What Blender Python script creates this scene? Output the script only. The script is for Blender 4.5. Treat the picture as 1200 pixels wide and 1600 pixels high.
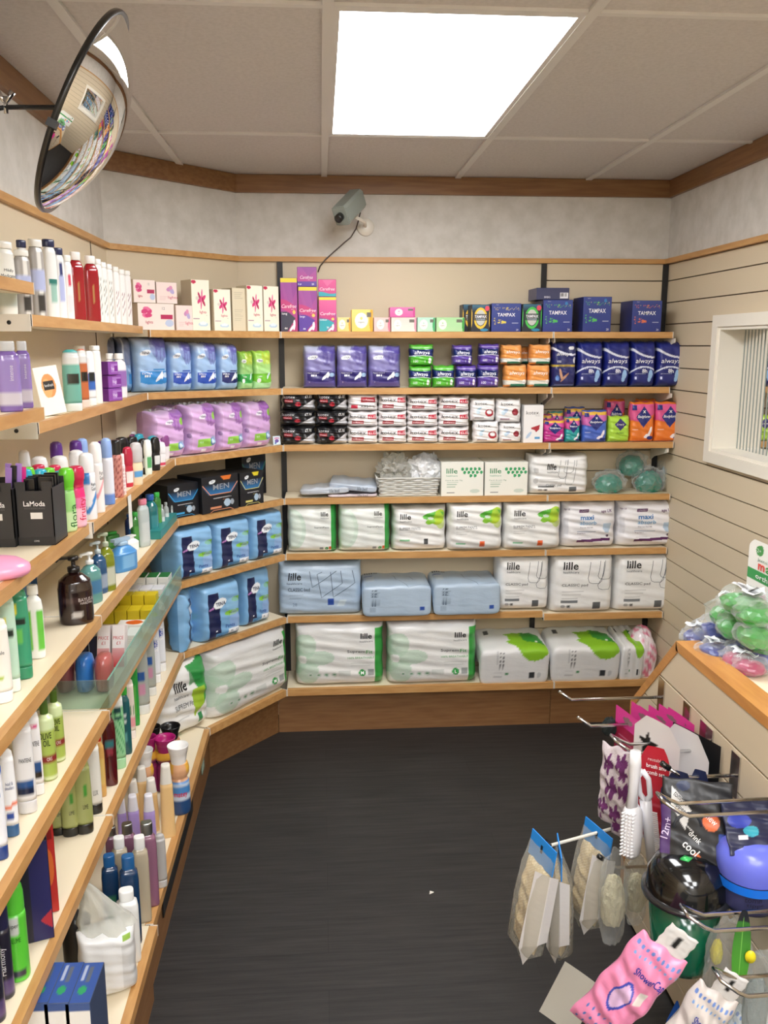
import bpy, math, random
import numpy as np
from mathutils import Vector, Matrix
random.seed(7)
for o in list(bpy.data.objects): bpy.data.objects.remove(o)
SC = bpy.context.scene
COL = SC.collection
# ------------------------------------------------------------------ camera
CAM_H = 1.75
F = 1350.0; PITCH = math.radians(10.9158); YAW = math.radians(4.1521)
cd = bpy.data.cameras.new('camera'); cam = bpy.data.objects.new('camera', cd); COL.objects.link(cam)
cd.sensor_fit = 'VERTICAL'; cd.sensor_height = 32.0; cd.lens = 32.0*F/1600.0
cd.clip_start = 0.02; cd.clip_end = 60
cam.location = (0, 0, CAM_H); cam.rotation_euler = (math.radians(90)-PITCH, 0, -YAW)
SC.camera = cam
# ------------------------------------------------------------------ world, exposure
w = bpy.data.worlds.new('world'); SC.world = w; w.use_nodes = True
w.node_tree.nodes['Background'].inputs[0].default_value = (.8, .85, .9, 1)
w.node_tree.nodes['Background'].inputs[1].default_value = .15
SC.view_settings.view_transform = 'Standard'; SC.view_settings.look = 'None'
SC.view_settings.gamma = 1.0; SC.view_settings.use_curve_mapping = False
SC.view_settings.exposure = 0.0
PANEL = 17.5          # strength of the ceiling light panels
# ------------------------------------------------------------------ room numbers
D = 3.9416; XR = 1.571; XL = -.81; YL = 3.47; XK = -.355; ZC = 2.465; YB = -2.6
YF = 3.7345; YD = 3.689
SZ = {1: 1.8066, 2: 1.5696, 3: 1.3269, 4: 1.0921, 5: .8422, 6: .5523, 7: .227, '1a': 1.893, '2a': 1.613, '1b': 1.82, '6r': .537}
# ------------------------------------------------------------------ pixel rays of the photo -> points on real planes
_fw = np.array([math.sin(YAW)*math.cos(PITCH), math.cos(YAW)*math.cos(PITCH), -math.sin(PITCH)])
_rt = np.array([math.cos(YAW), -math.sin(YAW), 0.]); _up = np.cross(_rt, _fw)
_C = np.array([0, 0, CAM_H])
def ray(x, y): return _fw*F+_rt*(x-600)-_up*(y-800)
def onz(x, y, z): d = ray(x, y); return _C+d*(z-CAM_H)/d[2]
def onY(x, y, Y): d = ray(x, y); return _C+d*Y/d[1]
def onX(x, y, X): d = ray(x, y); return _C+d*X/d[0]
def pj(p):
    v = np.array(p)-_C; c = v@_fw; return 600+F*(v@_rt)/c, 800-F*(v@_up)/c
def depth(p): return float((np.array(p)-_C)@_fw)
# ------------------------------------------------------------------ materials
def srgb(h):
    if isinstance(h, str):
        c = [int(h[i:i+2], 16)/255 for i in (0, 2, 4)]
    else: c = [v/255 for v in h]
    return np.array([v/12.92 if v <= .04045 else ((v+.055)/1.055)**2.4 for v in c])
MATS = {}
def newmat(name):
    m = bpy.data.materials.new(name); m.use_nodes = True; MATS[name] = m
    nt = m.node_tree; return m, nt, nt.nodes['Principled BSDF']
def N(nt, t, **k):
    n = nt.nodes.new(t)
    for a, b in k.items(): setattr(n, a, b)
    return n
def bump(nt, bs, scale, strength, dist=.002, stretch=(1, 1, 1), detail=3):
    tc = N(nt, 'ShaderNodeTexCoord'); mp = N(nt, 'ShaderNodeMapping'); mp.inputs['Scale'].default_value = stretch
    nz = N(nt, 'ShaderNodeTexNoise'); nz.inputs['Scale'].default_value = scale; nz.inputs['Detail'].default_value = detail
    b = N(nt, 'ShaderNodeBump'); b.inputs['Strength'].default_value = strength; b.inputs['Distance'].default_value = dist
    nt.links.new(tc.outputs['Object'], mp.inputs[0]); nt.links.new(mp.outputs[0], nz.inputs[0])
    nt.links.new(nz.outputs[0], b.inputs['Height']); nt.links.new(b.outputs[0], bs.inputs['Normal'])
def printed(name, rough, coat=0, bmp=None, trans=0, spec=.5):
    m, nt, bs = newmat(name)
    a = N(nt, 'ShaderNodeAttribute', attribute_name='Col'); nt.links.new(a.outputs['Color'], bs.inputs['Base Color'])
    bs.inputs['Roughness'].default_value = rough; bs.inputs['Coat Weight'].default_value = coat; bs.inputs['Coat Roughness'].default_value = .12
    bs.inputs['Specular IOR Level'].default_value = spec
    if trans: bs.inputs['Transmission Weight'].default_value = trans
    if bmp: bump(nt, bs, *bmp)
    return m
printed('printed_film', .38, .35, (20, .5, .004, (1, 1, 2.6), 4))
printed('printed_card', .45, .1)
printed('plastic', .28, .2)
printed('matte', .7)
printed('liquid', .12, .6, None, .25)
printed('cloth', .9, 0, (240, .8, .003))
def plain(name, col, rough=.5, metal=0, bmp=None, coat=0):
    m, nt, bs = newmat(name); bs.inputs['Base Color'].default_value = (*srgb(col), 1)
    bs.inputs['Roughness'].default_value = rough; bs.inputs['Metallic'].default_value = metal; bs.inputs['Coat Weight'].default_value = coat
    if bmp: bump(nt, bs, *bmp)
    return m
plain('chrome', 'd8d8d8', .13, 1); plain('steel', 'b8bab8', .3, 1); plain('black_metal', '1a1a1c', .4)
plain('black_plastic', '141414', .35, 0, None, .3); plain('white_paint', 'ece6d8', .45); plain('cream_laminate', 'f2e4c8', .35)
plain('cream_panel', 'd6c6aa', .5, 0, (60, .1, .001)); plain('groove_dark', '5a4a38', .8); plain('white_metal', 'e6e0d4', .4)
plain('grey_plastic', '8d948c', .45); plain('glass_line', '98a098', .4); plain('brass_dark', '3c2a1c', .4, .6); plain('mirror', 'f4f4f4', .012, 1)
plain('mirror_back', '2a2a2a', .5); plain('board_under', 'b9ab95', .6)
def wood(name, c1, c2, axis):
    m, nt, bs = newmat(name); tc = N(nt, 'ShaderNodeTexCoord'); mp = N(nt, 'ShaderNodeMapping')
    mp.inputs['Scale'].default_value = axis; nz = N(nt, 'ShaderNodeTexNoise'); nz.inputs['Scale'].default_value = 4; nz.inputs['Detail'].default_value = 5
    cr = N(nt, 'ShaderNodeValToRGB'); cr.color_ramp.elements[0].color = (*srgb(c1), 1); cr.color_ramp.elements[1].color = (*srgb(c2), 1)
    cr.color_ramp.elements[0].position = .35; cr.color_ramp.elements[1].position = .65
    nt.links.new(tc.outputs['Object'], mp.inputs[0]); nt.links.new(mp.outputs[0], nz.inputs[0]); nt.links.new(nz.outputs[0], cr.inputs[0])
    nt.links.new(cr.outputs[0], bs.inputs['Base Color']); bs.inputs['Roughness'].default_value = .42
wood('beech_x', 'be8c52', 'cd9e64', (2, 14, 14)); wood('beech_y', 'be8c52', 'cd9e64', (14, 2, 14))
wood('rim_wood', 'c08444', 'cf9450', (14, 2, 14)); wood('oak_x', '7f5836', '8f6842', (1.5, 14, 20)); wood('oak_y', '7f5836', '8f6842', (14, 1.5, 20))
# floor: dark streaky vinyl planks
m, nt, bs = newmat('vinyl_floor'); tc = N(nt, 'ShaderNodeTexCoord')
mp = N(nt, 'ShaderNodeMapping'); mp.inputs['Scale'].default_value = (1.2, 22, 1); nz = N(nt, 'ShaderNodeTexNoise'); nz.inputs['Scale'].default_value = 3; nz.inputs['Detail'].default_value = 8; nz.inputs['Roughness'].default_value = .65
cr = N(nt, 'ShaderNodeValToRGB'); cr.color_ramp.elements[0].color = (*srgb('1a1919'), 1); cr.color_ramp.elements[1].color = (*srgb('373432'), 1)
cr.color_ramp.elements[0].position = .3; cr.color_ramp.elements[1].position = .72
br = N(nt, 'ShaderNodeTexBrick'); br.inputs['Scale'].default_value = 1; br.inputs['Brick Width'].default_value = 1.2; br.inputs['Row Height'].default_value = .15
br.inputs['Mortar Size'].default_value = .0012; br.inputs['Color1'].default_value = (1, 1, 1, 1); br.inputs['Color2'].default_value = (.82, .82, .82, 1); br.inputs['Mortar'].default_value = (.55, .55, .55, 1)
mx = N(nt, 'ShaderNodeMixRGB', blend_type='MULTIPLY'); mx.inputs[0].default_value = 1
L = nt.links.new; L(tc.outputs['Object'], mp.inputs[0]); L(mp.outputs[0], nz.inputs[0]); L(nz.outputs[0], cr.inputs[0]); L(tc.outputs['Object'], br.inputs[0])
L(cr.outputs[0], mx.inputs[1]); L(br.outputs[0], mx.inputs[2]); L(mx.outputs[0], bs.inputs['Base Color']); bs.inputs['Roughness'].default_value = .55
bp = N(nt, 'ShaderNodeBump'); bp.inputs['Strength'].default_value = .25; bp.inputs['Distance'].default_value = .002; L(nz.outputs[0], bp.inputs['Height']); L(bp.outputs[0], bs.inputs['Normal'])
# wallpaper / ceiling tile
def mottled(name, c1, c2, scale, bstr, lo=.35, hi=.65):
    m, nt, bs = newmat(name); tc = N(nt, 'ShaderNodeTexCoord'); nz = N(nt, 'ShaderNodeTexNoise'); nz.inputs['Scale'].default_value = scale; nz.inputs['Detail'].default_value = 6; nz.inputs['Roughness'].default_value = .6
    cr = N(nt, 'ShaderNodeValToRGB'); cr.color_ramp.elements[0].color = (*srgb(c1), 1); cr.color_ramp.elements[1].color = (*srgb(c2), 1)
    cr.color_ramp.elements[0].position = lo; cr.color_ramp.elements[1].position = hi
    L = nt.links.new; L(tc.outputs['Object'], nz.inputs[0]); L(nz.outputs[0], cr.inputs[0]); L(cr.outputs[0], bs.inputs['Base Color'])
    bs.inputs['Roughness'].default_value = .85
    b = N(nt, 'ShaderNodeBump'); b.inputs['Strength'].default_value = bstr; b.inputs['Distance'].default_value = .003; L(nz.outputs[0], b.inputs['Height']); L(b.outputs[0], bs.inputs['Normal'])
mottled('wallpaper', 'ccc8c0', 'dad6d0', 14, .35); mottled('ceiling_tile', 'c9c3c0', 'd3cdca', 90, .5, .3, .6)
plain('tbar', 'dcd8d4', .5)
def clearmat(name, col, mixf, rough=.08, bmp=None):
    m = bpy.data.materials.new(name); m.use_nodes = True; MATS[name] = m; nt = m.node_tree; nt.nodes.clear()
    out = N(nt, 'ShaderNodeOutputMaterial'); t = N(nt, 'ShaderNodeBsdfTransparent'); t.inputs[0].default_value = (*srgb(col), 1)
    p = N(nt, 'ShaderNodeBsdfPrincipled'); p.inputs['Base Color'].default_value = (*srgb(col), 1); p.inputs['Roughness'].default_value = rough
    mx = N(nt, 'ShaderNodeMixShader'); lw = N(nt, 'ShaderNodeLayerWeight'); lw.inputs[0].default_value = .35
    ma = N(nt, 'ShaderNodeMath', operation='MULTIPLY_ADD'); ma.inputs[1].default_value = .38; ma.inputs[2].default_value = mixf; ma.use_clamp = True
    L = nt.links.new; L(lw.outputs['Facing'], ma.inputs[0]); L(ma.outputs[0], mx.inputs[0]); L(t.outputs[0], mx.inputs[1]); L(p.outputs[0], mx.inputs[2]); L(mx.outputs[0], out.inputs[0])
    if bmp: bump(nt, p, *bmp)
clearmat('clear_film', 'f6f8f8', .07, .12, (18, .6, .006)); clearmat('clear_acrylic', 'd8e8e0', .05, .05)
clearmat('sleeve_film', 'f2f0e8', .1, .22, (26, .8, .006)); clearmat('frosted_film', 'f0f0ea', .3, .25, (26, .8, .008))
m, nt, bs = newmat('light_panel'); bs.inputs['Base Color'].default_value = (1, 1, 1, 1); bs.inputs['Emission Color'].default_value = (.975, .985, 1, 1); bs.inputs['Emission Strength'].default_value = PANEL
# ------------------------------------------------------------------ mesh builder
class MB:
    def __init__(s): s.v = []; s.f = []; s.c = []; s.m = []; s.s = []; s.n = 0
    def add(s, vs, fs, col=(255, 255, 255), mat=0, smooth=False):
        vs = np.asarray(vs, float).reshape(-1, 3)
        c = srgb(col) if isinstance(col, (str, tuple)) else np.asarray(col)
        if c.ndim == 1: c = np.tile(c, (len(vs), 1))
        s.v.append(vs); s.c.append(c)
        for f in fs: s.f.append([i+s.n for i in f]); s.m.append(mat); s.s.append(smooth)
        s.n += len(vs); return s
    def box(s, x0, y0, z0, x1, y1, z1, col='ffffff', mat=0, cols=None):
        P = [(x0, y0, z0), (x1, y0, z0), (x1, y1, z0), (x0, y1, z0), (x0, y0, z1), (x1, y0, z1), (x1, y1, z1), (x0, y1, z1)]
        for k, q in {'f': (0, 1, 5, 4), 'r': (1, 2, 6, 5), 'b': (2, 3, 7, 6), 'l': (3, 0, 4, 7), 't': (4, 5, 6, 7), 'd': (3, 2, 1, 0)}.items():
            s.add([P[i] for i in q], [(0, 1, 2, 3)], (cols or {}).get(k, col), mat)
        return s
    def prism(s, poly, z0, z1, col='ffffff', mat=0):
        n = len(poly)
        s.add([(x, y, z0) for x, y in poly]+[(x, y, z1) for x, y in poly], [tuple(range(n))[::-1], tuple(range(n, 2*n))]+[(i, (i+1) % n, n+(i+1) % n, n+i) for i in range(n)], col, mat)
        return s
    def lathe(s, prof, n=24, ax=1., ay=1., e=2., col='ffffff', mat=0, cfun=None, cx=0, cy=0, smooth=True, cap=True):
        th = np.linspace(0, 2*np.pi, n, endpoint=False); ct, st = np.sin(th), -np.cos(th)   # theta 0 faces -Y
        rr = (np.abs(ct)**e+np.abs(st)**e)**(-1/e)
        V = []; C = []
        for r, z in prof:
            V.append(np.stack([cx+r*ax*rr*ct, cy+r*ay*rr*st, np.full(n, z)], 1))
            if cfun: C.append(np.array([srgb(cfun((t+np.pi) % (2*np.pi)-np.pi, z)) for t in th]))
        V = np.concatenate(V); k = len(prof)
        fs = [(a*n+i, a*n+(i+1) % n, (a+1)*n+(i+1) % n, (a+1)*n+i) for a in range(k-1) for i in range(n)]
        s.add(V, fs, np.concatenate(C) if cfun else col, mat, smooth)
        if cap:
            for a, rev in ((0, True), (k-1, False)):
                if prof[a][0] > 1e-5:
                    q = list(range(n)); s.add(V[a*n:(a+1)*n], [q[::-1] if rev else q], C[a] if cfun else col, mat)
        return s
    def tube(s, pts, r, n=8, col='ffffff', mat=0):
        pts = [Vector(p) for p in pts]; V = []; fs = []
        t0 = (pts[1]-pts[0]).normalized(); a = t0.orthogonal().normalized()
        for i, p in enumerate(pts):
            t = ((pts[min(i+1, len(pts)-1)]-pts[max(i-1, 0)])).normalized(); a = (a-t*a.dot(t)).normalized(); b = t.cross(a)
            rr = r[i] if isinstance(r, (list, tuple)) else r
            V += [p+(a*math.cos(2*math.pi*k/n)+b*math.sin(2*math.pi*k/n))*rr for k in range(n)]
        for i in range(len(pts)-1): fs += [(i*n+k, i*n+(k+1) % n, (i+1)*n+(k+1) % n, (i+1)*n+k) for k in range(n)]
        fs += [tuple(range(n))[::-1], tuple(range((len(pts)-1)*n, len(pts)*n))]
        s.add([tuple(v) for v in V], fs, col, mat, True); return s
    def mesh(s, name, mats):
        me = bpy.data.meshes.new(name); V = np.concatenate(s.v)
        me.from_pydata(V.tolist(), [], s.f)
        ca = me.attributes.new('Col', 'FLOAT_COLOR', 'POINT'); C = np.concatenate(s.c); C = np.concatenate([C, np.ones((len(C), 1))], 1)
        ca.data.foreach_set('color', C.astype(np.float32).ravel())
        for k in mats: me.materials.append(MATS[k])
        me.polygons.foreach_set('material_index', s.m); me.polygons.foreach_set('use_smooth', s.s); me.update()
        return me
    def build(s, name, mats, parent=None, loc=(0, 0, 0), rz=0):
        if isinstance(mats, str): mats = [mats]
        o = bpy.data.objects.new(name, s.mesh(name, mats)); COL.objects.link(o); o.location = loc; o.rotation_euler.z = rz
        if parent: o.parent = parent
        return o
def tag(o, label=None, cat=None, group=None, kind=None):
    if label: o['label'] = label
    if cat: o['category'] = cat
    if group: o['group'] = group
    if kind: o['kind'] = kind
    return o
def empty(name, loc, rz=0):
    o = bpy.data.objects.new(name, None); COL.objects.link(o); o.location = loc; o.rotation_euler.z = rz; o.empty_display_size = .05; return o
def struct(o): o['kind'] = 'structure'; return o
# ------------------------------------------------------------------ lettering (built-in font, turned into flat mesh)
_TX = {}
def textmesh(t, bold=0):
    bold = round(bold*.45, 4)
    k = (t, bold)
    if k in _TX: return _TX[k]
    cu = bpy.data.curves.new('t', 'FONT'); cu.body = t; cu.size = 1; cu.resolution_u = 2; cu.offset = bold; cu.fill_mode = 'FRONT'
    o = bpy.data.objects.new('t', cu); COL.objects.link(o); dg = bpy.context.evaluated_depsgraph_get(); dg.update()
    me = bpy.data.meshes.new_from_object(o.evaluated_get(dg))
    import bmesh
    bm = bmesh.new(); bm.from_mesh(me); bmesh.ops.triangulate(bm, faces=bm.faces)
    for _ in range(2):
        le = [q for q in bm.edges if q.calc_length() > .22]
        if le: bmesh.ops.subdivide_edges(bm, edges=le, cuts=1, use_grid_fill=False); bmesh.ops.triangulate(bm, faces=bm.faces)
    bm.verts.index_update(); V = np.array([v.co[:2] for v in bm.verts]); Fc = [tuple(v.index for v in p.verts) for p in bm.faces]; bm.free()
    bpy.data.objects.remove(o); bpy.data.curves.remove(cu); bpy.data.meshes.remove(me)
    if len(V) == 0: V = np.zeros((0, 2))
    else: V -= (V.min(0)+V.max(0))/2
    _TX[k] = (V, Fc); return _TX[k]
# text spec: (string, u, v, height fraction, colour, optional dict(b=bold, w=max width fraction, r=rotation deg, s=shear, a='l'|'c'))
def put_text(mb, spec, W, H, surf, mat=0, eps=.0009):
    if spec[0] == 'LINE':      # fine printed outline following the surface
        _, pts, wd, col = spec; wd *= W/2; P = []
        for (a, b) in zip(pts[:-1], pts[1:]):
            n = max(1, int(math.hypot((b[0]-a[0])*W, (b[1]-a[1])*H)/(W*.06)))
            P += [((a[0]+(b[0]-a[0])*k/n-.5)*W, (a[1]+(b[1]-a[1])*k/n)*H) for k in range(n)]
        P.append(((pts[-1][0]-.5)*W, pts[-1][1]*H)); V = []
        for i, p in enumerate(P):
            a, b = P[max(i-1, 0)], P[min(i+1, len(P)-1)]; dx, dz = b[0]-a[0], b[1]-a[1]; l = math.hypot(dx, dz) or 1; nx, nz = -dz/l*wd, dx/l*wd
            V += [surf(p[0]+nx, p[1]+nz, eps), surf(p[0]-nx, p[1]-nz, eps)]
        mb.add(np.array(V), [(2*i, 2*i+1, 2*i+3, 2*i+2) for i in range(len(P)-1)], col, mat); return
    t, u, v, h, col = spec[:5]; o = spec[5] if len(spec) > 5 else {}
    V, Fc = textmesh(t, o.get('b', .0))
    if len(V) == 0: return
    hh = V[:, 1].max()-V[:, 1].min(); ww = V[:, 0].max()-V[:, 0].min()
    sy = h*H/max(hh, .3); sx = sy*o.get('x', 1)
    if 'w' in o: sx = o['w']*W/ww
    P = np.stack([V[:, 0]*sx, V[:, 1]*sy], 1); P[:, 0] += P[:, 1]*o.get('s', 0)
    if o.get('a') == 'l': P[:, 0] += ww*sx/2
    r = math.radians(o.get('r', 0)); P = P@np.array([[math.cos(r), math.sin(r)], [-math.sin(r), math.cos(r)]])
    P += np.array([(u-.5)*W, v*H]); Q = np.array([surf(x, z, eps) for x, z in P])
    mb.add(Q, Fc, col, mat)
# ------------------------------------------------------------------ printed artwork evaluated on a vertex grid
class Art:
    def __init__(s, U, V, base): s.U, s.V = U, V; s.c = np.tile(srgb(base), (len(U), 1))
    def _p(s, m, col, a=1.):
        s.c[m] = s.c[m]*(1-a)+srgb(col)*a; return s
    def rect(s, u0, v0, u1, v1, col, a=1.): return s._p((s.U >= u0) & (s.U <= u1) & (s.V >= v0) & (s.V <= v1), col, a)
    def ell(s, cu, cv, ru, rv, col, rot=0, a=1.):
        r = math.radians(rot); x = (s.U-cu)*math.cos(r)+(s.V-cv)*math.sin(r); y = -(s.U-cu)*math.sin(r)+(s.V-cv)*math.cos(r)
        return s._p((x/ru)**2+(y/rv)**2 < 1, col, a)
    def grad(s, v0, v1, c0, c1, u0=-9, u1=9):
        m = (s.V >= v0) & (s.V <= v1) & (s.U >= u0) & (s.U <= u1); t = ((s.V[m]-v0)/(v1-v0))[:, None]; s.c[m] = srgb(c0)*(1-t)+srgb(c1)*t; return s
    def above(s, f, col, a=1.): return s._p(s.V > f(s.U), col, a)
    def below(s, f, col, a=1.): return s._p(s.V < f(s.U), col, a)
    def poly(s, pts, col, a=1.):
        ins = np.zeros(len(s.U), bool); j = len(pts)-1
        for i in range(len(pts)):
            (xi, yi), (xj, yj) = pts[i], pts[j]
            c = ((yi > s.V) != (yj > s.V)) & (s.U < (xj-xi)*(s.V-yi)/((yj-yi) or 1e-9)+xi); ins ^= c; j = i
        return s._p(ins, col, a)
    def lines(s, u0, u1, v0, n, dv, col, h=.012, a=.6):
        for i in range(n): s.rect(u0, v0-i*dv-h, u0+(u1-u0)*(1-.25*((i*7) % 3)/2), v0-i*dv, col, a)
        return s
def pillow(w, h, d, art, txt=(), p=7., q=.42, nu=84, nv=90, wob=.0012, seed=0, side=None, pz=None, crimp=0):
    """soft film pack: bulging front and back meeting in a seam; origin at the middle of its base"""
    mb = MB(); pz = pz or p
    def sp(n): s = np.linspace(-1, 1, n); return .5*s+.5*np.sin(np.pi/2*s)
    rng = np.random.RandomState(seed+11); A = rng.rand(6)*6
    def bul(u, v): return ((1-np.clip(np.abs(u), 0, 1)**p)*(1-np.clip(np.abs(v), 0, 1)**pz))**q
    def pos(u, v, sg=1):
        b = bul(u, v); wv = wob*(np.sin(9*u+A[0]+3*v)+np.sin(14*v+A[1]+2*u)+.6*np.sin(23*v+5*u+A[2]))
        x = w/2*u*(1-.012*(1-np.abs(v)**2)*0)+wob*np.sin(8*v+A[3])*np.sign(u)*np.abs(u)**4; z = h/2*(v+1)+wob*1.5*np.sin(7*u+A[4])*(np.clip(v, 0, 1)**6)
        return np.stack([x, -sg*(d/2*b+wv*b), z], -1)
    for sg, a, b2 in ((1, nu, nv), (-1, 14, 16)):
        U, V = np.meshgrid(sp(a), sp(b2)); u, v = U.ravel(), V.ravel(); P = pos(u, v, sg)
        ar = Art((u+1)/2, (v+1)/2, 'ffffff'); art(ar); c = ar.c
        if sg < 0: c = np.tile(c.mean(0), (len(u), 1)) if side is None else np.tile(srgb(side), (len(u), 1))
        fs = []
        for j in range(b2-1):
            for i in range(a-1):
                k = j*a+i; f = (k, k+1, k+a+1, k+a); fs.append(f if sg > 0 else f[::-1])
        mb.add(P, fs, c, 0, True)
    def surf(x, z, eps):
        r = pos(np.array(2*x/w), np.array(2*z/h-1)); return (r[0], r[1]-eps-.0012, r[2])
    for t in txt: put_text(mb, t, w, h, surf)
    if crimp:
        n = 22; vs = []
        for i in range(n):
            x = -w*.46+w*.92*i/(n-1); yy = .006*math.sin(i*1.9+seed); vs += [(x, yy*.3, h-.002), (x+.004*math.sin(i*2.3), yy*2.2, h+crimp*(.8+.3*math.sin(i*1.1+seed)))]
        mb.add(vs, [(2*i, 2*i+2, 2*i+3, 2*i+1) for i in range(n-1)], 'dcdcd8', 1, True)
    return mb
def carton(w, h, d, art, txt=(), side='cccccc', top=None, nu=60, nv=70, sart=None, tart=None, stxt=(), tttxt=()):
    mb = MB(); b = .0012
    def face(n, m, fn, art, base):
        U, V = np.meshgrid(np.linspace(0, 1, n), np.linspace(0, 1, m)); u, v = U.ravel(), V.ravel(); ar = Art(u, v, base)
        if art: art(ar)
        mb.add(fn(u, v), [(j*n+i, j*n+i+1, j*n+n+i+1, j*n+n+i) for j in range(m-1) for i in range(n-1)], ar.c, 0)
    X0, X1, Y0, Y1 = -w/2, w/2, -d/2, d/2
    face(nu, nv, lambda u, v: np.stack([(u-.5)*(w-2*b), np.full(len(u), Y0), b+v*(h-2*b)], 1), art, 'ffffff')
    ns = 24 if sart else 2
    face(ns, ns, lambda u, v: np.stack([np.full(len(u), X0), Y1-b-u*(d-2*b), b+v*(h-2*b)], 1), sart, side)
    face(ns, ns, lambda u, v: np.stack([np.full(len(u), X1), Y0+b+u*(d-2*b), b+v*(h-2*b)], 1), sart, side)
    face(2, 2, lambda u, v: np.stack([(.5-u)*(w-2*b), np.full(len(u), Y1), b+v*(h-2*b)], 1), None, side)
    nt_ = 24 if tart else 2
    face(nt_, nt_, lambda u, v: np.stack([(u-.5)*(w-2*b), Y0+b+v*(d-2*b), np.full(len(u), h)], 1), tart, top or side)
    face(2, 2, lambda u, v: np.stack([(u-.5)*(w-2*b), Y1-b-v*(d-2*b), np.full(len(u), 0)], 1), None, side)
    c = [(sx, sy, sz) for sx in (-1, 1) for sy in (-1, 1) for sz in (0, 1)]
    # thin chamfers between the faces
    xi, yi = w/2-b, d/2-b
    for sx, sy in ((-1, -1), (1, -1), (1, 1), (-1, 1)):
        mb.add([(sx*xi, sy*d/2, b), (sx*w/2, sy*yi, b), (sx*w/2, sy*yi, h-b), (sx*xi, sy*d/2, h-b)], [(0, 1, 2, 3)], side, 0)
    for z0, z1 in ((b, 0), (h-b, h)):
        mb.add([(-xi, -d/2, z0), (xi, -d/2, z0), (xi, -yi, z1), (-xi, -yi, z1)], [(0, 1, 2, 3)], side, 0)
        mb.add([(-xi, d/2, z0), (xi, d/2, z0), (xi, yi, z1), (-xi, yi, z1)], [(0, 1, 2, 3)], side, 0)
        mb.add([(-w/2, -yi, z0), (-w/2, yi, z0), (-xi, yi, z1), (-xi, -yi, z1)], [(0, 1, 2, 3)], side, 0)
        mb.add([(w/2, -yi, z0), (w/2, yi, z0), (xi, yi, z1), (xi, -yi, z1)], [(0, 1, 2, 3)], side, 0)
    for t in txt: put_text(mb, t, w, h, lambda x, z, e: (x, Y0-e*.6, z))
    for t in stxt: put_text(mb, t, d, h, lambda x, z, e: (X0-e*.6, -x, z))
    for t in tttxt: put_text(mb, t, w, d, lambda x, z, e: (x, Y0+z, h+e*.6))
    return mb
# ================================================================== THE ROOM
FLY = YB
def setting(name, mb, mats): o = mb.build(name, mats); o['kind'] = 'structure'; return o
setting('floor', MB().box(-1.2, YB, -.05, 2.2, D+.2, 0), 'vinyl_floor')
# ceiling grid: T bars every .579 across and 1.16 along; tiles are panels between them; light panels fill single cells
gx = [-1.131+.579*i for i in range(6)]; gy = [3.19-1.165*i for i in range(7)]+[]
lights = [(2, 0), (2, 2), (1, 3), (3, 3), (2, 4)]
mb = MB(); ys = [D+.2]+gy
cells = []
for i in range(-1, 6):
    x0 = gx[i] if i >= 0 else -1.7; x1 = gx[i+1] if i+1 < 6 else 2.4
    for j in range(len(ys)-1):
        if (i, j-1) in lights: cells.append((x0, ys[j+1], x1, ys[j])); continue
        mb.box(x0, ys[j+1], ZC+.004, x1, ys[j], ZC+.03)
mb.box(-1.8, YB-.3, ZC+.12, 2.5, D+.3, ZC+.14)
setting('ceiling', mb, 'ceiling_tile')
mb = MB()
for x in gx: mb.box(x-.0125, YB-.2, ZC-.004, x+.0125, D+.1, ZC+.006)
for y in gy: mb.box(-1.7, y-.009, ZC-.0035, 2.4, y+.009, ZC+.0055)
setting('trim_1', mb, 'tbar')
for k, (x0, y0, x1, y1) in enumerate(cells):
    e = empty('ceiling_light', ((x0+x1)/2, (y0+y1)/2, ZC)); a, b = (x1-x0)/2, (y1-y0)/2
    lab = ['bright white rectangular light panel in the ceiling before the back wall', 'white ceiling light panel behind the viewer, second along the aisle', 'white ceiling light panel over the left side further behind', 'white ceiling light panel over the right side further behind', 'white ceiling light panel furthest from the back wall'][k]
    tag(e, lab, 'ceiling light', 'ceiling light panels')
    fr = MB(); t = .026
    for q in ((-a, -b, -a+t, b), (a-t, -b, a, b), (-a+t, -b, a-t, -b+t), (-a+t, b-t, a-t, b)): fr.box(q[0], q[1], -.002, q[2], q[3], .02)
    fr.build('frame', 'tbar', e)
    MB().box(-a+t, -b+t, .004, a-t, b-t, .01).build('diffuser', 'light_panel', e)
# walls
setting('wall_back', MB().box(XK-.05, D, 0, XR+.05, D+.1, 2.6), 'wallpaper')
n = Vector((XL-XK, YL-D, 0)).normalized(); o_ = Vector((n.y, -n.x, 0))*-.1
o_ = Vector((-.0707, .0707, 0))
setting('wall_corner', MB().prism([(XL, YL), (XK, D), (XK+o_.x, D+o_.y), (XL+o_.x, YL+o_.y)], 0, 2.6), 'wallpaper')
setting('wall_left', MB().box(XL-.1, YB, 0, XL, YL+.02, 2.6), 'wallpaper')
setting('wall_front', MB().box(XL-.1, YB-.1, 0, XR+.1, YB, 2.6), 'wallpaper')
WY0, WY1, WZ0, WZ1 = 2.30, 3.395, 1.288, 1.866      # window opening in the right wall (outer edge of architrave)
mb = MB(); f_ = .045
iy0, iy1, iz0, iz1 = WY0+f_, WY1-f_, WZ0+f_, WZ1-f_
for q in ((YB, iy0, 0, 2.6), (iy1, D+.1, 0, 2.6), (iy0, iy1, 0, iz0), (iy0, iy1, iz1, 2.6)): mb.box(XR+.012, q[0], q[2], XR+.2, q[1], q[3])
setting('wall_right', mb, 'wallpaper')
# paper band above the dado trim on the right wall sits proud of the slats: same plane as the boards
setting('trim_2', MB().box(XR-.001, YB, 2.125, XR+.014, D, 2.6), 'wallpaper')
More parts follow.
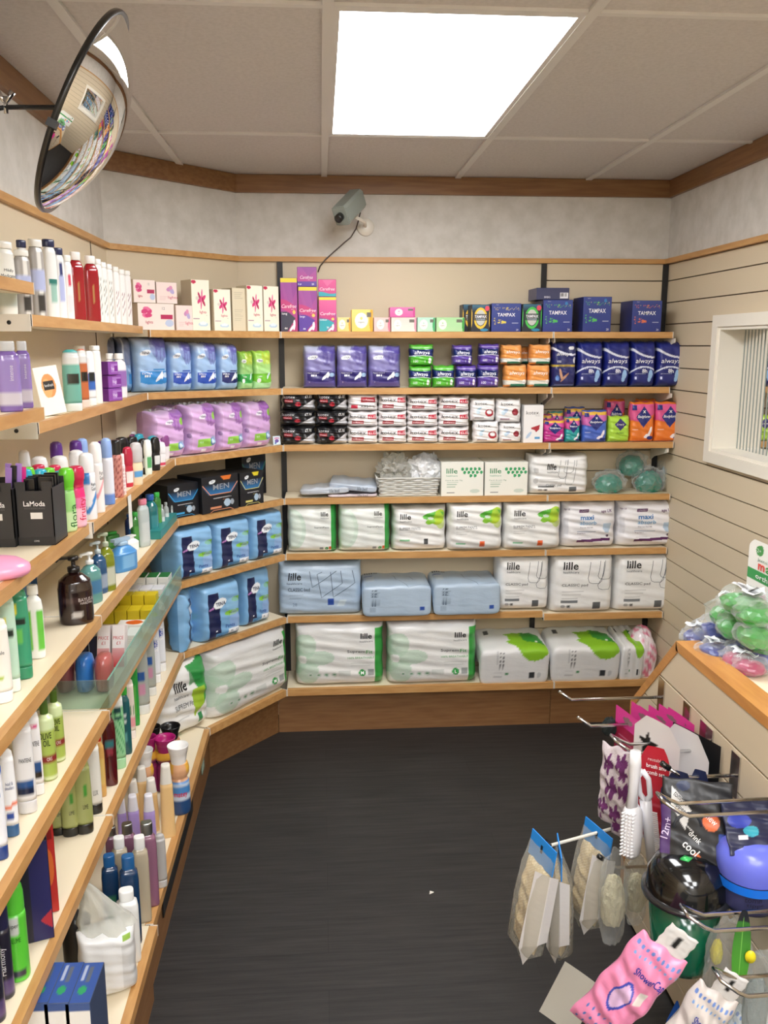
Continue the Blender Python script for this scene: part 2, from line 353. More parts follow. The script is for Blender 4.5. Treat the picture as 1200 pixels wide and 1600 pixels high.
# slatted boards of the right wall
mb = MB(); z = 2.109; bk = MB()
zs = [2.109]+[2.035-.0957*i for i in range(22)]
for a, b in zip(zs[1:], zs[:-1]):
    a = max(a, 0)
    def seg(y0, y1, z0, z1):
        if z1 > z0: mb.box(XR, y0, z0, XR+.014, y1, z1)
    z0, z1 = a+.0025, b-.0025
    seg(YB, WY0+.01, z0, z1)
    seg(WY1-.01, D, z0, z1)
    if z1 <= WZ0+.02: seg(WY0+.01, WY1-.01, z0, z1)
    elif z0 >= WZ1-.02: seg(WY0+.01, WY1-.01, z0, z1)
    elif z0 < WZ0: seg(WY0+.01, WY1-.01, z0, WZ0+.01)
    elif z1 > WZ1: seg(WY0+.01, WY1-.01, WZ1-.01, z1)
    if a == 0: break
setting('trim_3', mb, 'cream_panel')
for q in ((YB, WY0+.02), (WY1-.02, D-.001)): bk.box(XR+.007, q[0], 0, XR+.0125, q[1], 2.11)
bk.box(XR+.007, WY0+.02, 0, XR+.0125, WY1-.02, WZ0+.01); bk.box(XR+.007, WY0+.02, WZ1-.01, XR+.0125, WY1-.02, 2.11)
setting('trim_4', bk, 'groove_dark')
# window: architrave, deep painted reveal, mirrored pane with upright reeded lines
e = empty('window_1', (XR, (WY0+WY1)/2, WZ0)); struct(e)
mb = MB(); L_ = (WY1-WY0)/2; Hh = WZ1-WZ0
for (y0, y1, z0, z1) in ((-L_, -L_+f_, 0, Hh), (L_-f_, L_, 0, Hh), (-L_+f_, L_-f_, 0, f_), (-L_+f_, L_-f_, Hh-f_, Hh)):
    mb.box(-.022, y0, z0, .012, y1, z1)
for (y0, y1, z0, z1) in ((L_-f_-.012, L_-f_, f_, Hh-f_), (-L_+f_, -L_+f_+.012, f_, Hh-f_), (-L_+f_+.012, L_-f_-.012, f_, f_+.012), (-L_+f_+.012, L_-f_-.012, Hh-f_-.012, Hh-f_)):
    mb.box(-.014, y0, z0, .092, y1, z1)
mb.build('window_frame', 'white_paint', e)
mb = MB()
mb.box(.085, -L_+f_, f_, .088, L_-f_, Hh-f_); mb.build('window_pane', 'mirror', e)
mb = MB()
for i in range(74):
    y = L_-f_-.02-i*.026
    if y < -L_+f_+.01: break
    mb.box(.083, y-.0016, f_+.012, .0848, y+.0016, Hh-f_-.012)
mb.build('window_bars', 'glass_line', e)
# beams along the ceiling and the dado trims (front faces proud of the paper)
def run(name, pts, z0, z1, th, mats):
    for k, (a, b, mt) in enumerate(pts):
        a, b = Vector((*a, 0)), Vector((*b, 0)); t = (b-a).normalized(); nn = Vector((t.y, -t.x, 0))*th
        setting(name[k], MB().prism([(a.x, a.y), (b.x, b.y), (b.x+nn.x, b.y+nn.y), (a.x+nn.x, a.y+nn.y)], z0, z1), mt)
kk = math.tan(math.radians(22.6))
def ring(names, z0, z1, th, mx, my):
    s = th*.414
    run(names, [((XL, YB), (XL, YL), my), ((XL, YL), (XK, D), mx), ((XK, D), (XR, D), mx), ((XR, D), (XR, YB), my)], z0, z1, th, None)
ring(['trim_5', 'trim_6', 'trim_7', 'trim_8'], 2.394, ZC+.002, .018, 'oak_x', 'oak_y')
ring(['trim_9', 'trim_10', 'trim_11', 'trim_12'], 2.109, 2.13, .022, 'beech_x', 'beech_y')
# cream back panels behind the shelves
setting('trim_13', MB().box(XK, D-.006, 0, .997, D, 2.109), 'cream_panel')
mb = MB()
for a, b in zip(zs[1:], zs[:-1]): mb.box(1.003, D-.014, max(a, 0)+.0025, XR, D-.002, b-.0025)
setting('trim_14', mb, 'cream_panel'); setting('trim_15', MB().box(1.0, D-.005, .0, XR, D-.001, 2.1), 'groove_dark')
setting('trim_16', MB().prism([(XL, YL), (XK, D), (XK+.004, D-.004), (XL+.004, YL-.004)], 0, 2.109), 'cream_panel')
setting('trim_17', MB().box(XL, YB, 0, XL+.006, YL, 2.109), 'cream_panel')
setting('trim_18', MB().box(XL+.006, 3.235, 0, XL+.008, 3.24, 2.109), 'groove_dark')
# ------------------------------------------------------------------ slotted uprights
for x, z1 in ((-.1706, 2.107), (1.0, 2.107), (1.556, 2.107)):
    mb = MB().box(-.012, -.008, 0, .012, 0, z1-.23)
    for i in range(int((z1-.27)/.05)): mb.box(-.003, -.0085, .02+i*.05, .003, -.0078, .045+i*.05, '444444')
    o = mb.build('slotted_upright', 'black_metal', None, (x, D-.0145, .229))
    tag(o, {-.1706: 'black slotted metal upright at the left end of the back wall', 1.0: 'black slotted metal upright between the two back wall bays', 1.556: 'black slotted metal upright in the right corner of the back wall'}[x], 'shelf upright', 'slotted uprights')
# ------------------------------------------------------------------ shelves: laminate board, wood lipping, brackets
ORD = ['top', 'second', 'third', 'fourth', 'fifth', 'sixth', 'lowest']
def shelf(poly_front, poly_back, z, label, lipm='beech_x', th=.026, brk=(), endcap=None, endside=0, grp='wall shelves', lip=.018):
    """poly_front: the two (or more) front points left to right; poly_back: matching back points"""
    (ax, ay), (bx, by) = poly_front; e = empty('shelf', ((ax+bx)/2, (ay+by)/2, z)); ox, oy = e.location.x, e.location.y
    t = Vector((bx-ax, by-ay, 0)).normalized(); nn = Vector((-t.y, t.x, 0))     # inwards
    pf = [(ax+nn.x*lip-ox, ay+nn.y*lip-oy), (bx+nn.x*lip-ox, by+nn.y*lip-oy)]
    pb = [(x-ox, y-oy) for x, y in poly_back]
    MB().prism([pf[0], pf[1], pb[1], pb[0]], -th+.001, 0).build('board', 'cream_laminate', e)
    MB().prism([(ax-ox, ay-oy), (bx-ox, by-oy), pf[1], pf[0]], -th, .0005).build('lipping', lipm, e)
    if endcap:
        x, y, w_ = endcap
        for s in (0, 1):
            pass
    for (px, py, dx, dy, ln) in brk:   # bracket: tapered steel arm from wall towards the front
        mb = MB(); px -= ox; py -= oy; hw = .0022; nx, ny = -dy*hw, dx*hw
        P = []
        for s in (-1, 1):
            for (u, zz) in ((0, -th-.001), (ln, -th-.001), (ln, -th-.018), (ln*.2, -th-.055), (0, -th-.075)): P.append((px+dx*u+s*nx, py+dy*u+s*ny, zz))
        mb.add(P, [(0, 1, 2, 3, 4), (9, 8, 7, 6, 5)]+[(i, (i+1) % 5, 5+(i+1) % 5, 5+i) for i in range(5)]); mb.build('bracket', 'white_metal', e)
    if endside:
        # white steel end channel with a fixing hole, at the near end of a left wall shelf
        x1, x0, y = poly_front[0][0]-ox, pb[0][0], poly_front[0][1]-oy
        c = MB().box(x0, y-.004, -th-.012, x1-.002, y-.0005, .001); c.build('end_channel', 'white_metal', e)
        MB().tube([(x1-.05, y-.0055, -.018), (x1-.05, y-.004, -.018)], .005, 12).build('fixing_hole', 'black_metal', e)
    # white end strip at each end of the lipping
    for (x, y), s in ((poly_front[0], 1), (poly_front[1], -1)):
        q = MB(); x -= ox; y -= oy; a = (x, y); a2 = (x+nn.x*lip*.9-nn.x*.0006, y+nn.y*lip*.9); a0 = (x-nn.x*.0006, y-nn.y*.0006)
        dx, dy = t.x*s*.003, t.y*s*.003
        q.prism([(a0[0], a0[1]), (a0[0]+dx, a0[1]+dy), (a2[0]+dx, a2[1]+dy), a2], -th-.0005, .0009); q.build('end_strip', 'white_metal', e)
    tag(e, label, 'shelf', grp); return e
XJ = 1.003
KF = {1: (-.64, 3.385), 2: (-.668, 3.42), 3: (-.556, 3.31), 4: (-.556, 3.305), 5: (-.556, 3.30), 6: (-.556, 3.31), 7: (-.467, 3.31)}
KR = {k: (-.165, YF) for k in range(1, 7)}; KR[7] = (-.171, YD)
YJ = 2.10
LF = {1: -.665, 2: -.668, 3: -.556, 4: -.553, 5: -.553, 6: -.556, 7: -.467}
DW = .008
for k in range(1, 7):
    z = SZ[k]
    shelf([(KR[k][0]+.001, YF), (XJ-.001, YF)], [(KR[k][0]+.001, D-.025), (XJ-.001, D-.025)], z, f'{ORD[k-1]} shelf from the top in the left bay of the back wall', 'beech_x', .026, [(XJ-.012, D-.025, 0, -1, .16)] if k < 4 else [])
    zr = SZ['6r'] if k == 6 else z
    shelf([(XJ+.001, YF), ([1.568, 1.568, 1.6, 1.6, 1.6, 1.6][k-1]-.035, YF)], [(XJ+.001, D-.025), (1.565, D-.025)], zr, f'{ORD[k-1]} shelf from the top in the right bay of the back wall', 'beech_x', .026, [(XJ+.012, D-.025, 0, -1, .16), (1.535, D-.025, 0, -1, .2)] if k < 4 else [])
    zz = SZ['1b'] if k == 1 else z
    shelf([KF[k], (KR[k][0]-.001, YF)], [(XL+.018, YL-.004), (XK+.012, D-.01)], z, f'{ORD[k-1]} shelf from the top across the slanted corner')
    # left wall bay B (far) and A (near)
    fx = LF[k]
    kfp = (fx, KF[k][1])
    a = shelf([(fx, YJ+.001), kfp], [(XL+.008, YJ+.001), (XL+.008, YL-.02)], zz, f'{ORD[k-1]} shelf from the top in the far bay of the left wall', 'beech_y', .026, (), None, 1)
    za = {1: SZ['1a'], 2: SZ['2a']}.get(k, z-.0005)
    fa = {1: -.665, 2: -.62, 3: -.565, 4: -.55, 5: -.545, 6: -.553}[k]
    ya = 2.135 if k == 1 else (2.0 if k == 2 else YJ-.001)
    shelf([(fa, .3), (fa, ya)], [(XL+.008, .3), (XL+.008, ya)], za, f'{ORD[k-1]} shelf from the top in the near bay of the left wall', 'beech_y')
# lowest decks with plinth boards beneath
def deck(f, b, label, lm): return shelf(f, b, SZ[7], label, lm, .03, (), None, 0, 'lowest display decks', .022)
deck([(KR[7][0]+.001, YD), (1.052, YD)], [(KR[7][0]+.001, D-.02), (1.052, D-.02)], 'lowest deck with wood edge in the left bay of the back wall', 'beech_x')
deck([(1.054, YD), (XR-.003, YD)], [(1.054, D-.02), (XR-.003, D-.02)], 'lowest deck with wood edge in the right bay of the back wall', 'beech_x')
deck([(KF[7][0], KF[7][1]), (KR[7][0]-.001, YD)], [(XL+.02, YL-.004), (XK+.012, D-.01)], 'lowest deck with wood edge across the slanted corner', 'beech_x')
deck([(LF[7], YJ+.001), (LF[7], KF[7][1])], [(XL+.008, YJ+.001), (XL+.008, YL-.03)], 'lowest deck with wood edge in the far bay of the left wall', 'beech_y')
deck([(LF[7]+.012, .3), (LF[7]+.012, YJ-.001)], [(XL+.008, .3), (XL+.008, YJ-.001)], 'lowest deck with wood edge in the near bay of the left wall', 'beech_y')
PZ = SZ[7]-.031
def plinth(a, b, label, mt):
    a, b = Vector((*a, 0)), Vector((*b, 0)); c = (a+b)/2; t = (b-a).normalized(); nn = Vector((-t.y, t.x, 0))*.018; a -= c; b -= c
    o = MB().prism([(a.x, a.y), (b.x, b.y), (b.x+nn.x, b.y+nn.y), (a.x+nn.x, a.y+nn.y)], 0, PZ).build('plinth_board', mt, None, (c.x, c.y, 0)); return tag(o, label, 'plinth', 'plinth boards')
plinth((-.212, 3.742), (1.052, 3.742), 'brown wood plinth board under the left bay of the back wall', 'oak_x')
plinth((1.054, 3.742), (XR-.003, 3.742), 'brown wood plinth board under the right bay of the back wall', 'oak_x')
plinth((-.488, 3.425), (-.214, 3.742), 'brown wood plinth board under the slanted corner deck', 'oak_x')
plinth((-.488, YJ), (-.488, 3.424), 'brown wood plinth board under the far bay of the left wall', 'oak_y')
plinth((-.475, .3), (-.475, YJ-.001), 'brown wood plinth board under the near bay of the left wall', 'oak_y')
o = MB().box(-.0, -.3, 0, .004, .3, .085).build('plinth_vent', 'black_plastic', None, (-.487, 2.62, .09)); tag(o, 'black recessed strip along the plinth of the far left bay', 'vent strip')
for y, l in ((3.2, 'clear ticket holder with white slip on the far end of the left plinth'), (1.72, 'clear ticket holder with white slip on the near end of the left plinth')):
    e = empty('ticket_holder', (-.485 if y > 2 else -.47, y, .1)); MB().box(0, -.035, 0, .003, .035, .09).build('holder', 'clear_acrylic', e); MB().box(.0005, -.03, .004, .0015, .03, .085).build('paper_slip', 'white_paint', e); tag(e, l, 'ticket holder', 'ticket holders')
# ================================================================== PRODUCTS: kinds
KM = {}; KINDS = {}
def K(key, name, cat, mats, fn): KINDS[key] = (name, cat, mats, fn)
def inst(key, w, h, loc, rz, label, group=None, tilt=None):
    name, cat, mats, fn = KINDS[key]
    if key not in KM: KM[key] = (fn(w, h).mesh(name, mats), w, h)
    me, w0, h0 = KM[key]; o = bpy.data.objects.new(name, me); COL.objects.link(o)
    o.location = loc; o.rotation_euler.z = rz; o.scale = (w/w0, 1, h/h0)
    if tilt: o.rotation_euler = (tilt[0], tilt[1], rz+tilt[2])
    tag(o, label, cat, group); return o
def hit(px, py, P, t):
    n = np.array([-t[1], t[0], 0]); d = ray(px, py); s = (np.array([P[0], P[1], 0])-_C)@n/(d@n); return _C+d*s
def frame(which, k):
    if which == 'b': return (0, YF), (1, 0)
    if which == 'd': a, b = KF[k], KR[k]; l = math.hypot(b[0]-a[0], b[1]-a[1]); return a, ((b[0]-a[0])/l, (b[1]-a[1])/l)
    if which == 'l': return (LF[k], 0), (0, 1)
def place(fr, k, x0, x1, yt, inset=.012, z=None, yb=None, dth=.1):
    P, t = frame(fr, k); nn = (-t[1], t[0]); Q = (P[0]+nn[0]*inset, P[1]+nn[1]*inset)
    zb = SZ[k]+.0008 if z is None else z
    if yb is not None: zb = hit((x0+x1)/2, yb, Q, t)[2]
    ybp = yt+60
    for _ in range(3):
        c = hit((x0+x1)/2, (yt+ybp)/2, Q, t); ybp = pj((c[0], c[1], zb))[1]
    ym = (yt+ybp)/2; a = hit(x0, ym, Q, t); b = hit(x1, ym, Q, t); top = hit((x0+x1)/2, yt, Q, t)[2]
    w = math.hypot(b[0]-a[0], b[1]-a[1])
    c = (a+b)/2; return (c[0], c[1], zb), w, top-zb, math.atan2(t[1], t[0]), nn
TOP = {}
def put(key, fr, k, x0, x1, yt, label, group=None, inset=.012, z=None, on=None, d=None, yaw=0, gap=.985, yb=None, tid=None, push=0):
    kk = '6r' if (k == 6 and fr == 'b' and x0 > 855) else k
    if on: z = TOP[on]+.0008
    elif kk == '6r': z = SZ['6r']+.0008
    c, w, h, ang, nn = place(fr, k, x0, x1, yt, inset, z, yb)
    d = KD[key]/2; w *= gap
    if k in (5, 6, 7) and fr != 'l': h = min(h, SZ[k-1]-.034-c[2])
    ca, sa = math.cos(yaw), math.sin(yaw)
    loc = (c[0]+nn[0]*(d+push), c[1]+nn[1]*(d+push), c[2])
    o = inst(key, w, h, loc, ang+yaw, label, group)
    if tid: TOP[tid] = c[2]+h
    return o
KD = {}
def pk(key, name, d, base, art, txt, cat='pad pack', p=7., q=.42, seed=0, side=None, crimp=0, wob=.0012, pz=None, mats=('printed_film', 'clear_film')):
    KD[key] = d; K(key, name, cat, mats, lambda w, h: pillow(w, h, d, art, txt, p=p, q=q, seed=seed, side=side, crimp=crimp, wob=wob, pz=pz))
def cb(key, name, d, art, txt, side, cat='box', **kw):
    KD[key] = d; K(key, name, cat, ('printed_card',), lambda w, h: carton(w, h, d, art, txt, side=side, **kw))
B_ = dict(b=.02)
# --- tall carton: white-cream with pink flower ("lights")
def a_lights(a):
    a.rect(0, 0, 1, 1, 'f6efdc')
    for r in range(0, 360, 60): a.ell(.55+.13*math.cos(math.radians(r+20)), .62+.075*math.sin(math.radians(r+20)), .13, .045, ['d43a78', 'e46a9a', 'b81e58'][r//60 % 3], r+20)
    a.ell(.3, .64, .09, .04, 'dcd0c4'); a.ell(.6, .12, .28, .045, 'bcd4e4'); a.ell(.6, .14, .2, .035, 'e4eef2'); a.rect(.05, .22, .4, .235, '8a4a7a'); a.ell(.12, .96, .14, .035, 'c4204c')
cb('lights_tall', 'liner_box', .085, a_lights, [('lights', .6, .36, .07, 'c02850', dict(b=.01)), ('by', .8, .305, .02, '555555')], 'd9cdb4', 'box', top='e8dfca')
def a_lightsw(a):
    a.rect(0, 0, 1, 1, 'f3e2da')
    for r in range(0, 360, 72): a.ell(.24+.07*math.cos(math.radians(r+20)), .66+.14*math.sin(math.radians(r+20)), .08, .1, ['d43a78', 'e46a9a'][r//72 % 2], r)
    a.rect(.62, .42, .95, .58, 'b81e58'); a.ell(.86, .26, .12, .14, 'b9c6e0')
cb('lights_wide', 'liner_box', .1, a_lightsw, [('lights', .3, .28, .14, 'c02850', dict(b=.01)), ('12', .7, .82, .1, '777777')], 'd6c5b4', 'box', top='eadccf')
def a_lightsp(a):
    a.rect(0, 0, 1, 1, 'f2ddd6'); a.ell(.62, .68, .14, .1, 'c88ab8', 20); a.ell(.75, .6, .1, .16, 'b4a6d2', 30); a.ell(.7, .75, .09, .1, 'd890b4'); a.lines(.15, .5, .32, 3, .07, 'cc8890')
cb('lights_pale', 'liner_box', .1, a_lightsp, [('lights', .78, .28, .16, 'c84868')], 'dcc9be', 'box')
cb('lights_back', 'liner_box', .085, lambda a: (a.rect(0, 0, 1, 1, 'ded2b6'), a.lines(.15, .8, .9, 4, .04, '9c927c', a=.5), a.lines(.15, .8, .5, 6, .05, 'b0a68e', a=.5)), [], 'd0c4a8', 'box')
# --- carefree
def a_care(lo, mid='7c3a8e'):
    def f(a):
        a.grad(0, 1, 'b83a84', '9a4a9c'); a.poly([(.1, 1), (.55, .45), (1, .8), (1, 1)], '8a3c90', .6); a.poly([(0, .95), (.3, .5), (.8, .45), (.6, 1)], 'a8559f', .5)
        a.ell(.35, .48, .6, .1, 'c8407e', -8); a.below(lambda u: .37+.04*np.sin(u*4)-.12*u, lo); a.below(lambda u: .5*(u-.4), 'c03478', .9)
        a.rect(0, .925, 1, 1, 'e6d23a'); a.ell(.8, .36, .09, .035, 'e8c85a'); a.ell(.8, .12, .07, .1, 'f4ecf4', -20); a.ell(.66, .06, .16, .035, 'f4ecf4', 20)
    return f
for key, lo, t in (('care_long', '3c3a4e', 'long'), ('care_large', '5c3a9e', 'large')):
    cb(key, 'liner_box', .07, a_care(lo), [('Carefree', .5, .475, .07, 'f6e6f0', dict(s=.25, w=.86)), ('plus', .7, .415, .025, 'f0d8e8'), (t, .08, .33, .055, 'ffffff', dict(a='l')), ('44', .3, .06, .04, 'ffffff')], '7a3a86', 'box', top='8a4a90')
cb('care_teal', 'liner_box', .07, lambda a: (a_care('2ca4b0')(a), a.poly([(.1, .92), (.5, .6), (.9, .92)], 'e0609a', .5), a.grad(.5, .92, 'd24a8c', 'e0609a')), [('Carefree', .5, .52, .09, 'f6e6f0', dict(s=.25, w=.84)), ('cotton', .05, .34, .045, 'ffffff', dict(a='l')), ('20', .5, .12, .05, 'ffffff')], 'b04080', 'box', top='c04a8a')
cb('care_short', 'liner_box', .07, lambda a: (a.grad(0, 1, 'c03a86', '9a4a9c'), a.poly([(.2, 1), (.6, .5), (1, .9), (1, 1)], '8a3c90', .6), a.rect(0, 0, 1, .25, '5a3a9a')), [('Carefree', .48, .47, .17, 'f6e6f0', dict(s=.25, w=.66)), ('plus', .6, .34, .06, 'f0d8e8'), ('large', .04, .12, .09, 'ffffff', dict(a='l')), ('20', .8, .12, .09, 'ffffff')], '6a3a80', 'box', top='7a4a88')
cb('care_pinktop', 'liner_box', .07, lambda a: (a.grad(0, 1, 'c84080', 'd8508e'), a.poly([(.2, 1), (.5, .6), (.9, 1)], 'e070a4', .6), a.below(lambda u: .22+.06*np.sin(u*5+1), '2ca4b0')), [('Carefree', .5, .45, .17, 'f6e6f0', dict(s=.25, w=.84))], 'b04080', 'box', top='c04a8a')
# --- small organic boxes with round badge and coloured corner
def a_org(c1, c2, cu, corner):
    def f(a):
        a.grad(0, 1, c1, c2, ); r = .3
        asp = cu[1]; a.ell(cu[0], .5, .36/asp, .36, 'f4eee2'); a.ell(cu[0], .6, .07/asp, .07, c2)
        a.ell(1.0, .5, .12/asp*1.6, .62, corner); a.rect(.72, .66, .93, .88, '6a665c')
    return f
for key, c1, c2, cu, cn in (('org_yellow_small', 'f0cf7a', 'f2d68e', (.36, 1.4), 'f0a020'), ('org_yellow', 'f0c860', 'f4d678', (.46, 1.15), 'e8a018'), ('org_pink_small', 'eebcb8', 'f0c6c0', (.4, 1.5), 'e46a8a'), ('org_pale', 'f2e0d4', 'e8cfc6', (.25, 2.4), 'e890a8'), ('org_magenta', 'd8589c', 'e070ac', (.35, 2.3), 'c83c88'), ('org_mint', 'bedcc4', 'b4dcc8', (.35, 1.5), '3aa860'), ('org_green', 'b0d8a4', 'a6d49a', (.22, 2.5), '38a040')):
    cb(key, 'tampon_box', .08, a_org(c1, c2, cu, cn), [('organic', cu[0], .42, .09, '444444', dict(b=.01))], c2, 'box')
# --- tampax boxes
def a_tam(dc):
    rng = np.random.RandomState(4)
    def f(a):
        a.grad(0, 1, '2c3a86', '3a4a90')
        for i in range(70):
            u, v = rng.rand(), rng.rand(); s = rng.rand()
            if i < 30: a.ell(.05+u*.9, .82+.1*(v-.5), .014, .014, dc if s < .7 else 'd8c860', a=.9)
            else: a.ell(.08+u*.42, .32+.26*(v-.3)*(1.1-u), .016, .016, dc, a=.95)
        a.rect(.7, .29, .92, .315, 'dfe6f4'); a.ell(.78, .9, .05, .05, '3a86c4', a=.0 if dc != '58c858' else .9)
    return f
for key, dc in (('tam_yellow', 'e8d24a'), ('tam_green', '58c858'), ('tam_orange', 'e87848')):
    cb(key, 'tampon_box', .15, a_tam(dc), [('TAMPAX', .5, .6, .12, 'f4f4fa', dict(b=.03, w=.6)), ('20', .88, .07, .06, 'e8e8f4'), ('Supers', .2, .95, .035, 'd0d4ee')], '222c6a', 'box', nu=56, top='3c4682')
cb('tam_end', 'tampon_box', .15, lambda a: (a.rect(0, 0, 1, 1, '3c3f60'), a.rect(.72, .1, .97, .6, 'e8e8ec'), [a.rect(.74+i*.028, .25, .752+i*.028, .56, '222222') for i in range(8)]), [('BRBG', .33, .22, .16, 'd8d8e4', dict(b=.02))], '45486a', 'box', top='50547a')
def a_comp(c):
    def f(a):
        a.rect(0, 0, 1, 1, '1c2230'); a.grad(.75, 1, '1c2230', '3a6e88', .05, .95); a.ell(.5, .5, .36, .4, c); a.ell(.5, .5, .27, .3, '222832'); a.ell(.5, .52, .26, .29, 'e8e8e0', a=.7)
        a.rect(.12, .42, .88, .66, '1c2230', .85); a.ell(.85, .87, .12, .1, 'e04a60'); a.ell(.7, .06, .22, .05, '2a86b0'); a.ell(-.02, .5, .07, .36, c); a.ell(1.02, .5, .07, .36, c)
    return f
for key, c in (('comp_yellow', 'f0c43a'), ('comp_green', '48c050')):
    cb(key, 'tampon_box', .09, a_comp(c), [('TAMPAX', .5, .56, .1, 'f4f4fa', dict(b=.03, w=.62)), ('Compak', .5, .46, .07, 'c8d8e8', dict(w=.5))], '1c2028', 'box')
# --- TENA lady
def a_tlady(c0, c1, petal, band, wave):
    def f(a):
        a.grad(0, .95, c0, c1); a.grad(.8, 1, c1, 'c4cce0')
        for cx, cy, r in ((.55, .8, 25), (.68, .72, 0), (.82, .72, -18), (.95, .78, -35), (.62, .9, 50)): a.ell(cx, cy, .09, .18, petal, r, .55)
        a.ell(.85, .93, .3, .12, petal, 0, .85); a.rect(.12, .18, .95, .38, band); a.ell(.55, .2, .42, .06, band); a.ell(.3, .72, .16, .05, 'f2f4f8', 8)
        a.ell(.68, .27, .13, .035, 'eef4fa', 35); a.ell(.76, .31, .05, .07, 'eef4fa', -15); a.ell(.88, .31, .08, .05, wave)
        a.rect(.52, .4, .86, .435, band)
        for i in range(3): a.rect(.25+i*.06, .27, .285+i*.06, .31, 'ffffff')
    return f
T_ = [('TENA', .3, .72, .045, '223355', dict(b=.02, w=.24)), ('lady', .3, .41, .035, '8090b8'), ('', .5, .5, .1, 'ffffff')]
pk('tena_max', 'pad_pack', .12, None, a_tlady('5a4ea0', '9a96c4', '4a3a94', '2e2470', 'a8c8e8'), T_[:1]+[('MAXI NIGHT', .32, .355, .035, 'e8e8f8', dict(w=.36)), ('6', .19, .14, .035, 'f0f0f8')], side='8a88a8', seed=1, crimp=.008)
for key, band, tx in (('tena_extra', '2e8ad2', 'EXTRA'), ('tena_xplus', '2a52b8', 'EXTRA PLUS'), ('tena_maxb', '26306e', 'MAXI')):
    pk(key, 'pad_pack', .14, None, a_tlady('9cc0ea', 'a8c8ee', '5a54a8', band, 'd0e4f4'), T_[:2]+[(tx, .32, .345, .035, 'f0f6ff', dict(w=.3))], side='8e9cb2', seed=2, crimp=.006)
pk('tena_dark', 'pad_pack', .14, None, lambda a: (a.grad(0, 1, '6a9ad0', '7a86a0'), a.grad(.5, 1, '6878a0', '5c6070'), a.rect(.7, .15, 1, .35, '2a7ac0'), a.rect(.3, 0, .42, 1, 'c8ccd0', .5)), [], side='6a7080', seed=3)
def a_tgreen(c0, c1, b):
    def f(a):
        a.grad(0, 1, c0, c1)
        for cx, r in ((.5, 20), (.7, 0), (.88, -20)): a.ell(cx, .8, .1, .16, 'c8d434', r, .6)
        a.rect(0, .2, .95, .4, b); a.ell(.5, .2, .45, .05, b); a.ell(.28, .74, .18, .05, 'f2f6f0'); a.ell(.75, .34, .12, .04, 'dcecf4', 50); a.ell(.22, .22, .1, .06, 'ffffff')
    return f
pk('tena_green', 'pad_pack', .07, None, a_tgreen('a8dca0', '8cbc3a', '3aa84a'), [('TENA', .28, .74, .045, '223355', dict(b=.02, w=.26)), ('mini', .3, .33, .04, 'ffffff')], side='a0b890', seed=4)
pk('tena_lime', 'pad_pack', .07, None, a_tgreen('b8ecb8', 'a8d84a', '78c838'), [('TENA', .3, .74, .045, '223355', dict(b=.02, w=.26)), ('mini', .3, .33, .04, 'ffffff')], side='a8c890', seed=5)
# --- always
def a_alw(c, band='1d2c6e'):
    def f(a):
        a.grad(0, 1, c, c); a.ell(.5, .93, .5, .1, c); a.rect(0, .42, 1, .82, band); a.ell(.5, .83, .5, .07, c); a.ell(.45, .4, .52, .1, 'f0f0fa', 0, .9); a.ell(.45, .37, .54, .1, c); a.rect(.1, .44, .45, .46, '8090d0'); a.ell(.82, .24, .06, .14, 'f4f4fa', 0, .9)
        a.ell(.5, .86, .5, .02, 'ffffff', 0, .3)
    return f
for key, c in (('alw_green', '58b838'), ('alw_purple', '6248a4')):
    pk(key, 'pad_pack', .1, None, a_alw(c), [('always', .5, .6, .24, 'f4f6ff', dict(s=.2, w=.62, b=.01)), ('100', .25, .22, .11, 'f4f4fa'), ('1', .62, .2, .12, 'f4f4fa')], side='1d2540', p=8, q=.5)
pk('alw_orange', 'pad_pack', .1, None, lambda a: (a.grad(0, 1, 'ee9a48', 'f0a45a'), a.rect(0, .1, 1, .32, 'e8e8dc'), a.rect(.25, .02, 1, .16, '2a8a74'), a.ell(.85, .24, .1, .1, 'f8f8f8'), a.rect(.1, .9, 1, 1, 'f0b070')), [('always', .52, .62, .22, 'faf2e8', dict(s=.2, w=.66, b=.02))], side='c07038', p=8, q=.5)
def a_a8(a):
    a.grad(0, 1, '1c2672', '222c84'); a.ell(.42, .82, .6, .14, 'e8ecfa', -12); a.ell(.46, .86, .6, .14, '1f2a7c', -12); a.ell(.5, .3, .5, .16, 'dfe6fa'); a.ell(.5, .27, .49, .155, '1e2878')
    a.ell(.76, .27, .09, .11, '9cc4f0', -12); a.ell(.72, .17, .07, .06, '9cc4f0'); a.ell(.93, .66, .04, .03, 'f0e8b0'); a.rect(.12, .17, .2, .22, 'c8d0f0')
pk('alw_8h', 'pad_pack', .12, None, a_a8, [('always', .48, .56, .13, 'f6f8ff', dict(s=.2, w=.72)), ('8h', .5, .355, .09, 'f6f8ff', dict(b=.03)), ('protection', .34, .29, .03, 'd0d8f4', dict(w=.4)), ('up to', .3, .4, .025, 'd0d8f4')], side='10164a', p=8, q=.45, crimp=.004)
def a_abig(a):
    a.grad(0, 1, '1c2260', '20286c'); a.ell(.4, .86, .6, .12, 'e8ecfa', -10); a.ell(.44, .9, .6, .12, '1c2460', -10); a.rect(0, .45, 1, .5, 'c8b040'); a.ell(.75, .87, .12, .04, 'e8e8e8')
    a.ell(.35, .28, .05, .16, 'd0a080', 30); a.ell(.5, .22, .2, .03, 'b8866a', 30); a.ell(.2, .2, .08, .06, '4a78c0'); a.rect(.1, .03, .9, .07, '5a68b0'); a.ell(.88, .6, .05, .07, 'f0f0f8')
pk('alw_big', 'pad_pack', .12, None, a_abig, [('always', .45, .73, .1, 'f6f8ff', dict(s=.2, w=.6, b=.015)), ('BIG PACK', .5, .475, .03, '20286c', dict(w=.5)), ('100', .25, .57, .05, 'e8ecfa')], side='10164a', p=9, q=.4)
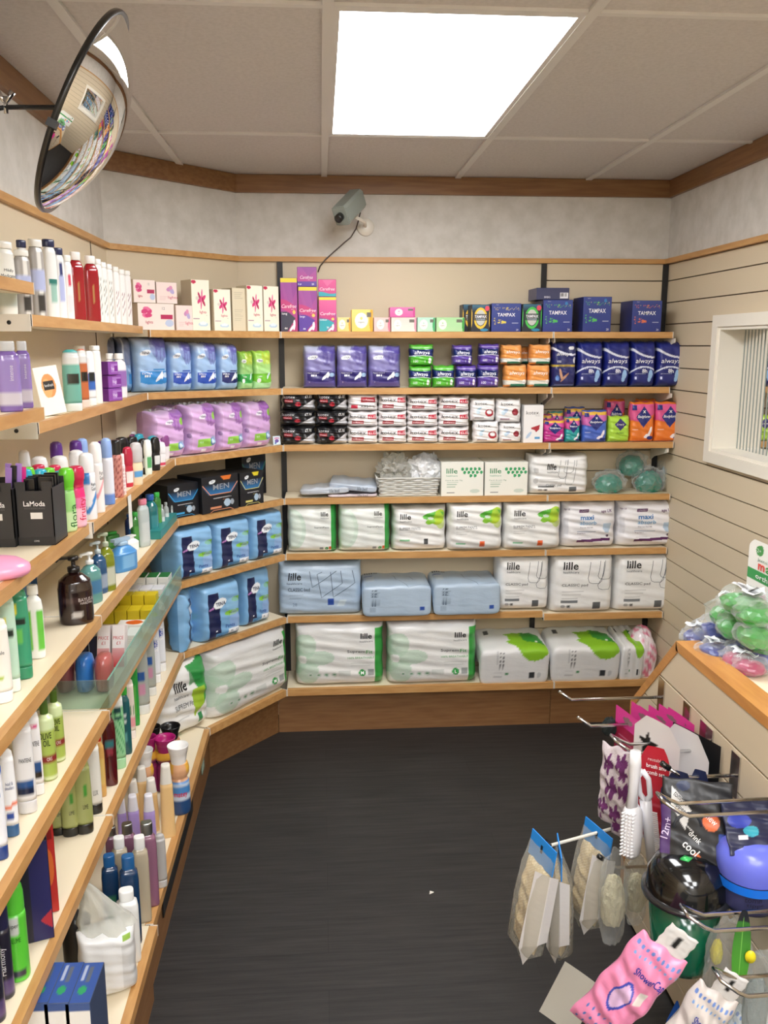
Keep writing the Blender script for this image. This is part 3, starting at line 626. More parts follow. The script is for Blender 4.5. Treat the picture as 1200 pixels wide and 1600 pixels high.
# --- kotex
def a_kb(a):
    a.rect(0, 0, 1, 1, '17171b'); a.poly([(.45, 0), (.95, .6), (1, .55), (1, 0)], 'd8d8dc'); a.ell(.5, .35, .09, .12, 'b02030'); a.ell(.48, .38, .03, .04, 'd87080'); a.rect(.1, .42, .34, .62, 'a83038'); a.ell(.5, .97, .6, .05, '333338', 0, .5)
pk('kotex_black', 'pad_pack', .13, None, a_kb, [('kotex', .24, .74, .18, 'e8e8ec', dict(b=.01, w=.36)), ('maxi', .22, .53, .1, 'f0c0c4', dict(w=.2)), ('£1.15', .82, .76, .16, 'ffffff', dict(b=.03, w=.2)), ('Super', .5, .58, .08, 'd0d0d8')], side='17171b', p=5, q=.6, wob=.003, seed=7)
def a_kw(a):
    a.rect(0, 0, 1, 1, 'f0ecec'); a.rect(.12, .2, .52, .42, 'b02c3a'); a.rect(.66, .52, .94, .8, 'd02c48'); a.rect(.62, .15, .9, .19, 'c8c0c4')
pk('kotex_white', 'pad_pack', .13, None, a_kw, [('kotex.', .35, .68, .2, '3a3a40', dict(b=.005, w=.56)), ('softness', .32, .31, .12, 'f4d8d8', dict(w=.34)), ('£1.15', .8, .66, .16, 'ffffff', dict(b=.03, w=.23))], side='dcd8d8', p=5, q=.5, wob=.002, seed=8)
pk('kotex_white_flip', 'pad_pack', .13, None, lambda a: (a.rect(0, 0, 1, 1, 'f0ecec'), a.rect(.42, .5, .9, .8, 'b02c3a'), a.rect(.1, .16, .32, .36, 'd02c48')), [('kotex.', .62, .26, .18, '3a3a40', dict(w=.5, r=180)), ('softness', .66, .65, .12, 'f4d8d8', dict(w=.36))], side='dcd8d8', p=5, q=.5, wob=.002, seed=8)
def a_ks(a):
    a.rect(0, 0, 1, 1, 'f2f0f0'); a.ell(.3, .55, .13, .05, 'b8d4e4', 40); a.ell(.26, .42, .08, .1, 'c8dcea', 20); a.ell(.72, .38, .17, .17, 'b02434'); a.ell(.72, .41, .1, .1, 'f2f0f0'); a.rect(.12, .12, .5, .2, 'c0b8bc')
def a_ks2(a):
    a.rect(0, 0, 1, 1, 'f2f0f0'); a.ell(.32, .5, .13, .08, 'b8cce4', 40); a.ell(.24, .42, .08, .1, 'c8dcea', 20); a.ell(.72, .46, .13, .15, '8c1c2c'); a.ell(.72, .46, .07, .05, 'b84050'); a.rect(.12, .12, .5, .2, 'c0a0b0')
for key, f in (('kotex_sq', a_ks), ('kotex_sq2', a_ks2)):
    pk(key, 'pad_pack', .11, None, f, [('kotex.', .4, .8, .13, '4a4a50', dict(w=.5))], side='e0dede', p=7, q=.45, seed=9)
cb('kotex_tall', 'liner_box', .1, lambda a: (a.rect(0, 0, 1, 1, 'f2f0f0'), a.poly([(.38, .4), (.84, .48), (.82, .36), (.66, .28), (.56, .34), (.4, .36)], 'b02434'), a.ell(.27, .2, .16, .05, 'b8cce4', 30), a.rect(.58, .1, .86, .15, '4a9ad0')), [('kotex.', .46, .8, .09, '3a3a40', dict(w=.68)), ('Normal', .7, .72, .025, '777777')], 'dcdad8', 'box')
# --- bodyform
def a_bf(c, dia='243080', pan='e04a9c', gold=True):
    def f(a):
        a.grad(0, 1, c, c); a.poly([(0, .55), (.4, .5), (1, .72), (1, .95), (0, .95)], pan, .9)
        if gold: a.rect(0, .86, 1, .96, 'e8b840')
        a.poly([(.2, .62), (.52, .9), (.84, .62), (.52, .36)], dia); a.ell(.8, .24, .05, .16, 'f6eef4', -25); a.ell(.68, .15, .12, .05, 'f6eef4', 15); a.ell(.82, .1, .14, .05, dia); a.rect(.08, .3, .3, .32, 'ffffff', .7); a.rect(.04, .8, .22, .92, dia)
    return f
for key, c, pan, g in (('bf_magenta', 'c0308c', 'd84aa0', True), ('bf_teal', '2aa0a0', 'e04a9c', True), ('bf_blue', '4a6ac8', 'd86ab0', True), ('bf_orange', 'ee8030', 'e0559c', False)):
    pk(key, 'pad_pack', .07, None, a_bf(c, pan=pan, gold=g), [('Bodyform', .52, .63, .09, 'ffffff', dict(s=.25, w=.5, b=.02)), ('x', .52, .76, .07, 'ffffff', dict(b=.03))], side=c, p=9, q=.4)
pk('bf_lime', 'pad_pack', .07, None, lambda a: (a.rect(0, 0, 1, 1, 'b4e04a'), a.poly([(.26, .68), (.52, .92), (.8, .68), (.52, .44)], '3a3078'), a.lines(.3, .75, .34, 3, .07, '6a9a30')), [('Simply', .52, .68, .1, 'ffffff', dict(s=.2, w=.36)), ('ULTRA', .5, .36, .07, '3a6a20')], side='a0cc40', p=7, q=.45)
# --- lille
def a_lbox(a):
    a.rect(0, 0, 1, 1, 'f0f0e6')
    for i in range(5):
        for j in range(4):
            if (i+j < 6) and not (j == 3 and i < 4) and not (j == 2 and i < 2): a.ell(.5+.1*i+.05*(j % 2), .8-.1*j, .035, .05, '2aa060')
    a.lines(.12, .4, .42, 3, .07, '6aa080', .02); a.ell(.8, .14, .12, .06, 'd0dcd0'); a.rect(.12, .08, .32, .11, '909090')
cb('lille_box', 'pad_box', .16, a_lbox, [('lille', .25, .74, .15, '2a8a58', dict(b=.025, w=.26)), ('healthcare', .25, .6, .05, '5aa080', dict(w=.26)), ('Carré de soin 75g', .3, .46, .045, '5a8a70', dict(w=.4))], 'deded4', 'box', top='f2f2ea')
def draw_classic(u0=.45):
    def f(a):
        a.rect(0, 0, 1, 1, 'efefee'); c = '8a8e92'
        def ln(u0, v0, u1, v1): a.rect(min(u0, u1)-.005, min(v0, v1)-.004, max(u0, u1)+.005, max(v0, v1)+.004, c)
        pass
        a.rect(.14, .19, .4, .24, '7a7e82'); a.rect(.66, .08, .78, .2, '5c6064'); a.ell(.17, .13, .035, .03, 'b0b0b0'); a.ell(.26, .13, .035, .03, 'a0a0a0'); a.ell(.26, .13, .015, .013, '333333')
        a.lines(.15, .5, .4, 3, .06, 'a8a8a8', .012)
    return f
def t_lille(u, v, h, w_=.24, c='202022'): return [('lille', u, v, h, c, dict(b=.045, w=w_, a='l', s=.08)), ('healthcare', u, v-h*.85, h*.3, '606468', dict(w=w_*1.05, a='l'))]
UL = [('LINE', q, .008, '70757a') for q in ([(.6, .9), (.56, .62), (.58, .55), (.63, .53), (.74, .53), (.78, .57), (.82, .9)], [(.76, .92), (.72, .66), (.74, .62), (.8, .6), (.9, .6), (.94, .64), (.96, .9)], [(.84, .92), (.8, .66), (.72, .5), (.74, .44), (.8, .42), (.9, .42), (.93, .48), (.95, .7)])]
pk('lille_classic', 'pad_pack', .2, None, draw_classic(), t_lille(.16, .84, .13)+[('CLASSIC pad', .14, .5, .06, '3a3c40', dict(a='l', w=.42, s=.05))]+UL, side='d8d8da', p=9, q=.34, crimp=.006, wob=.0009)
pk('lille_classic_wide', 'pad_pack', .2, None, lambda a: (draw_classic()(a), a.rect(.05, .2, .13, .8, 'efefee'), a.ell(.1, .62, .04, .07, 'c8c8c8'), a.ell(.1, .36, .04, .07, 'c8c8c8')), [('lille', .28, .72, .16, '202022', dict(b=.045, w=.15, a='l', s=.08)), ('healthcare', .28, .58, .045, '606468', dict(w=.17, a='l')), ('CLASSIC pad', .26, .24, .08, '3a3c40', dict(a='l', w=.26, s=.05))]+[('LINE', [(u+.18*u0, v) for u, v in q], .006, '70757a') for u0, q in ((0, [(.5, .88), (.46, .5), (.5, .42), (.56, .42), (.6, .5), (.62, .88)]), (.5, [(.5, .88), (.46, .6), (.5, .56), (.58, .56), (.62, .6), (.64, .88)]), (.6, [(.52, .9), (.47, .3), (.5, .26), (.58, .26), (.62, .34), (.66, .88)]))], side='d4d4d4', p=9, q=.34, wob=.002)
def a_sup(a):
    a.rect(0, 0, 1, 1, 'eaeeea'); a.ell(.12, .5, .26, .42, 'c8dece', 0, .8); a.ell(.1, .5, .2, .36, 'dce8de', 0, .8); a.rect(.885, 0, 1, 1, '2fa044')
    a.ell(.8, .09, .035, .035, '2a9a50'); a.rect(.66, .07, .72, .12, '9098a0'); a.rect(.84, .06, .885, .13, 'e86830'); a.lines(.55, .85, .4, 1, .06, 'b4c8ba', .015)
pk('suprem_pants', 'pants_pack', .18, None, a_sup, [('lille', .76, .82, .09, '202022', dict(b=.045, w=.15)), ('healthcare', .76, .74, .03, '707478', dict(w=.16)), ('SupremPants', .7, .54, .045, '404848', dict(w=.3)), ('L', .8, .09, .03, 'ffffff')], side='b8ccbe', p=8, q=.36, crimp=.006)
def a_leaf(s):
    def f(a):
        a.rect(0, 0, 1, 1, 'f0f0ee'); a.ell(.84, .76, .12, .17, 'a8d02c', -25); a.ell(.75, .8, .2, .08, '5cb83c', 12); a.ell(.72, .7, .13, .07, '8ccc3c', 40); a.ell(.86, .7, .09, .2, 'bcd838', 10, .7); a.ell(.7, .74, .05, .03, 'c8d8c8')
        if s: a.rect(.56, .1, .66, .22, 'e8632c'); a.rect(.13, .15, .3, .19, '8cc8a0')
        else: a.rect(.57, .17, .66, .29, '3a3c40'); a.rect(.13, .24, .32, .28, '7cc08c')
        a.lines(.13, .4, .48, 3, .05, 'b0b0b0', .014)
    return f
for key, s in (('suprem_leaf', 0), ('suprem_leaf_orange', 1)):
    pk(key, 'pants_pack', .19, None, a_leaf(s), t_lille(.14, .78 if not s else .8, .12, .2)+[('SUPREM PANTS', .13, .52, .055, '50545a', dict(a='l', w=.38))], side='d8dad8', p=8, q=.36, crimp=.006, wob=.002, seed=5)
def a_maxi(a):
    a.rect(0, 0, 1, 1, 'efeef2'); a.rect(.27, .78, .46, .84, '5a1f5c'); a.poly([(.25, .13), (.86, .17), (.86, .23), (.25, .19)], '5a1f5c')
    a.poly([(.72, .55), (.88, .55), (.86, .42), (.82, .34), (.77, .34), (.73, .42)], 'b4c8dc'); a.rect(.25, .36, .6, .368, '8090b0'); a.lines(.28, .5, .28, 2, .04, 'b0b0b8', .01); a.ell(.81, .28, .025, .028, '4a3050'); a.rect(.03, .3, .09, .66, 'dcdce2')
pk('maxi_absorb', 'pants_pack', .2, None, a_maxi, [('maxi', .3, .67, .1, '2a78bc', dict(b=.035, w=.25, a='l')), ('absorb', .3, .555, .09, '5aa8d8', dict(w=.3, a='l')), ('age UK', .78, .8, .08, '5a2a62', dict(b=.02, w=.22)), ('UNISEX', .365, .81, .032, 'f0e8f4', dict(w=.14)), ('age UK', .07, .83, .05, '5a2a62', dict(w=.09)), ('Discreet Anti leak', .42, .46, .028, '403848', dict(w=.24)), ('Regular+', .33, .325, .03, '5a2a62', dict(w=.14))], side='e0e0e6', p=7, q=.38, crimp=.008, wob=.0025, seed=3)
def a_bed(a):
    a.grad(0, 1, 'aec4dc', 'b8cce0')
    a.rect(.6, .2, .67, .33, '2a50a8'); a.poly([(.7, .18), (.74, .3), (.82, .3), (.79, .18)], 'c8d8e4'); a.lines(.13, .3, .42, 2, .08, '8496ac', .014)
pk('bed_pad', 'bed_pad_pack', .17, None, a_bed, [('lille', .13, .76, .15, '1c222c', dict(b=.04, w=.15, a='l', s=.1)), ('healthcare', .11, .63, .04, '40506a', dict(w=.18, a='l')), ('CLASSIC bed', .12, .51, .07, '2c3850', dict(a='l', w=.26)), ('28', .2, .22, .06, '8094b0')]+[('LINE', q, .007, '586a82') for q in ([(.38, .86), (.41, .55), (.56, .7), (.7, .86)], [(.53, .84), (.47, .8), (.52, .35), (.77, .62), (.75, .86)], [(.63, .84), (.66, .35), (.92, .62), (.89, .86)])], side='a4b8d0', p=10, q=.3, crimp=.004)
def a_fit(size):
    def f(a):
        a.rect(0, 0, 1, 1, 'ececea')
        for r in range(5, 360, 72): a.ell(.08+.17*math.cos(math.radians(r)), .45+.23*math.sin(math.radians(r)), .19, .12, 'b8d4be', r if abs(math.sin(math.radians(r))) < .9 else 90, .75)
        a.ell(.08, .45, .05, .07, 'f4f6f4'); a.grad(.86, 1, 'dededc', 'c8c8c8'); a.rect(.9, 0, 1, .93, '38a244')
        a.ell(.755, .22, .04, .055, '2f9a48'); a.rect(.82, .18, .89, .27, 'a0a4a4')
        for i in range(4): a.ell(.17+i*.09, .2, .03, .04, 'd0dad2'); a.ell(.17+i*.09, .2, .012, .018, '6aa078')
        a.rect(.48, .18, .62, .26, 'd4d8d4'); a.lines(.62, .88, .38, 2, .04, 'c4c8c4', .01)
    return f
for s in 'ML':
    pk('fit_'+s, 'slip_pack', .21, None, a_fit(s), [('lille', .8, .82, .09, '202022', dict(b=.045, w=.13)), ('healthcare', .8, .735, .03, '606468', dict(w=.15)), ('Suprem', .685, .565, .06, '3a3c40', dict(w=.2, b=.01)), ('Fit', .835, .565, .06, '3aa044', dict(w=.075, b=.01)), ('100% BREATHABLE', .74, .47, .032, '3a9a50', dict(w=.3)), (s, .755, .22, .05, 'ffffff', dict(b=.03))], side='d8dcd8', p=9, q=.34, crimp=.012, wob=.0018, seed=6)
def a_fit2(a):
    a.rect(0, 0, 1, 1, 'ececea'); a.poly([(.58, .95), (.95, 1), (.97, .5), (.86, .35)], '3aa04a'); a.poly([(.62, .62), (.86, .62), (.86, .35), (.66, .22)], 'a4c838'); a.poly([(.58, .95), (.6, .68), (.95, .75), (.97, 1)], '2c8c44', .8); a.rect(.72, .1, .82, .24, '2c8a4c'); a.rect(.86, .14, .97, .26, 'd4d8d4'); a.lines(.3, .6, .34, 2, .08, 'a0a4a4', .014); a.rect(.36, -.1, .5, .05, '8cc49c')
pk('fit_leaf', 'slip_pack', .2, None, a_fit2, [('lille', .3, .73, .15, '202022', dict(b=.045, w=.22, a='l')), ('healthcare', .29, .58, .05, '606468', dict(w=.25, a='l')), ('SUPREM Fit', .29, .44, .07, '50545a', dict(a='l', w=.34))], side='d8dad8', p=8, q=.38, crimp=.01, wob=.003, seed=8)
# --- TENA pants / lady pants / men
def a_tp(a):
    a.grad(0, 1, '78aedc', '8cbce6'); a.poly([(.13, 0), (.44, 0), (.38, .88), (.12, .88)], '1c2450'); a.ell(.42, .67, .17, .085, 'f2f6fa', 12); a.ell(.86, .68, .14, .05, '7cc040'); a.ell(.74, .45, .2, .05, '8ccc44'); a.ell(.8, .3, .14, .2, 'a4b8ea', 10, .5); a.ell(.75, .6, .18, .12, '9cd0f0', 0, .5)
    a.rect(.3, .03, .62, .12, '4a98d8'); a.rect(.62, .07, .95, .15, 'f0f4fa'); a.ell(.2, .6, .07, .02, 'c88ad0', 10); a.ell(.31, .18, .02, .015, 'ffffff')
pk('tena_pants', 'pants_pack', .2, None, a_tp, [('TENA', .43, .665, .065, '16244e', dict(b=.02, w=.26)), ('Pants', .66, .22, .07, '2c5aa8', dict(b=.01, w=.24)), ('Plus', .4, .075, .045, '1c3a78', dict(w=.12)), ('M   12', .78, .11, .04, '303850', dict(w=.2)), ('Total secure', .74, .45, .03, '2a5020', dict(w=.2))], side='6098cc', p=12, q=.3, crimp=.006, wob=.0012, seed=9)
def a_tlp(a):
    a.grad(0, 1, 'd4a8dc', 'dcb4e2'); a.grad(.85, 1, 'd8b0dc', 'b89cc0')
    for cx, cy, r in ((.58, .8, 20), (.68, .74, 0), (.8, .72, -10), (.92, .76, -25)): a.ell(cx, cy, .08, .16, '9250ac', r, .6)
    a.ell(.8, .93, .25, .1, '8a48a4', 0, .8); a.ell(.84, .78, .06, .08, '90cc48'); a.ell(.48, .77, .13, .045, 'f4eef8', 10); a.rect(.28, .16, .78, .32, '98d050'); a.ell(.8, .25, .1, .08, '4a84c8'); a.rect(.78, .2, 1, .36, 'a8c8ec', .6); a.ell(.8, .25, .06, .05, 'd4e8f4'); a.rect(.4, .05, .6, .11, 'efe8f4'); a.rect(0, 0, .12, 1, 'b896c4', .6); a.ell(.07, .4, .04, .05, '8a6a9a')
pk('tena_lpants', 'pants_pack', .13, None, a_tlp, [('TENA', .48, .77, .04, '3a2a60', dict(b=.02, w=.2)), ('lady', .36, .44, .045, '9060a8', dict(a='l')), ('pants', .36, .38, .045, '9060a8', dict(a='l')), ('PLUS', .4, .25, .04, 'f4fff0')], side='c09ac8', p=7, q=.4, crimp=.01, wob=.002, seed=10)
def a_men(c, tab=None):
    def f(a):
        a.rect(0, 0, 1, 1, '14161e'); a.grad(.5, .8, '2a74b0', '14161e'); a.below(lambda u: np.maximum(.38, .75-1.4*np.minimum(u, 1-u)), '14161e')
        if tab: a.poly([(.5, 1), (.82, 1), (.76, .87), (.6, .87)], tab)
        a.ell(.68, .22, .09, .11, 'b0c8dc'); a.ell(.82, .22, .05, .08, 'a0a8b4'); a.rect(.22, .1, .52, .15, c); a.ell(.28, .86, .09, .05, 'eef2f6', 15); a.lines(.3, .75, .4, 1, .06, 'e8e8ec', .022)
    return f
for key, c, tb in (('men_blue', '3aa0d8', None), ('men_orange', 'd8906a', 'e0762c'), ('men_yellow', 'd8d07a', 'e0cc2c'), ('men_green', '3a8a5a', None)):
    cb(key, 'pad_box', .15, a_men(c, tb), [('MEN', .52, .7, .15, '9aa0aa', dict(b=.02, w=.44)), ('TENA', .28, .86, .03, '223355'), ('ABSORBENT PROTECTOR', .55, .385, .022, 'e8e8ec', dict(w=.5)), ('LEVEL 2', .6, .33, .025, c), ('LINE', [(.02, .78), (.22, .5), (.78, .5), (.98, .78)], .02, c), ('LINE', [(.2, .0), (.3, .06), (.75, .06), (.85, .0)], .014, c)], '101218', 'box', top='181a20')
# ================================================================== BACK WALL
# --- top shelf
G = 'boxes on the top shelf of the back wall'
put('care_long', 'b', 1, 438, 465, 434, 'tall purple liner box with grey lower corner, far left of the top back shelf', G)
put('care_large', 'b', 1, 466, 496, 448, 'tall purple liner box with violet lower corner, second from left on top back shelf', G, tid='cl')
put('care_short', 'b', 1, 464, 495, 417, 'small purple liner box lying topmost on the tall violet-cornered box', G, on='cl')
put('care_teal', 'b', 1, 498, 526, 464, 'pink liner box with teal wave and yellow top strip on top back shelf', G, tid='ct')
put('care_pinktop', 'b', 1, 497, 525.5, 436.5, 'short pink liner box with teal hem, set on the yellow-stripped pink one', G, on='ct')
put('org_yellow_small', 'b', 1, 527, 548, 496, 'small pale yellow box between the pink liner boxes and a bigger yellow box', G)
put('org_yellow', 'b', 1, 549, 583, 483.5, 'larger yellow box with round white badge on the top back shelf', G)
put('org_pink_small', 'b', 1, 584, 610, 496, 'small salmon pink box right of the larger yellow box', G)
put('org_pale', 'b', 1, 611, 651, 496, 'wide pale cream box supporting a magenta box', G, tid='op')
put('org_magenta', 'b', 1, 609, 649, 480, 'magenta box with round badge on top of the wide pale cream box', G, on='op')
put('org_mint', 'b', 1, 652, 680, 496, 'small mint box with green corner right of the cream box', G)
put('org_green', 'b', 1, 681.5, 726, 496, 'wide light green box with round badge on the top back shelf', G)
put('comp_yellow', 'b', 1, 736, 766, 476, 'black tampon box with yellow ring badge, front one of two', G)
put('comp_yellow', 'b', 1, 728, 758, 474, 'black tampon box half hidden behind the yellow ringed one', G, push=.095)
put('tam_yellow', 'b', 1, 767.5, 814.5, 474, 'navy tampon box with yellow dots between two black ringed boxes', G)
put('comp_green', 'b', 1, 815.5, 847, 475, 'black tampon box with green ring badge on the top back shelf', G)
put('tam_green', 'b', 1, 848, 895, 468.5, 'navy tampon box with green dots, carrying a plain grey-blue box', G, tid='tg')
put('tam_end', 'b', 1, 838, 890, 449.7, 'grey-blue box with barcode lying on the green-dotted navy box', G, on='tg', inset=.02)
put('tam_green', 'b', 1, 910.5, 955.5, 463.6, 'large navy tampon box with green dots standing alone right of the barcode box', G)
put('tam_orange', 'b', 1, 987, 1034, 469.5, 'navy tampon box with orange dots at the right end of the top shelf', G)
# --- second shelf
G = 'packs on the second shelf of the back wall'
for x0, x1, l in ((473, 525, 'deep purple night pad pack, leftmost on the second back shelf'), (526, 574.5, 'deep purple night pad pack, middle of three alike'), (575.5, 627, 'deep purple night pad pack, right of three alike, beside the green packs')):
    put('tena_max', 'b', 2, x0, x1, 540, l, G)
put('alw_green', 'b', 2, 640, 675.5, 572, 'green and navy pad pack at the bottom left of the green stack', G, tid='ag'); put('alw_green', 'b', 2, 640, 679, 538, 'green and navy pad pack on top of another green one', G, on='ag')
put('alw_green', 'b', 2, 677, 712, 571, 'single green and navy pad pack next to the stacked green pair', G)
put('alw_purple', 'b', 2, 713.5, 746.5, 571, 'violet pad pack at the bottom of the left violet stack', G, tid='ap1'); put('alw_purple', 'b', 2, 708, 740, 539, 'violet pad pack on top of the left violet stack', G, on='ap1')
put('alw_purple', 'b', 2, 747.5, 781.5, 570, 'violet pad pack at the bottom of the right violet stack', G, tid='ap2'); put('alw_purple', 'b', 2, 750, 782.5, 537, 'violet pad pack on top of the right violet stack', G, on='ap2')
put('alw_orange', 'b', 2, 789, 825, 570, 'orange pad pack at the bottom left of four orange ones', G, tid='ao1'); put('alw_orange', 'b', 2, 784.5, 817.5, 538.6, 'orange pad pack at the top left of four orange ones', G, on='ao1')
put('alw_orange', 'b', 2, 826.5, 861, 570, 'orange pad pack at the bottom right of four orange ones', G, tid='ao2'); put('alw_orange', 'b', 2, 830, 863, 538, 'orange pad pack at the top right of four orange ones', G, on='ao2')
put('alw_orange', 'b', 2, 819, 845, 541, 'orange pad pack half hidden behind the upper right orange one', G, on='ao2', push=.11)
put('alw_big', 'b', 2, 864, 902, 534.5, 'navy big pack with a gold band and gymnast picture', G)
for i, (x0, x1) in enumerate(((904, 944), (945.5, 986.5), (988.5, 1026.5), (1028, 1069))):
    put('alw_8h', 'b', 2, x0, x1, 533.5, 'navy night pad pack with white crescent, '+['next to the gold-banded big pack', 'second of the four plain navy ones', 'third of the four plain navy ones', 'at the right end of the second back shelf'][i], G)
# --- third shelf
G = 'stacked black pad packs'
R3 = ['top', 'middle', 'bottom']
for c, (x0, x1) in enumerate(((437, 492), (493, 543))):
    for r in (2, 1, 0):
        yt = [612, 641, 666][r]; kw = dict(on=f'kb{c}{r+1}') if r < 2 else {}
        put('kotex_black', 'b', 3, x0+[2, 0, 1][r], x1, yt+(1 if r < 2 else 0), f'black pad pack, {R3[r]} of the {["left", "right"][c]} black column', G, tid=f'kb{c}{r}', inset=.006, **kw)
G = 'stacked white pad packs with red price'
for c, (x0, x1, y0) in enumerate(((543.5, 591.5, 615), (592, 637, 616), (638, 686.5, 620), (687, 735.5, 619))):
    for r in (2, 1, 0):
        yt = [y0, 643, 667.5][r]; kw = dict(on=f'kw{c}{r+1}') if r < 2 else {}
        put('kotex_white_flip' if (c == 0 and r == 0) else 'kotex_white', 'b', 3, x0, x1, yt, f'white pad pack with red price flash, {R3[r]} of the {["first", "second", "third", "fourth"][c]} white column'+(' and upside down' if (c == 0 and r == 0) else ''), G, tid=f'kw{c}{r}', inset=.01, **kw)
G = 'small packs on the third shelf of the back wall'
put('kotex_sq', 'b', 3, 741, 781, 658.5, 'square white pad pack with red ring, lower left of four', G, tid='k1'); put('kotex_sq', 'b', 3, 737, 775.5, 623.5, 'square white pad pack with red ring, upper left of four', G, on='k1')
put('kotex_sq2', 'b', 3, 782, 816.5, 661, 'square white pad pack with dark red oval, lower right of four', G, tid='k2'); put('kotex_sq2', 'b', 3, 777, 816, 624, 'square white pad pack with dark red oval, upper right of four', G, on='k2')
put('kotex_tall', 'b', 3, 818, 849, 633, 'tall white box with red briefs picture on the third back shelf', G)
put('bf_magenta', 'b', 3, 849.8, 883.5, 656, 'small magenta pad pack in front of the teal one', G)
put('bf_magenta', 'b', 3, 848, 872, 650, 'magenta pad pack hidden behind the small front magenta one', G, push=.085)
put('bf_teal', 'b', 3, 884, 907.5, 652, 'teal pad pack between the magenta and blue ones', G)
put('bf_teal', 'b', 3, 866, 890, 646, 'teal pad pack peeking out behind the front teal one', G, push=.09)
put('bf_blue', 'b', 3, 911.4, 950, 641.5, 'blue pad pack with pink band on the third back shelf', G)
put('bf_blue', 'b', 3, 893, 925, 638.5, 'blue pad pack peeking out behind the front blue one', G, push=.09)
put('bf_lime', 'b', 3, 951.5, 985.5, 650.5, 'lime green pad pack between the blue and orange ones', G)
put('bf_orange', 'b', 3, 986, 1024, 628.5, 'orange pad pack with pink band, left of the front pair', G)
put('bf_orange', 'b', 3, 1025, 1067, 628, 'orange pad pack with pink band, right end of the third back shelf', G)
put('bf_orange', 'b', 3, 958, 990, 626, 'orange pad pack, left one of the two hidden behind', G, push=.1)
put('bf_orange', 'b', 3, 1008, 1040, 626, 'orange pad pack, right one of the two hidden behind', G, push=.1)
P, t = frame('b', 3); c = hit(436, 653, (0, YF+.002), (1, 0))
o = carton(.032, .038, .012, lambda a: (a.rect(0, 0, 1, 1, 'd8ecf6'), a.ell(.5, .45, .3, .2, '6a58a8'), a.ell(.3, .2, .15, .1, '3a6ab8')), [('ABN', .5, .75, .25, 'e04a9a', dict(b=.03, w=.7))], side='c8dce6').build('shelf_card', 'printed_card', None, (c[0]-.006, YF-.012, SZ[3]+.045)); o.rotation_euler = (0, -.06, .15)
o.location.z = SZ[3]+.001; o.location.y = YF+.03; o.location = (c[0]-.012, YF+.012, SZ[3]+.0012); o.scale = (1, 1, 1); tag(o, 'small light blue sample box with violet swirl left of the black packs', 'box')
o.data.transform(Matrix.Scale(1.9, 4, (0, 0, 1))) if False else None
# --- fourth shelf
def slab(w, h, d, art, txt=(), q=.3, seed=0, nu=56, ns=90, wob=.002, end=.35, pe=9):
    mb = MB(); U, V = np.meshgrid(np.linspace(-1, 1, nu)*.5+.5*np.sin(np.pi/2*np.linspace(-1, 1, nu)), np.linspace(0, 1.6, ns)); u, v = U.ravel(), V.ravel()
    f = lambda x: np.sign(x)*np.abs(x)**q
    PH = np.linspace(-np.pi/4, 1.3*np.pi, 1500); Yq, Zq = -(d/2)*f(np.cos(PH)), h/2*(1+f(np.sin(PH))); SL = np.r_[0, np.cumsum(np.hypot(np.diff(Yq), np.diff(Zq)))]; s_h, s_t = np.interp(np.pi/4, PH, SL), np.interp(3*np.pi/4, PH, SL)
    def pos(u, v):
        ph = np.interp(np.interp(v, [0, .5, 1, 1.6], [0, s_h, s_t, SL[-1]]), SL, PH); b = (1-np.clip(np.abs(u), 0, 1)**pe)**end
        wv = wob*(np.sin(11*u+seed)+np.sin(9*v+3*u+seed*2)); bb = .12+.88*b
        return np.stack([w/2*u, -(d/2)*f(np.cos(ph))*(.7+.3*b)+wv*.5, h/2*(1+f(np.sin(ph))*bb)+wv*b*(v > .45)], -1)
    a = Art((u+1)/2, v, 'ffffff'); art(a)
    mb.add(pos(u, v), [(j*nu+i, j*nu+i+1, j*nu+nu+i+1, j*nu+nu+i) for j in range(ns-1) for i in range(nu-1)], a.c, 0, True)
    for t in txt:
        def sf(x, z, e):
            r = pos(np.array(2*x/w), np.array(z)); r2 = pos(np.array(2*x/w), np.array(z+.01)); n = Vector((0, r2[2]-r[2], -(r2[1]-r[1]))).normalized(); return (r[0], r[1]-abs(n.y)*(e+.0008), r[2]+abs(n.z)*(e+.0012))
        tt = list(t); put_text(mb, tt, w, 1.0, sf)
    return mb
G = 'flat wrapped bed pads'
def a_flat(c):
    return lambda a: (a.rect(0, 0, 1, 2, c), a.lines(.2, .6, .3, 2, .1, '7a8494', .03))
def flat(key, x0, x1, yb, yt, d, label, tilt=(0, 0, 0), dz=0, dy=0, col='c2cad4', h=.02):
    P, t = frame('b', 4); a = hit(x0, yb, (0, YF+.01), (1, 0)); b = hit(x1, yb, (0, YF+.01), (1, 0)); w = b[0]-a[0]
    mb = slab(w, h, d, a_flat(col), [('lille bed', .7, .25, .2, '4a5668', dict(w=.2))], seed=x0)
    o = mb.build('folded_bed_pad', 'printed_film', None, ((a[0]+b[0])/2, YF+.012+d/2+dy, SZ[4]+.001+dz)); o.rotation_euler = tilt; tag(o, label, 'bed pad', G); return o
flat(0, 512, 590, 778, 770, .18, 'thin pinkish wrapped pad at the bottom of the flat pile', h=.014, col='d8ccd2')
flat(1, 470, 548, 780, 755, .17, 'greyish wrapped bed pad lying lowest on the left of the pile', (0, -.05, -.06), .013, 0, h=.03)
flat(2, 516, 592, 768, 736, .19, 'blue-white wrapped bed pad lying on top of the flat pile', (0.05, .09, -.1), .03, .005, 'b8c4d4', .032)
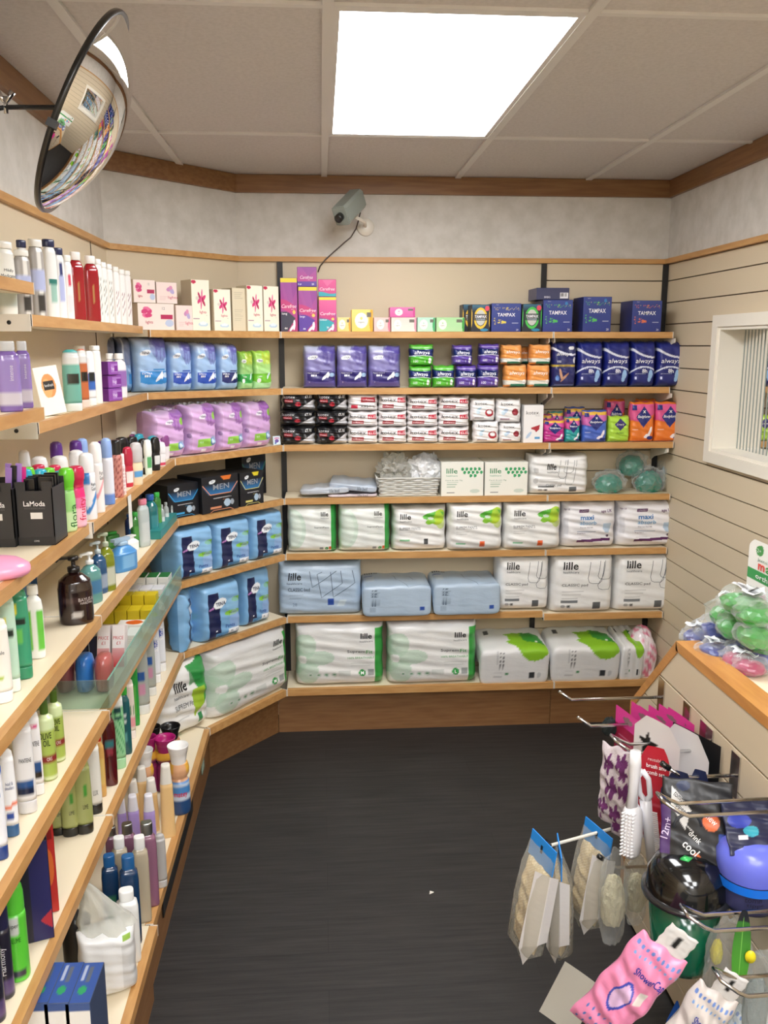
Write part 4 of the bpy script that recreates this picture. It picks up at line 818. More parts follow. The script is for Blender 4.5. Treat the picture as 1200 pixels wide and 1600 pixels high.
# basket of woven plastic with loose bags in it
c0, w0, h0, ang, nn = place('b', 4, 587, 690, 748, .008)
e = empty('storage_basket', (c0[0], c0[1]+.09, SZ[4]+.001)); tag(e, 'white woven plastic basket holding crumpled bags on the fourth shelf', 'basket')
mb = MB(); NB = 52; rows = 9; hh = h0/rows
per = []
for i in range(NB):
    t = i/NB*4; s = int(t); f = t-s; X = w0/2-.008; Y = .08
    p = [(-X+2*X*f, -Y), (X, -Y+2*Y*f), (X-2*X*f, Y), (-X, Y-2*Y*f)][s]; nrm = [(0, -1), (1, 0), (0, 1), (-1, 0)][s]; per.append((p, nrm))
for r in range(rows):
    V = []; 
    for i, (p, nrm) in enumerate(per):
        o_ = .004*(1 if (i//2+r) % 2 else -1); tp = .9+.1*r/rows
        for (dz, dr) in ((.0006, 0), (hh*.5, .0028), (hh-.0006, 0)): V.append(((p[0]+nrm[0]*(o_+dr))*tp, (p[1]+nrm[1]*(o_+dr))*tp, r*hh+dz+.002))
    mb.add(V, [(3*i+k, 3*((i+1) % NB)+k, 3*((i+1) % NB)+k+1, 3*i+k+1) for i in range(NB) for k in (0, 1)], 'd6d6d0', 0, True)
mb.build('woven_body', 'printed_card', e)
MB().box(-w0*.44, -.07, .001, w0*.44, .07, .004, 'c8c8c2').build('basket_base', 'printed_card', e)
rim = MB(); X, Y = w0/2-.006, .082; rim.tube([(-X, -Y, h0), (X, -Y, h0), (X, Y, h0), (-X, Y, h0), (-X, -Y, h0)], .004, 6, 'dcdcd6'); rim.build('rim', 'printed_card', e)
from mathutils import noise as mnoise
def crumple(w, d, h, col, mat, seed, amp=.25, sub=4, flat=.0, colf=None, freq=3.):
    import bmesh
    bm = bmesh.new(); bmesh.ops.create_icosphere(bm, subdivisions=sub, radius=1)
    V = []
    for v in bm.verts:
        p = v.co.copy(); q = p*freq+Vector((seed*3.1, seed*1.7, seed)); n_ = mnoise.noise(q)+.5*mnoise.noise(q*2.3); rdg = abs(mnoise.noise(q*1.6+Vector((9, 9, 9))))
        p = p*(1+amp*n_-amp*.9*rdg); z = max(p.z, -.8+flat) ; V.append((p.x*w/2, p.y*d/2, (z+.8-flat)*h/1.8))
    idx = [tuple(v.index for v in f.verts) for f in bm.faces]; bm.free()
    mb = MB(); c = srgb(col) if colf is None else np.array([srgb(colf(v, w, d, h)) for v in V]); mb.add(V, idx, c, 0, False); return mb
bx, by = c0[0], c0[1]+.09
o = crumple(.15, .11, .145, 'd8dadc', 0, 3, .35, 4).build('plastic_bag', 'frosted_film', None, (bx-.055, by-.01, SZ[4]+.045)); tag(o, 'crumpled white plastic bag sticking up on the left in the basket', 'plastic bag', 'bags in the basket')
o = crumple(.16, .1, .15, 'e6e8ea', 0, 8, .3, 4, colf=lambda v, w, d, h: 'e6e8ea' if v[2] < h*.75 else 'b8bcc0').build('plastic_bag', 'printed_film', None, (bx+.06, by-.015, SZ[4]+.042)); o.rotation_euler.y = .35; tag(o, 'grey-white printed bag slumped on the right in the basket', 'plastic bag', 'bags in the basket')
for k_, sx in ((0, -.03),):
    mm = MB(); put_text(mm, ('lille', .5, .5, .5, '3a4048', dict(b=.04)), .05, .04, lambda x, z, e_: (x, -.001, z)); 
G = 'boxes and packs on the fourth shelf of the back wall'
put('lille_box', 'b', 4, 689, 756, 722, 'white pad box with green dot pattern, left of two', G)
put('lille_box', 'b', 4, 757, 825, 722, 'white pad box with green dot pattern, right of two', G)
put('lille_classic_wide', 'b', 4, 828, 923, 712, 'wide white wrapped pad pack with outline drawing on the fourth back shelf', G)
def baggie(x0, x1, yt, yb, Yc, col, label, z=None, seed=0, k=4):
    cc = onY((x0+x1)/2, (yt+yb)/2, Yc); s = depth(cc)/F; w = (x1-x0)*s; h = (yb-yt)*s; z = SZ[k]+.001 if z is None else z
    e = empty('bagged_sponge', (cc[0], Yc, z)); crumple(w*.8, .1, h*.84, col, 0, seed, .12, 3, .1).build('sponge', 'printed_film', e)
    crumple(w, .125, h, 'ffffff', 0, seed+5, .22, 4, 0).build('clear_bag', 'clear_film', e); tag(e, label, 'bagged sponge', 'teal bagged items on the fourth shelf'); return e
baggie(925, 978, 737, 773, YF+.07, '1f8a74', 'teal sponge in a clear bag, lying at the left front', seed=1)
baggie(987, 1040, 731, 772, YF+.075, '1c7e6a', 'teal sponge in a clear bag, lying at the right front', seed=2)
baggie(961, 1012, 710, 750, YF+.12, '1f8a74', 'teal sponge in a clear bag, resting topmost on the other two', z=SZ[4]+.07, seed=4)
baggie(1025, 1070, 715, 770, YF+.12, '9aa4a4', 'grey item in a loose clear bag at the right end of the fourth shelf', seed=6)
# --- fifth, sixth, lowest
G = 'packs on the fifth shelf of the back wall'
put('suprem_pants', 'b', 5, 448, 526.5, 790, 'white pants pack with green side stripe at the left end of fifth back shelf', G)
put('suprem_pants', 'b', 5, 528, 611, 789, 'white pants pack with green side stripe, second on the fifth back shelf', G)
put('suprem_leaf', 'b', 5, 612.5, 699, 792, 'white pants pack with green leaves and a dark square mark', G)
put('suprem_leaf_orange', 'b', 5, 701, 788, 786, 'white pants pack with green leaves and orange mark, left of two', G, inset=-.012)
put('suprem_leaf_orange', 'b', 5, 790, 880, 782, 'white pants pack with green leaves and orange mark, right of two', G, inset=-.012)
put('maxi_absorb', 'b', 5, 880.5, 966, 784, 'white pants pack with purple band and blue lettering, left of two', G)
put('maxi_absorb', 'b', 5, 968, 1063, 779, 'white pants pack with purple band and blue lettering, right of two', G)
G = 'packs on the sixth shelf of the back wall'
put('bed_pad', 'b', 6, 433, 566, 881, 'pale blue bed pad pack with outline drawing standing upright', G, inset=.015)
def a_bslab(a):
    a.rect(0, 0, 1, 2, 'b4c8dc')
    a.rect(.82, .1, .9, .2, '2a50a8'); a.rect(.05, .8, .18, .86, '2a50a8'); a.rect(.08, .68, .2, .76, 'c4d2de'); a.lines(.12, .26, .4, 4, .035, '7c8ea4', .012)
    for i in range(4): a.ell(.15, .28+i*.05, .015, .014, '44556c'); a.ell(.19, .28+i*.05, .015, .014, '44556c')
    a.rect(.1, .08, .2, .18, '8ea0b6', .6)
def putslab(x0, x1, yb, d, h, art, name, cat, label, k, Yfr, z, seed, txt=(), rz=0, group=None, q=.3):
    a = onY(x0, yb, Yfr); b = onY(x1, yb, Yfr); w = b[0]-a[0]
    o = slab(w, h, d, art, txt, seed=seed, q=q, wob=.0015, end=.2, pe=12).build(name, 'printed_film', None, ((a[0]+b[0])/2, Yfr+d/2, z)); o.rotation_euler.z = rz; tag(o, label, cat, group); return o
BT = [('LINE', q, .007, '5c6e86') for q in ([(.4, .86), (.66, .48), (.97, .53)], [(.55, .8), (.8, .7)], [(.45, .7), (.7, .62)])]+[('lille', .16, .93, .05, '28303c', dict(b=.04, w=.2))]
putslab(566, 675, 945, .25, .145, a_bslab, 'bed_pad_pack', 'pad pack', 'pale blue bed pad pack lying flat, overhanging the sixth shelf, left of two', 6, YF-.035, SZ[6]+.001, 1, BT, .0, G, .16)
putslab(677, 783, 943, .25, .148, a_bslab, 'bed_pad_pack', 'pad pack', 'pale blue bed pad pack lying flat, right of two, next to a white pack', 6, YF-.035, SZ[6]+.001, 4, BT, .0, G, .16)
put('lille_classic', 'b', 6, 785, 853.9, 869, 'small white wrapped pad pack with outline drawing, left of three', G) if False else None
put('lille_classic', 'b', 6, 778, 861, 868.5, 'white wrapped pad pack with outline drawing, left of three on sixth back shelf', G, z=SZ[6]+.001)
put('lille_classic', 'b', 6, 863.5, 961.5, 866, 'white wrapped pad pack with outline drawing, middle of three on sixth back shelf', G, inset=.004)
put('lille_classic', 'b', 6, 963, 1057, 866, 'white wrapped pad pack with outline drawing, right of three on sixth back shelf', G, inset=.008)
G = 'packs on the lowest deck of the back wall'
BD = YD-YF
put('fit_M', 'b', 7, 460, 601, 970, 'large white slip pack with green side stripe, left one on the lowest back deck', G, inset=BD+.018)
put('fit_L', 'b', 7, 605, 748, 968, 'large white slip pack with green side stripe, right one on the lowest back deck', G, inset=BD+.005)
def a_lslab(a):
    a.rect(0, 0, 1, 2, 'e6e6e6'); a.poly([(.40, .83), (.70, .87), (.97, .6), (.97, .46), (.9, .38), (.78, .34), (.68, .36), (.6, .42), (.52, .55), (.4, .67), (.47, .7)], '8cc42c'); a.poly([(.66, .87), (.64, .75), (.72, .66), (.95, .6), (.93, .72), (.8, .85)], '2f9038', .95); a.rect(.82, .64, .86, .67, 'e8f0e8')
    a.rect(.7, .09, .78, .2, '3c3e42'); a.rect(.12, .82, .2, .9, '4a4c50'); a.lines(.2, .32, .22, 4, .03, '9a9a9e', .01); a.rect(.24, .3, .26, .5, 'b8b8bc', .7)
    for i in range(4): a.ell(.29, .3+i*.055, .014, .015, '55585c'); a.ell(.33, .3+i*.055, .014, .015, '55585c')
    a.ell(.85, .14, .03, .04, 'c8cacc'); a.rect(.36, .16, .4, .2, '5a9a6a')
for i, (x0, x1, l) in enumerate(((749, 857, 'white pack with green leaf print lying flat, leftmost of three'), (860, 967, 'white pack with green leaf print lying flat, middle of three'), (968, 1003, 'white pack with green leaf print lying flat, right of three beside the pink pack'))):
    putslab(x0, x1, 1066-i*2, .24, .185, a_lslab, 'slip_pack', 'pad pack', l, 7, YD+.008, SZ[7]+.001, i*2+1, [('lille', .75, 1.05, .05, '30343a', dict(b=.04, w=.16))], 0, G, .22).rotation_euler.x = .14
mb = crumple(.15, .17, .27, 'e8d4dc', 0, 12, .1, 4, .25, colf=lambda v, w, d, h: 'e07a9c' if (math.sin(v[0]*90+v[2]*50)*math.sin(v[2]*70+v[1]*80) > .45 or (v[2] > h*.8 and v[0] > 0)) else 'eee2e8', freq=2)
c = onY(1056, 1040, YD+.05); o = mb.build('nappy_pack', 'printed_film', None, (1.487, YD+.1, SZ[7]+.001)); tag(o, 'pink and white wrapped pack at the right end of the lowest deck', 'nappy pack')
# ================================================================== SLANTED CORNER
G = 'boxes on the top corner shelf'
put('lights_wide', 'd', 1, 215, 273, 474, 'wide cream liner box with pink flower, bottom left on the corner shelf', G, tid='lw1', inset=.03)
put('lights_wide', 'd', 1, 208, 243, 437, 'wide cream liner box with pink flower on the top left of the stack', G, on='lw1', inset=.03)
put('lights_pale', 'd', 1, 275, 301, 477, 'pale pink liner box low in front of the tall boxes', G, inset=.02, tid='lp')
put('lights_pale', 'd', 1, 244, 277, 441, 'pale pink liner box on top of the stack beside the flower box', G, on='lw1', inset=.035)
put('lights_tall', 'd', 1, 299.5, 328, 437, 'tall cream liner box with pink flower, tallest and leftmost', G, inset=.03)
put('lights_tall', 'd', 1, 334, 361, 452, 'tall cream liner box with pink flower, second from left', G, inset=.015)
put('lights_back', 'd', 1, 363, 384, 450, 'plain beige liner box turned away between the flower boxes', G, inset=.02)
put('lights_tall', 'd', 1, 386, 411, 446, 'tall cream liner box with pink flower, third from left', G, inset=.008)
put('lights_tall', 'd', 1, 412, 436, 447, 'tall cream liner box with pink flower, nearest the corner upright', G, inset=.008)
G = 'packs on the second corner shelf'
for key, x0, x1, y, l in (('tena_dark', 160, 184, 527, 'dark blue-grey pad pack furthest left on the second corner shelf'), ('tena_dark', 185, 208, 527, 'dark blue-grey pad pack second from left on the corner shelf'), ('tena_extra', 212, 265, 527, 'light blue pad pack with bright blue band, biggest of the blue row'), ('tena_xplus', 266, 303, 534, 'light blue pad pack with royal blue band, left of two alike'), ('tena_xplus', 304, 342, 535.5, 'light blue pad pack with royal blue band, right of two alike'), ('tena_maxb', 343, 375, 537.5, 'light blue pad pack with navy band'), ('tena_green', 376, 397, 549, 'green and yellow pad pack right of the navy-banded one'), ('tena_lime', 398.5, 426, 548, 'pale green pad pack at the right end of the second corner shelf')):
    put(key, 'd', 2, x0, x1, y, l, G, inset=.02 if x0 > 210 else .05)
G = 'lilac pants packs on the third corner shelf'
for x0, x1, y, i, l, pu in ((240, 293, 643, .012, 'lilac pants pack with green band, leftmost of the front row', 0), (295, 342, 633, .012, 'lilac pants pack with green band, second of the front row', 0), (344, 384, 632, .012, 'lilac pants pack with green band, third of the front row', 0), (385.5, 427, 629, .012, 'lilac pants pack with green band, nearest the back wall', 0), (262, 300, 634, .155, 'lilac pants pack hidden behind the left ones', 0), (330, 362, 632, .155, 'lilac pants pack hidden behind the middle ones', 0)):
    put('tena_lpants', 'd', 3, x0, x1, y, l, G, inset=i)
G = 'black pad boxes on the fourth corner shelf'
put('men_blue', 'd', 4, 262, 311, 756, 'black pad box with blue chevron line', G, inset=.015)
put('men_orange', 'd', 4, 315, 373, 743, 'black pad box with orange tab', G, inset=-.005)
put('men_yellow', 'd', 4, 375, 412, 737, 'black pad box with yellow tab', G, inset=.0, tid='mn')
put('men_green', 'd', 4, 378, 416, 708, 'black pad box with green line standing behind the yellow-tabbed one', G, inset=.17)
G = 'blue pants packs in the corner'
put('tena_pants', 'd', 5, 277, 337, 826, 'blue pants pack with navy stripe, left on the fifth corner shelf', G, inset=.0)
put('tena_pants', 'd', 5, 339, 394, 813, 'blue pants pack with navy stripe, middle on the fifth corner shelf', G, inset=.01)
put('tena_pants', 'd', 5, 396, 445, 801, 'blue pants pack with navy stripe, right on the fifth corner shelf', G, inset=.01)
put('tena_pants', 'd', 6, 318, 379, 913, 'blue pants pack with navy stripe, front on the sixth corner shelf', G, inset=.0)
put('tena_pants', 'd', 6, 382, 424, 889, 'blue pants pack with navy stripe, right on the sixth corner shelf', G, inset=.03)
put('tena_pants', 'd', 6, 285, 306, 931, 'blue pants pack turned sideways at the left of the sixth corner shelf', G, inset=.02, yaw=.9) if False else None
KD['tena_side'] = .085; K('tena_side', 'pants_pack', 'pad pack', ('printed_film', 'clear_film'), lambda w, h: pillow(w, h, .085, a_tp, (), p=9, q=.34, side='6098cc', wob=.002, crimp=.004))
c0 = onz(283, 1021, SZ[6]); h0 = onY(283, 932, c0[1])[2]-SZ[6]
inst('tena_side', .18, min(h0, .255), (c0[0]-.012, c0[1]+.095, SZ[6]+.001), math.radians(93), 'blue pants pack turned sideways at the left of the sixth corner shelf', G)
G = 'large slip packs on the corner deck'
put('fit_M', 'd', 7, 337, 457, 976, 'large white slip pack with green stripe on the slanted corner deck', G, inset=.006, d=.18)
put('fit_leaf', 'd', 7, 246, 331, 1022, 'white slip pack with green leaf print leaning at the left of the corner deck', G, inset=.03)
# ================================================================== BOTTLES: kinds
SH = {  # body profile, cap profile (r, z fractions of the whole), depth aspect, roundness exponent
 'round': ([(.0, 0), (.93, 0), (1, .02), (1, .62), (.93, .72), (.6, .8), (.36, .84), (.34, .86)], [(.5, .85), (.53, .86), (.53, .97), (.48, .985), (0, .985)], 1, 2),
 'flat': ([(0, 0), (.92, 0), (1, .03), (1, .68), (.93, .8), (.6, .87), (.44, .885)], [(.62, .88), (.66, .9), (.66, .985), (.6, 1), (0, 1)], .55, 2.6),
 'talc': ([(0, 0), (.9, 0), (.97, .02), (1, .5), (.93, .85), (.7, .905), (.55, .915)], [(.8, .905), (.84, .915), (.84, .99), (.78, 1), (0, 1)], .62, 2.4),
 'talcslim': ([(0, 0), (.85, 0), (.9, .02), (1, .75), (.9, .9), (.62, .925)], [(.8, .92), (.85, .93), (.83, .99), (.76, 1), (0, 1)], .7, 3),
 'shoulder': ([(0, 0), (.88, 0), (.95, .02), (1, .3), (1, .7), (.85, .8), (.4, .86), (.36, .88)], [(.6, .87), (.64, .88), (.6, .985), (.54, 1), (0, 1)], .6, 2.4),
 'spray': ([(0, 0), (.94, 0), (1, .015), (1, .66), (.95, .7), (.86, .72)], [(.93, .71), (.95, .73), (.93, .9), (.8, .97), (.4, 1), (0, 1)], 1, 2),
 'spraycap': ([(0, 0), (.94, 0), (1, .015), (1, .7), (.86, .74), (.8, .75)], [(.82, .74), (.84, .75), (.84, .99), (.78, 1), (0, 1)], 1, 2),
 'wave': ([(0, 0), (.9, 0), (1, .03), (1, .5), (.86, .64), (.82, .67)], [(.86, .66), (.8, .7), (1, .8), (1, .92), (.8, .985), (.4, 1), (0, 1)], .75, 2.2),
 'dome': ([(0, 0), (.8, 0), (.86, .03), (1, .4), (.9, .55)], [(.92, .54), (1, .62), (.98, .85), (.75, .97), (.3, 1), (0, 1)], .6, 2.2),
 'tottle': ([(.9, .12), (1, .14), (1, .6), (.92, .9), (.75, .975), (.4, 1), (0, 1)], [(0, 0), (.92, 0), (.97, .02), (.97, .125), (.88, .13)], .6, 2.3),
 'pump': ([(0, 0), (.95, 0), (1, .03), (1, .5), (.9, .62), (.5, .7), (.3, .72), (.3, .745)], [(.34, .735), (.36, .74), (.36, .8), (.3, .81), (.12, .815), (.12, .9), (.3, .905), (.34, .93), (.3, .96), (0, .965)], .8, 2.4),
 'square': ([(0, 0), (.95, 0), (1, .02), (1, .74), (.9, .82), (.6, .86), (.5, .875)], [(.62, .86), (.66, .87), (.66, .985), (.6, 1), (0, 1)], .7, 4.5),
 'chisel': ([(0, 0), (.95, 0), (1, .02), (.86, .72), (.8, .75)], [(.82, .745), (.8, .76), (.62, .985), (.55, 1), (0, 1)], .75, 3.5),
 'trigger': ([(0, 0), (.95, 0), (1, .03), (1, .55), (.55, .72), (.35, .76), (.3, .78)], [(.36, .77), (.4, .78), (.4, .86), (.3, .88), (.3, .99), (0, 1)], .55, 2.6),
 'cup': ([(0, 0), (.9, 0), (1, .03), (.98, .35), (.92, .48), (.7, .52), (.95, .58), (1, .66), (.85, .74)], [(.7, .73), (.72, .75), (.84, .88), (1.05, .99), (1.0, 1), (.95, .975), (.7, .86), (0, .85)], .9, 2),
 'jar': ([(0, 0), (.95, 0), (1, .04), (1, .66), (.9, .72)], [(.94, .71), (.97, .73), (.95, .97), (.88, 1), (0, 1)], 1, 2),
}
def resamp(pr, n):
    pr = np.array(pr, float); d = np.r_[0, np.cumsum(np.hypot(np.diff(pr[:, 0])*.35, np.diff(pr[:, 1])))]; s = np.unique(np.r_[d, np.linspace(0, d[-1], n)])
    r = np.interp(s, d, pr[:, 0]); z = np.interp(s, d, pr[:, 1])
    # gentle rounding
    r2 = r.copy(); r2[1:-1] = (r[:-2]+2*r[1:-1]+r[2:])/4; r2 = np.where(z > z.min()+1e-6, r2, r)
    return list(zip(r2, z))
BK = {}; BM = {}
def B(key, name, shape, body, cap, lab=None, txt=(), mat='plastic', cmat='plastic', capname='cap'): BK[key] = (name, shape, body, cap, lab, txt, mat, cmat, capname)
def bottle(key, wd, h, loc, rz, label, group=None, cat='bottle', tilt=0):
    name, shape, body, cap, lab, txt, mat, cmat, capname = BK[key]
    bp, cp, ay, e = SH[shape]
    if key not in BM:
        R = wd/2
        cf = (lambda t, z: lab(t, z/h) or body) if lab else None
        mb = MB(); mb.lathe([(r*R, z*h) for r, z in resamp(bp, 30)], 32, 1, ay, e, body, 0, cf)
        prof = np.array(resamp(bp, 30)); 
        def surf(x, z, eps):
            rr = np.interp(z/h, prof[:, 1], prof[:, 0])*R; th = max(-1.5, min(1.5, x/R)); ct, st = math.sin(th), -math.cos(th)
            q = (abs(ct)**e+abs(st)**e)**(-1/e); return (rr*q*ct*1.0, rr*ay*q*st-eps-.0004, z)
        for t in txt: put_text(mb, t, wd, h, surf)
        parts = [('body', mb.mesh('body', [mat]))]
        cm = MB().lathe([(r*R, z*h) for r, z in resamp(cp, 14)], 24, 1, min(1, ay*1.15), min(e, 3), cap)
        if shape == 'pump': cm.box(-R*.9, -.006, h*.925, .006, .006, h*.955, cap); cm.tube([(-R*.85, 0, h*.94), (-R*1.0, 0, h*.9)], .0045, 8, cap)
        if shape == 'trigger': cm.box(-R*.8, -.009, h*.9, R*.5, .009, h*.99, cap); cm.tube([(-R*.3, 0, h*.92), (-R*.65, 0, h*.82)], .005, 8, cap)
        parts.append((capname, cm.mesh(capname, [cmat]))); BM[key] = (parts, wd, h)
    parts, w0, h0 = BM[key]; ro = empty(name, loc, rz); ro.scale = (wd/w0, wd/w0, h/h0); ro.rotation_euler.x = tilt
    for n_, me in parts: o = bpy.data.objects.new(n_, me); COL.objects.link(o); o.parent = ro
    tag(ro, label, cat, group); return ro
def wfix(key, wd, rz, c):
    ay = SH[BK[key][1]][2]; az = math.atan2(c[0], c[1]); r = math.radians(rz); cp = math.cos(r)*math.cos(az)-math.sin(r)*math.sin(az); return wd/math.sqrt(cp*cp+ay*ay*(1-cp*cp))
def LB(key, k, px, yt, wpx, inset, label, group=None, rz=55, cat='bottle', z=None, tilt=0):
    """bottle on a left wall shelf: centre line passes pixel px, standing inset metres behind the shelf edge"""
    kk = k if isinstance(k, int) else int(k[0]); zb = SZ.get({1: '1b'}.get(k, k), SZ[kk]) if z is None else z; zb += .0006
    if isinstance(k, str): zb = (SZ[k] if k in SZ else SZ[kk])+.0006
    X = LF[kk]-inset
    if kk == 2 and isinstance(k, str): X = -.62-inset
    yb = yt+80
    for _ in range(6):
        c = onX(px, (yt+yb)/2, X); yb = pj((c[0], c[1], zb))[1]
    ztop = onX(px, yt, X)[2]; h = max(.03, ztop-zb); wd = wfix(key, wpx*depth(c)/F, rz, c)
    return bottle(key, wd, h, (X, c[1], zb), math.radians(rz), label, group, cat, tilt)
def BZ(key, k, px, yb, yt, wpx, label, group=None, rz=50, cat='bottle', tilt=0):
    """bottle whose foot is seen at pixel (px, yb)"""
    zb = SZ[k]+.0006; a = onz(px, yb, zb); wd = wfix(key, wpx*depth(a)/F, rz, a); dv = a[:2]/np.linalg.norm(a[:2]); c = a[:2]+dv*wd*.35
    d = ray(px, yt); s = (np.linalg.norm(c))/np.linalg.norm(d[:2]); h = CAM_H+d[2]*s-zb
    return bottle(key, wd, h, (c[0], c[1], zb), math.radians(rz), label, group, cat, tilt)
def band(z0, z1, col, a=1.2, c=0): return lambda t, z: col if z0 < z < z1 and abs(t-c) < a else None
def bands(*L): return lambda t, z: next((c for z0, z1, a, c in L if z0 < z < z1 and abs(t) < a), None)
B('talc_white_clear', 'talc_bottle', 'talc', 'e8e8e2', 'f2f0ea', bands((.1, .35, 1.3, 'c2ccc4')), [('Mildly', .5, .6, .05, '303030', dict(w=.5)), ('Medicated', .5, .53, .05, '303030', dict(w=.8))])
B('tin_silver', 'silver_tin', 'jar', 'b8b4b0', 'f0eee8', bands((.32, .6, 1.6, 'b4bce0'), (.1, .3, .5, '3a3836')), [], 'steel')
B('tin_silver', 'silver_tin', 'talc', 'a8a4a0', 'f0eee8', bands((.32, .62, 2.2, 'b4bce0'), (.08, .3, .5, '3a3836'), (0, 1, .25, 'e8e6e2')), [], 'plastic')
B('talc_navy', 'talc_bottle', 'talc', 'eeeeec', '20264e', bands((.42, .5, .6, '2a7a70'), (.2, .42, .5, '9cc4b8')), [])
B('talc_blue', 'talc_bottle', 'talc', 'eeeeee', '20264e', bands((.62, .78, .35, '26306a'), (.25, .6, .4, 'b0b8e0')), [])
B('talc_pink', 'talc_bottle', 'talc', 'f2eeee', 'f0eee8', bands((.5, .7, .35, 'd0405a'), (.1, .4, .4, 'f4dce0')), [])
B('red_bottle', 'bath_bottle', 'flat', 'b01c28', 'f2ece8', bands((.3, .55, .16, 'c8a060')), [], 'liquid')
B('leaf_slim', 'talc_bottle', 'talcslim', 'f2f0ec', 'f6f4f0', lambda t, z: '5a5a3e' if (.12 < z < .7 and abs(t) < .5 and math.sin(z*70+t*6)*math.sin(t*14+z*20) > .35) else None)
B('leaf_slim_pink', 'talc_bottle', 'talcslim', 'f4f2f0', 'f6f4f0', lambda t, z: '9c6a6e' if (.12 < z < .6 and abs(t) < .5 and math.sin(z*70+t*6)*math.sin(t*14+z*20) > .5) else None)
G = 'talc bottles on the top left shelf'
LB('talc_white_clear', 1, 8, 379, 30, .06, 'big translucent white talc bottle at the left edge, behind the wood shelf end', G)
LB('tin_silver', 1, 36, 392, 24, .035, 'shorter silver container with lilac band on the top left shelf', G)
LB('talc_navy', 1, 37, 377, 16, .1, 'white talc bottle with navy cap hidden behind the silver containers', G)
LB('tin_silver', 1, 58, 376, 23, .035, 'taller silver container with lilac band beside the shorter one', G)
LB('talc_navy', 1, 79, 376, 20, .04, 'white talc bottle with navy cap and green label', G)
LB('talc_blue', 1, 93, 389, 17, .035, 'white talc bottle with dark blue oval label', G)
LB('talc_pink', 1, 106, 400, 15, .03, 'white talc bottle with small red round label next to the red bottles', G)
LB('red_bottle', 1, 120, 395, 23, .035, 'large dark red bottle with white cap, left of two', 'red bottles', rz=40)
LB('red_bottle', 1, 143, 401, 23, .035, 'large dark red bottle with white cap, right of two', 'red bottles', rz=40)
for i, (px, yt, key) in enumerate(((154, 406, 'leaf_slim'), (162, 411, 'leaf_slim'), (171, 414, 'leaf_slim'), (181, 418, 'leaf_slim_pink'), (190, 422, 'leaf_slim_pink'), (199, 424, 'leaf_slim_pink'))):
    LB(key, 1, px, yt, 12, .03, f'slim white talc bottle with leaf print, {["first", "second", "third", "fourth", "fifth", "sixth"][i]} after the red bottles', 'slim white talc bottles', rz=60)
# second left shelf
B('lilac_wash', 'bath_bottle', 'square', '8a6cc0', 'c8cacc', bands((.28, .78, 1.4, 'a48cd8'), (.1, .28, 1.2, 'e0dcec')), [('intense', .6, .55, .05, 'efeaf6', dict(r=90))], 'liquid')
LB('lilac_wash', '2a', 14, 533, 34, .03, 'purple bath bottle with silver cap, nearest on the second left shelf', 'purple bath bottles', rz=20)
LB('lilac_wash', '2a', 37, 533, 22, .035, 'purple bath bottle with silver cap, next to the tilted white carton', 'purple bath bottles', rz=20)
cb('fem_carton', 'small_carton', .05, lambda a: (a.rect(0, 0, 1, 1, 'f6f2ea'), a.ell(.5, .6, .3, .25, 'f0985a'), a.ell(.42, .55, .2, .2, 'f4b070'), a.rect(.28, .52, .72, .7, '2a2624')), [('femfresh', .5, .61, .06, 'f0f0f0', dict(w=.36))], 'ece6da', 'box')
c = onX(71, 615, -.71); inst('fem_carton', .075, .125, (c[0], c[1]+.02, SZ[2]+.001), math.radians(55), 'torn white carton with orange splash leaning beside the purple bottles', None, (0, 0, 0)).rotation_euler = (-.12, -.1, math.radians(55))
B('fem_teal', 'wash_bottle', 'flat', '8ccabc', 'eef0ee', bands((.45, .62, .5, '1e2422'), (0, .95, 3, '78c0b2')), [], 'liquid')
B('fem_teal', 'wash_bottle', 'tottle', '7cc4b4', 'dfe6e2', bands((.45, .62, .6, '1e2422'), (.76, .96, 3, 'f2f2f0'), (.96, 1, 3, '4ab8b8')), [], 'liquid')
B('fem_orange', 'wash_bottle', 'tottle', 'd87848', 'e6d0c4', bands((.45, .62, .6, '1e2422'), (.76, .97, 3, 'f2f2f0'), (.97, 1, 3, 'e89078')), [], 'liquid')
B('fem_blue', 'wash_bottle', 'tottle', 'eceef2', 'eeeeee', bands((.45, .62, .6, '1e2422'), (.3, .6, 1., '3a68b8')), [])
B('plain_white', 'wash_bottle', 'talcslim', 'f0eeea', 'f4f2ee')
G = 'intimate care bottles on the second left shelf'
LB('fem_teal', 2, 112, 546, 27, .02, 'green translucent bottle with teal top', G, 35); LB('fem_orange', 2, 129, 545, 16, .03, 'orange translucent bottle beside the teal-topped one', G)
LB('fem_blue', 2, 141, 548, 14, .03, 'white bottle with blue splash label beside the orange one', G); LB('plain_white', 2, 126, 540, 18, .09, 'plain white bottle hidden behind the orange one', G)
LB('plain_white', 2, 150, 540, 16, .035, 'tall plain white bottle beside the purple cartons', G)
B('v_white', 'wash_bottle', 'shoulder', 'f0ecf0', 'f6f4f2', bands((.25, .6, .8, '9a6cb4'), (.3, .38, .5, 'd83a70')))
LB('v_white', 2, 187, 552, 20, .03, 'white round-capped bottle with purple label behind the purple cartons', G); LB('v_white', 2, 173, 552, 18, .06, 'white round-capped bottle, left one behind the cartons', G)
cb('v_box', 'small_carton', .05, lambda a: (a.rect(0, 0, 1, 1, '8c4aa4'), a.rect(.3, .15, .95, .85, 'a878c0'), a.rect(.62, .25, .95, .7, '7a2a90')), [('Vagi', .45, .45, .3, 'f0e4f4')], '6a2488', 'box')
c = onX(171, 617, -.695); zt = SZ[2]+.0008
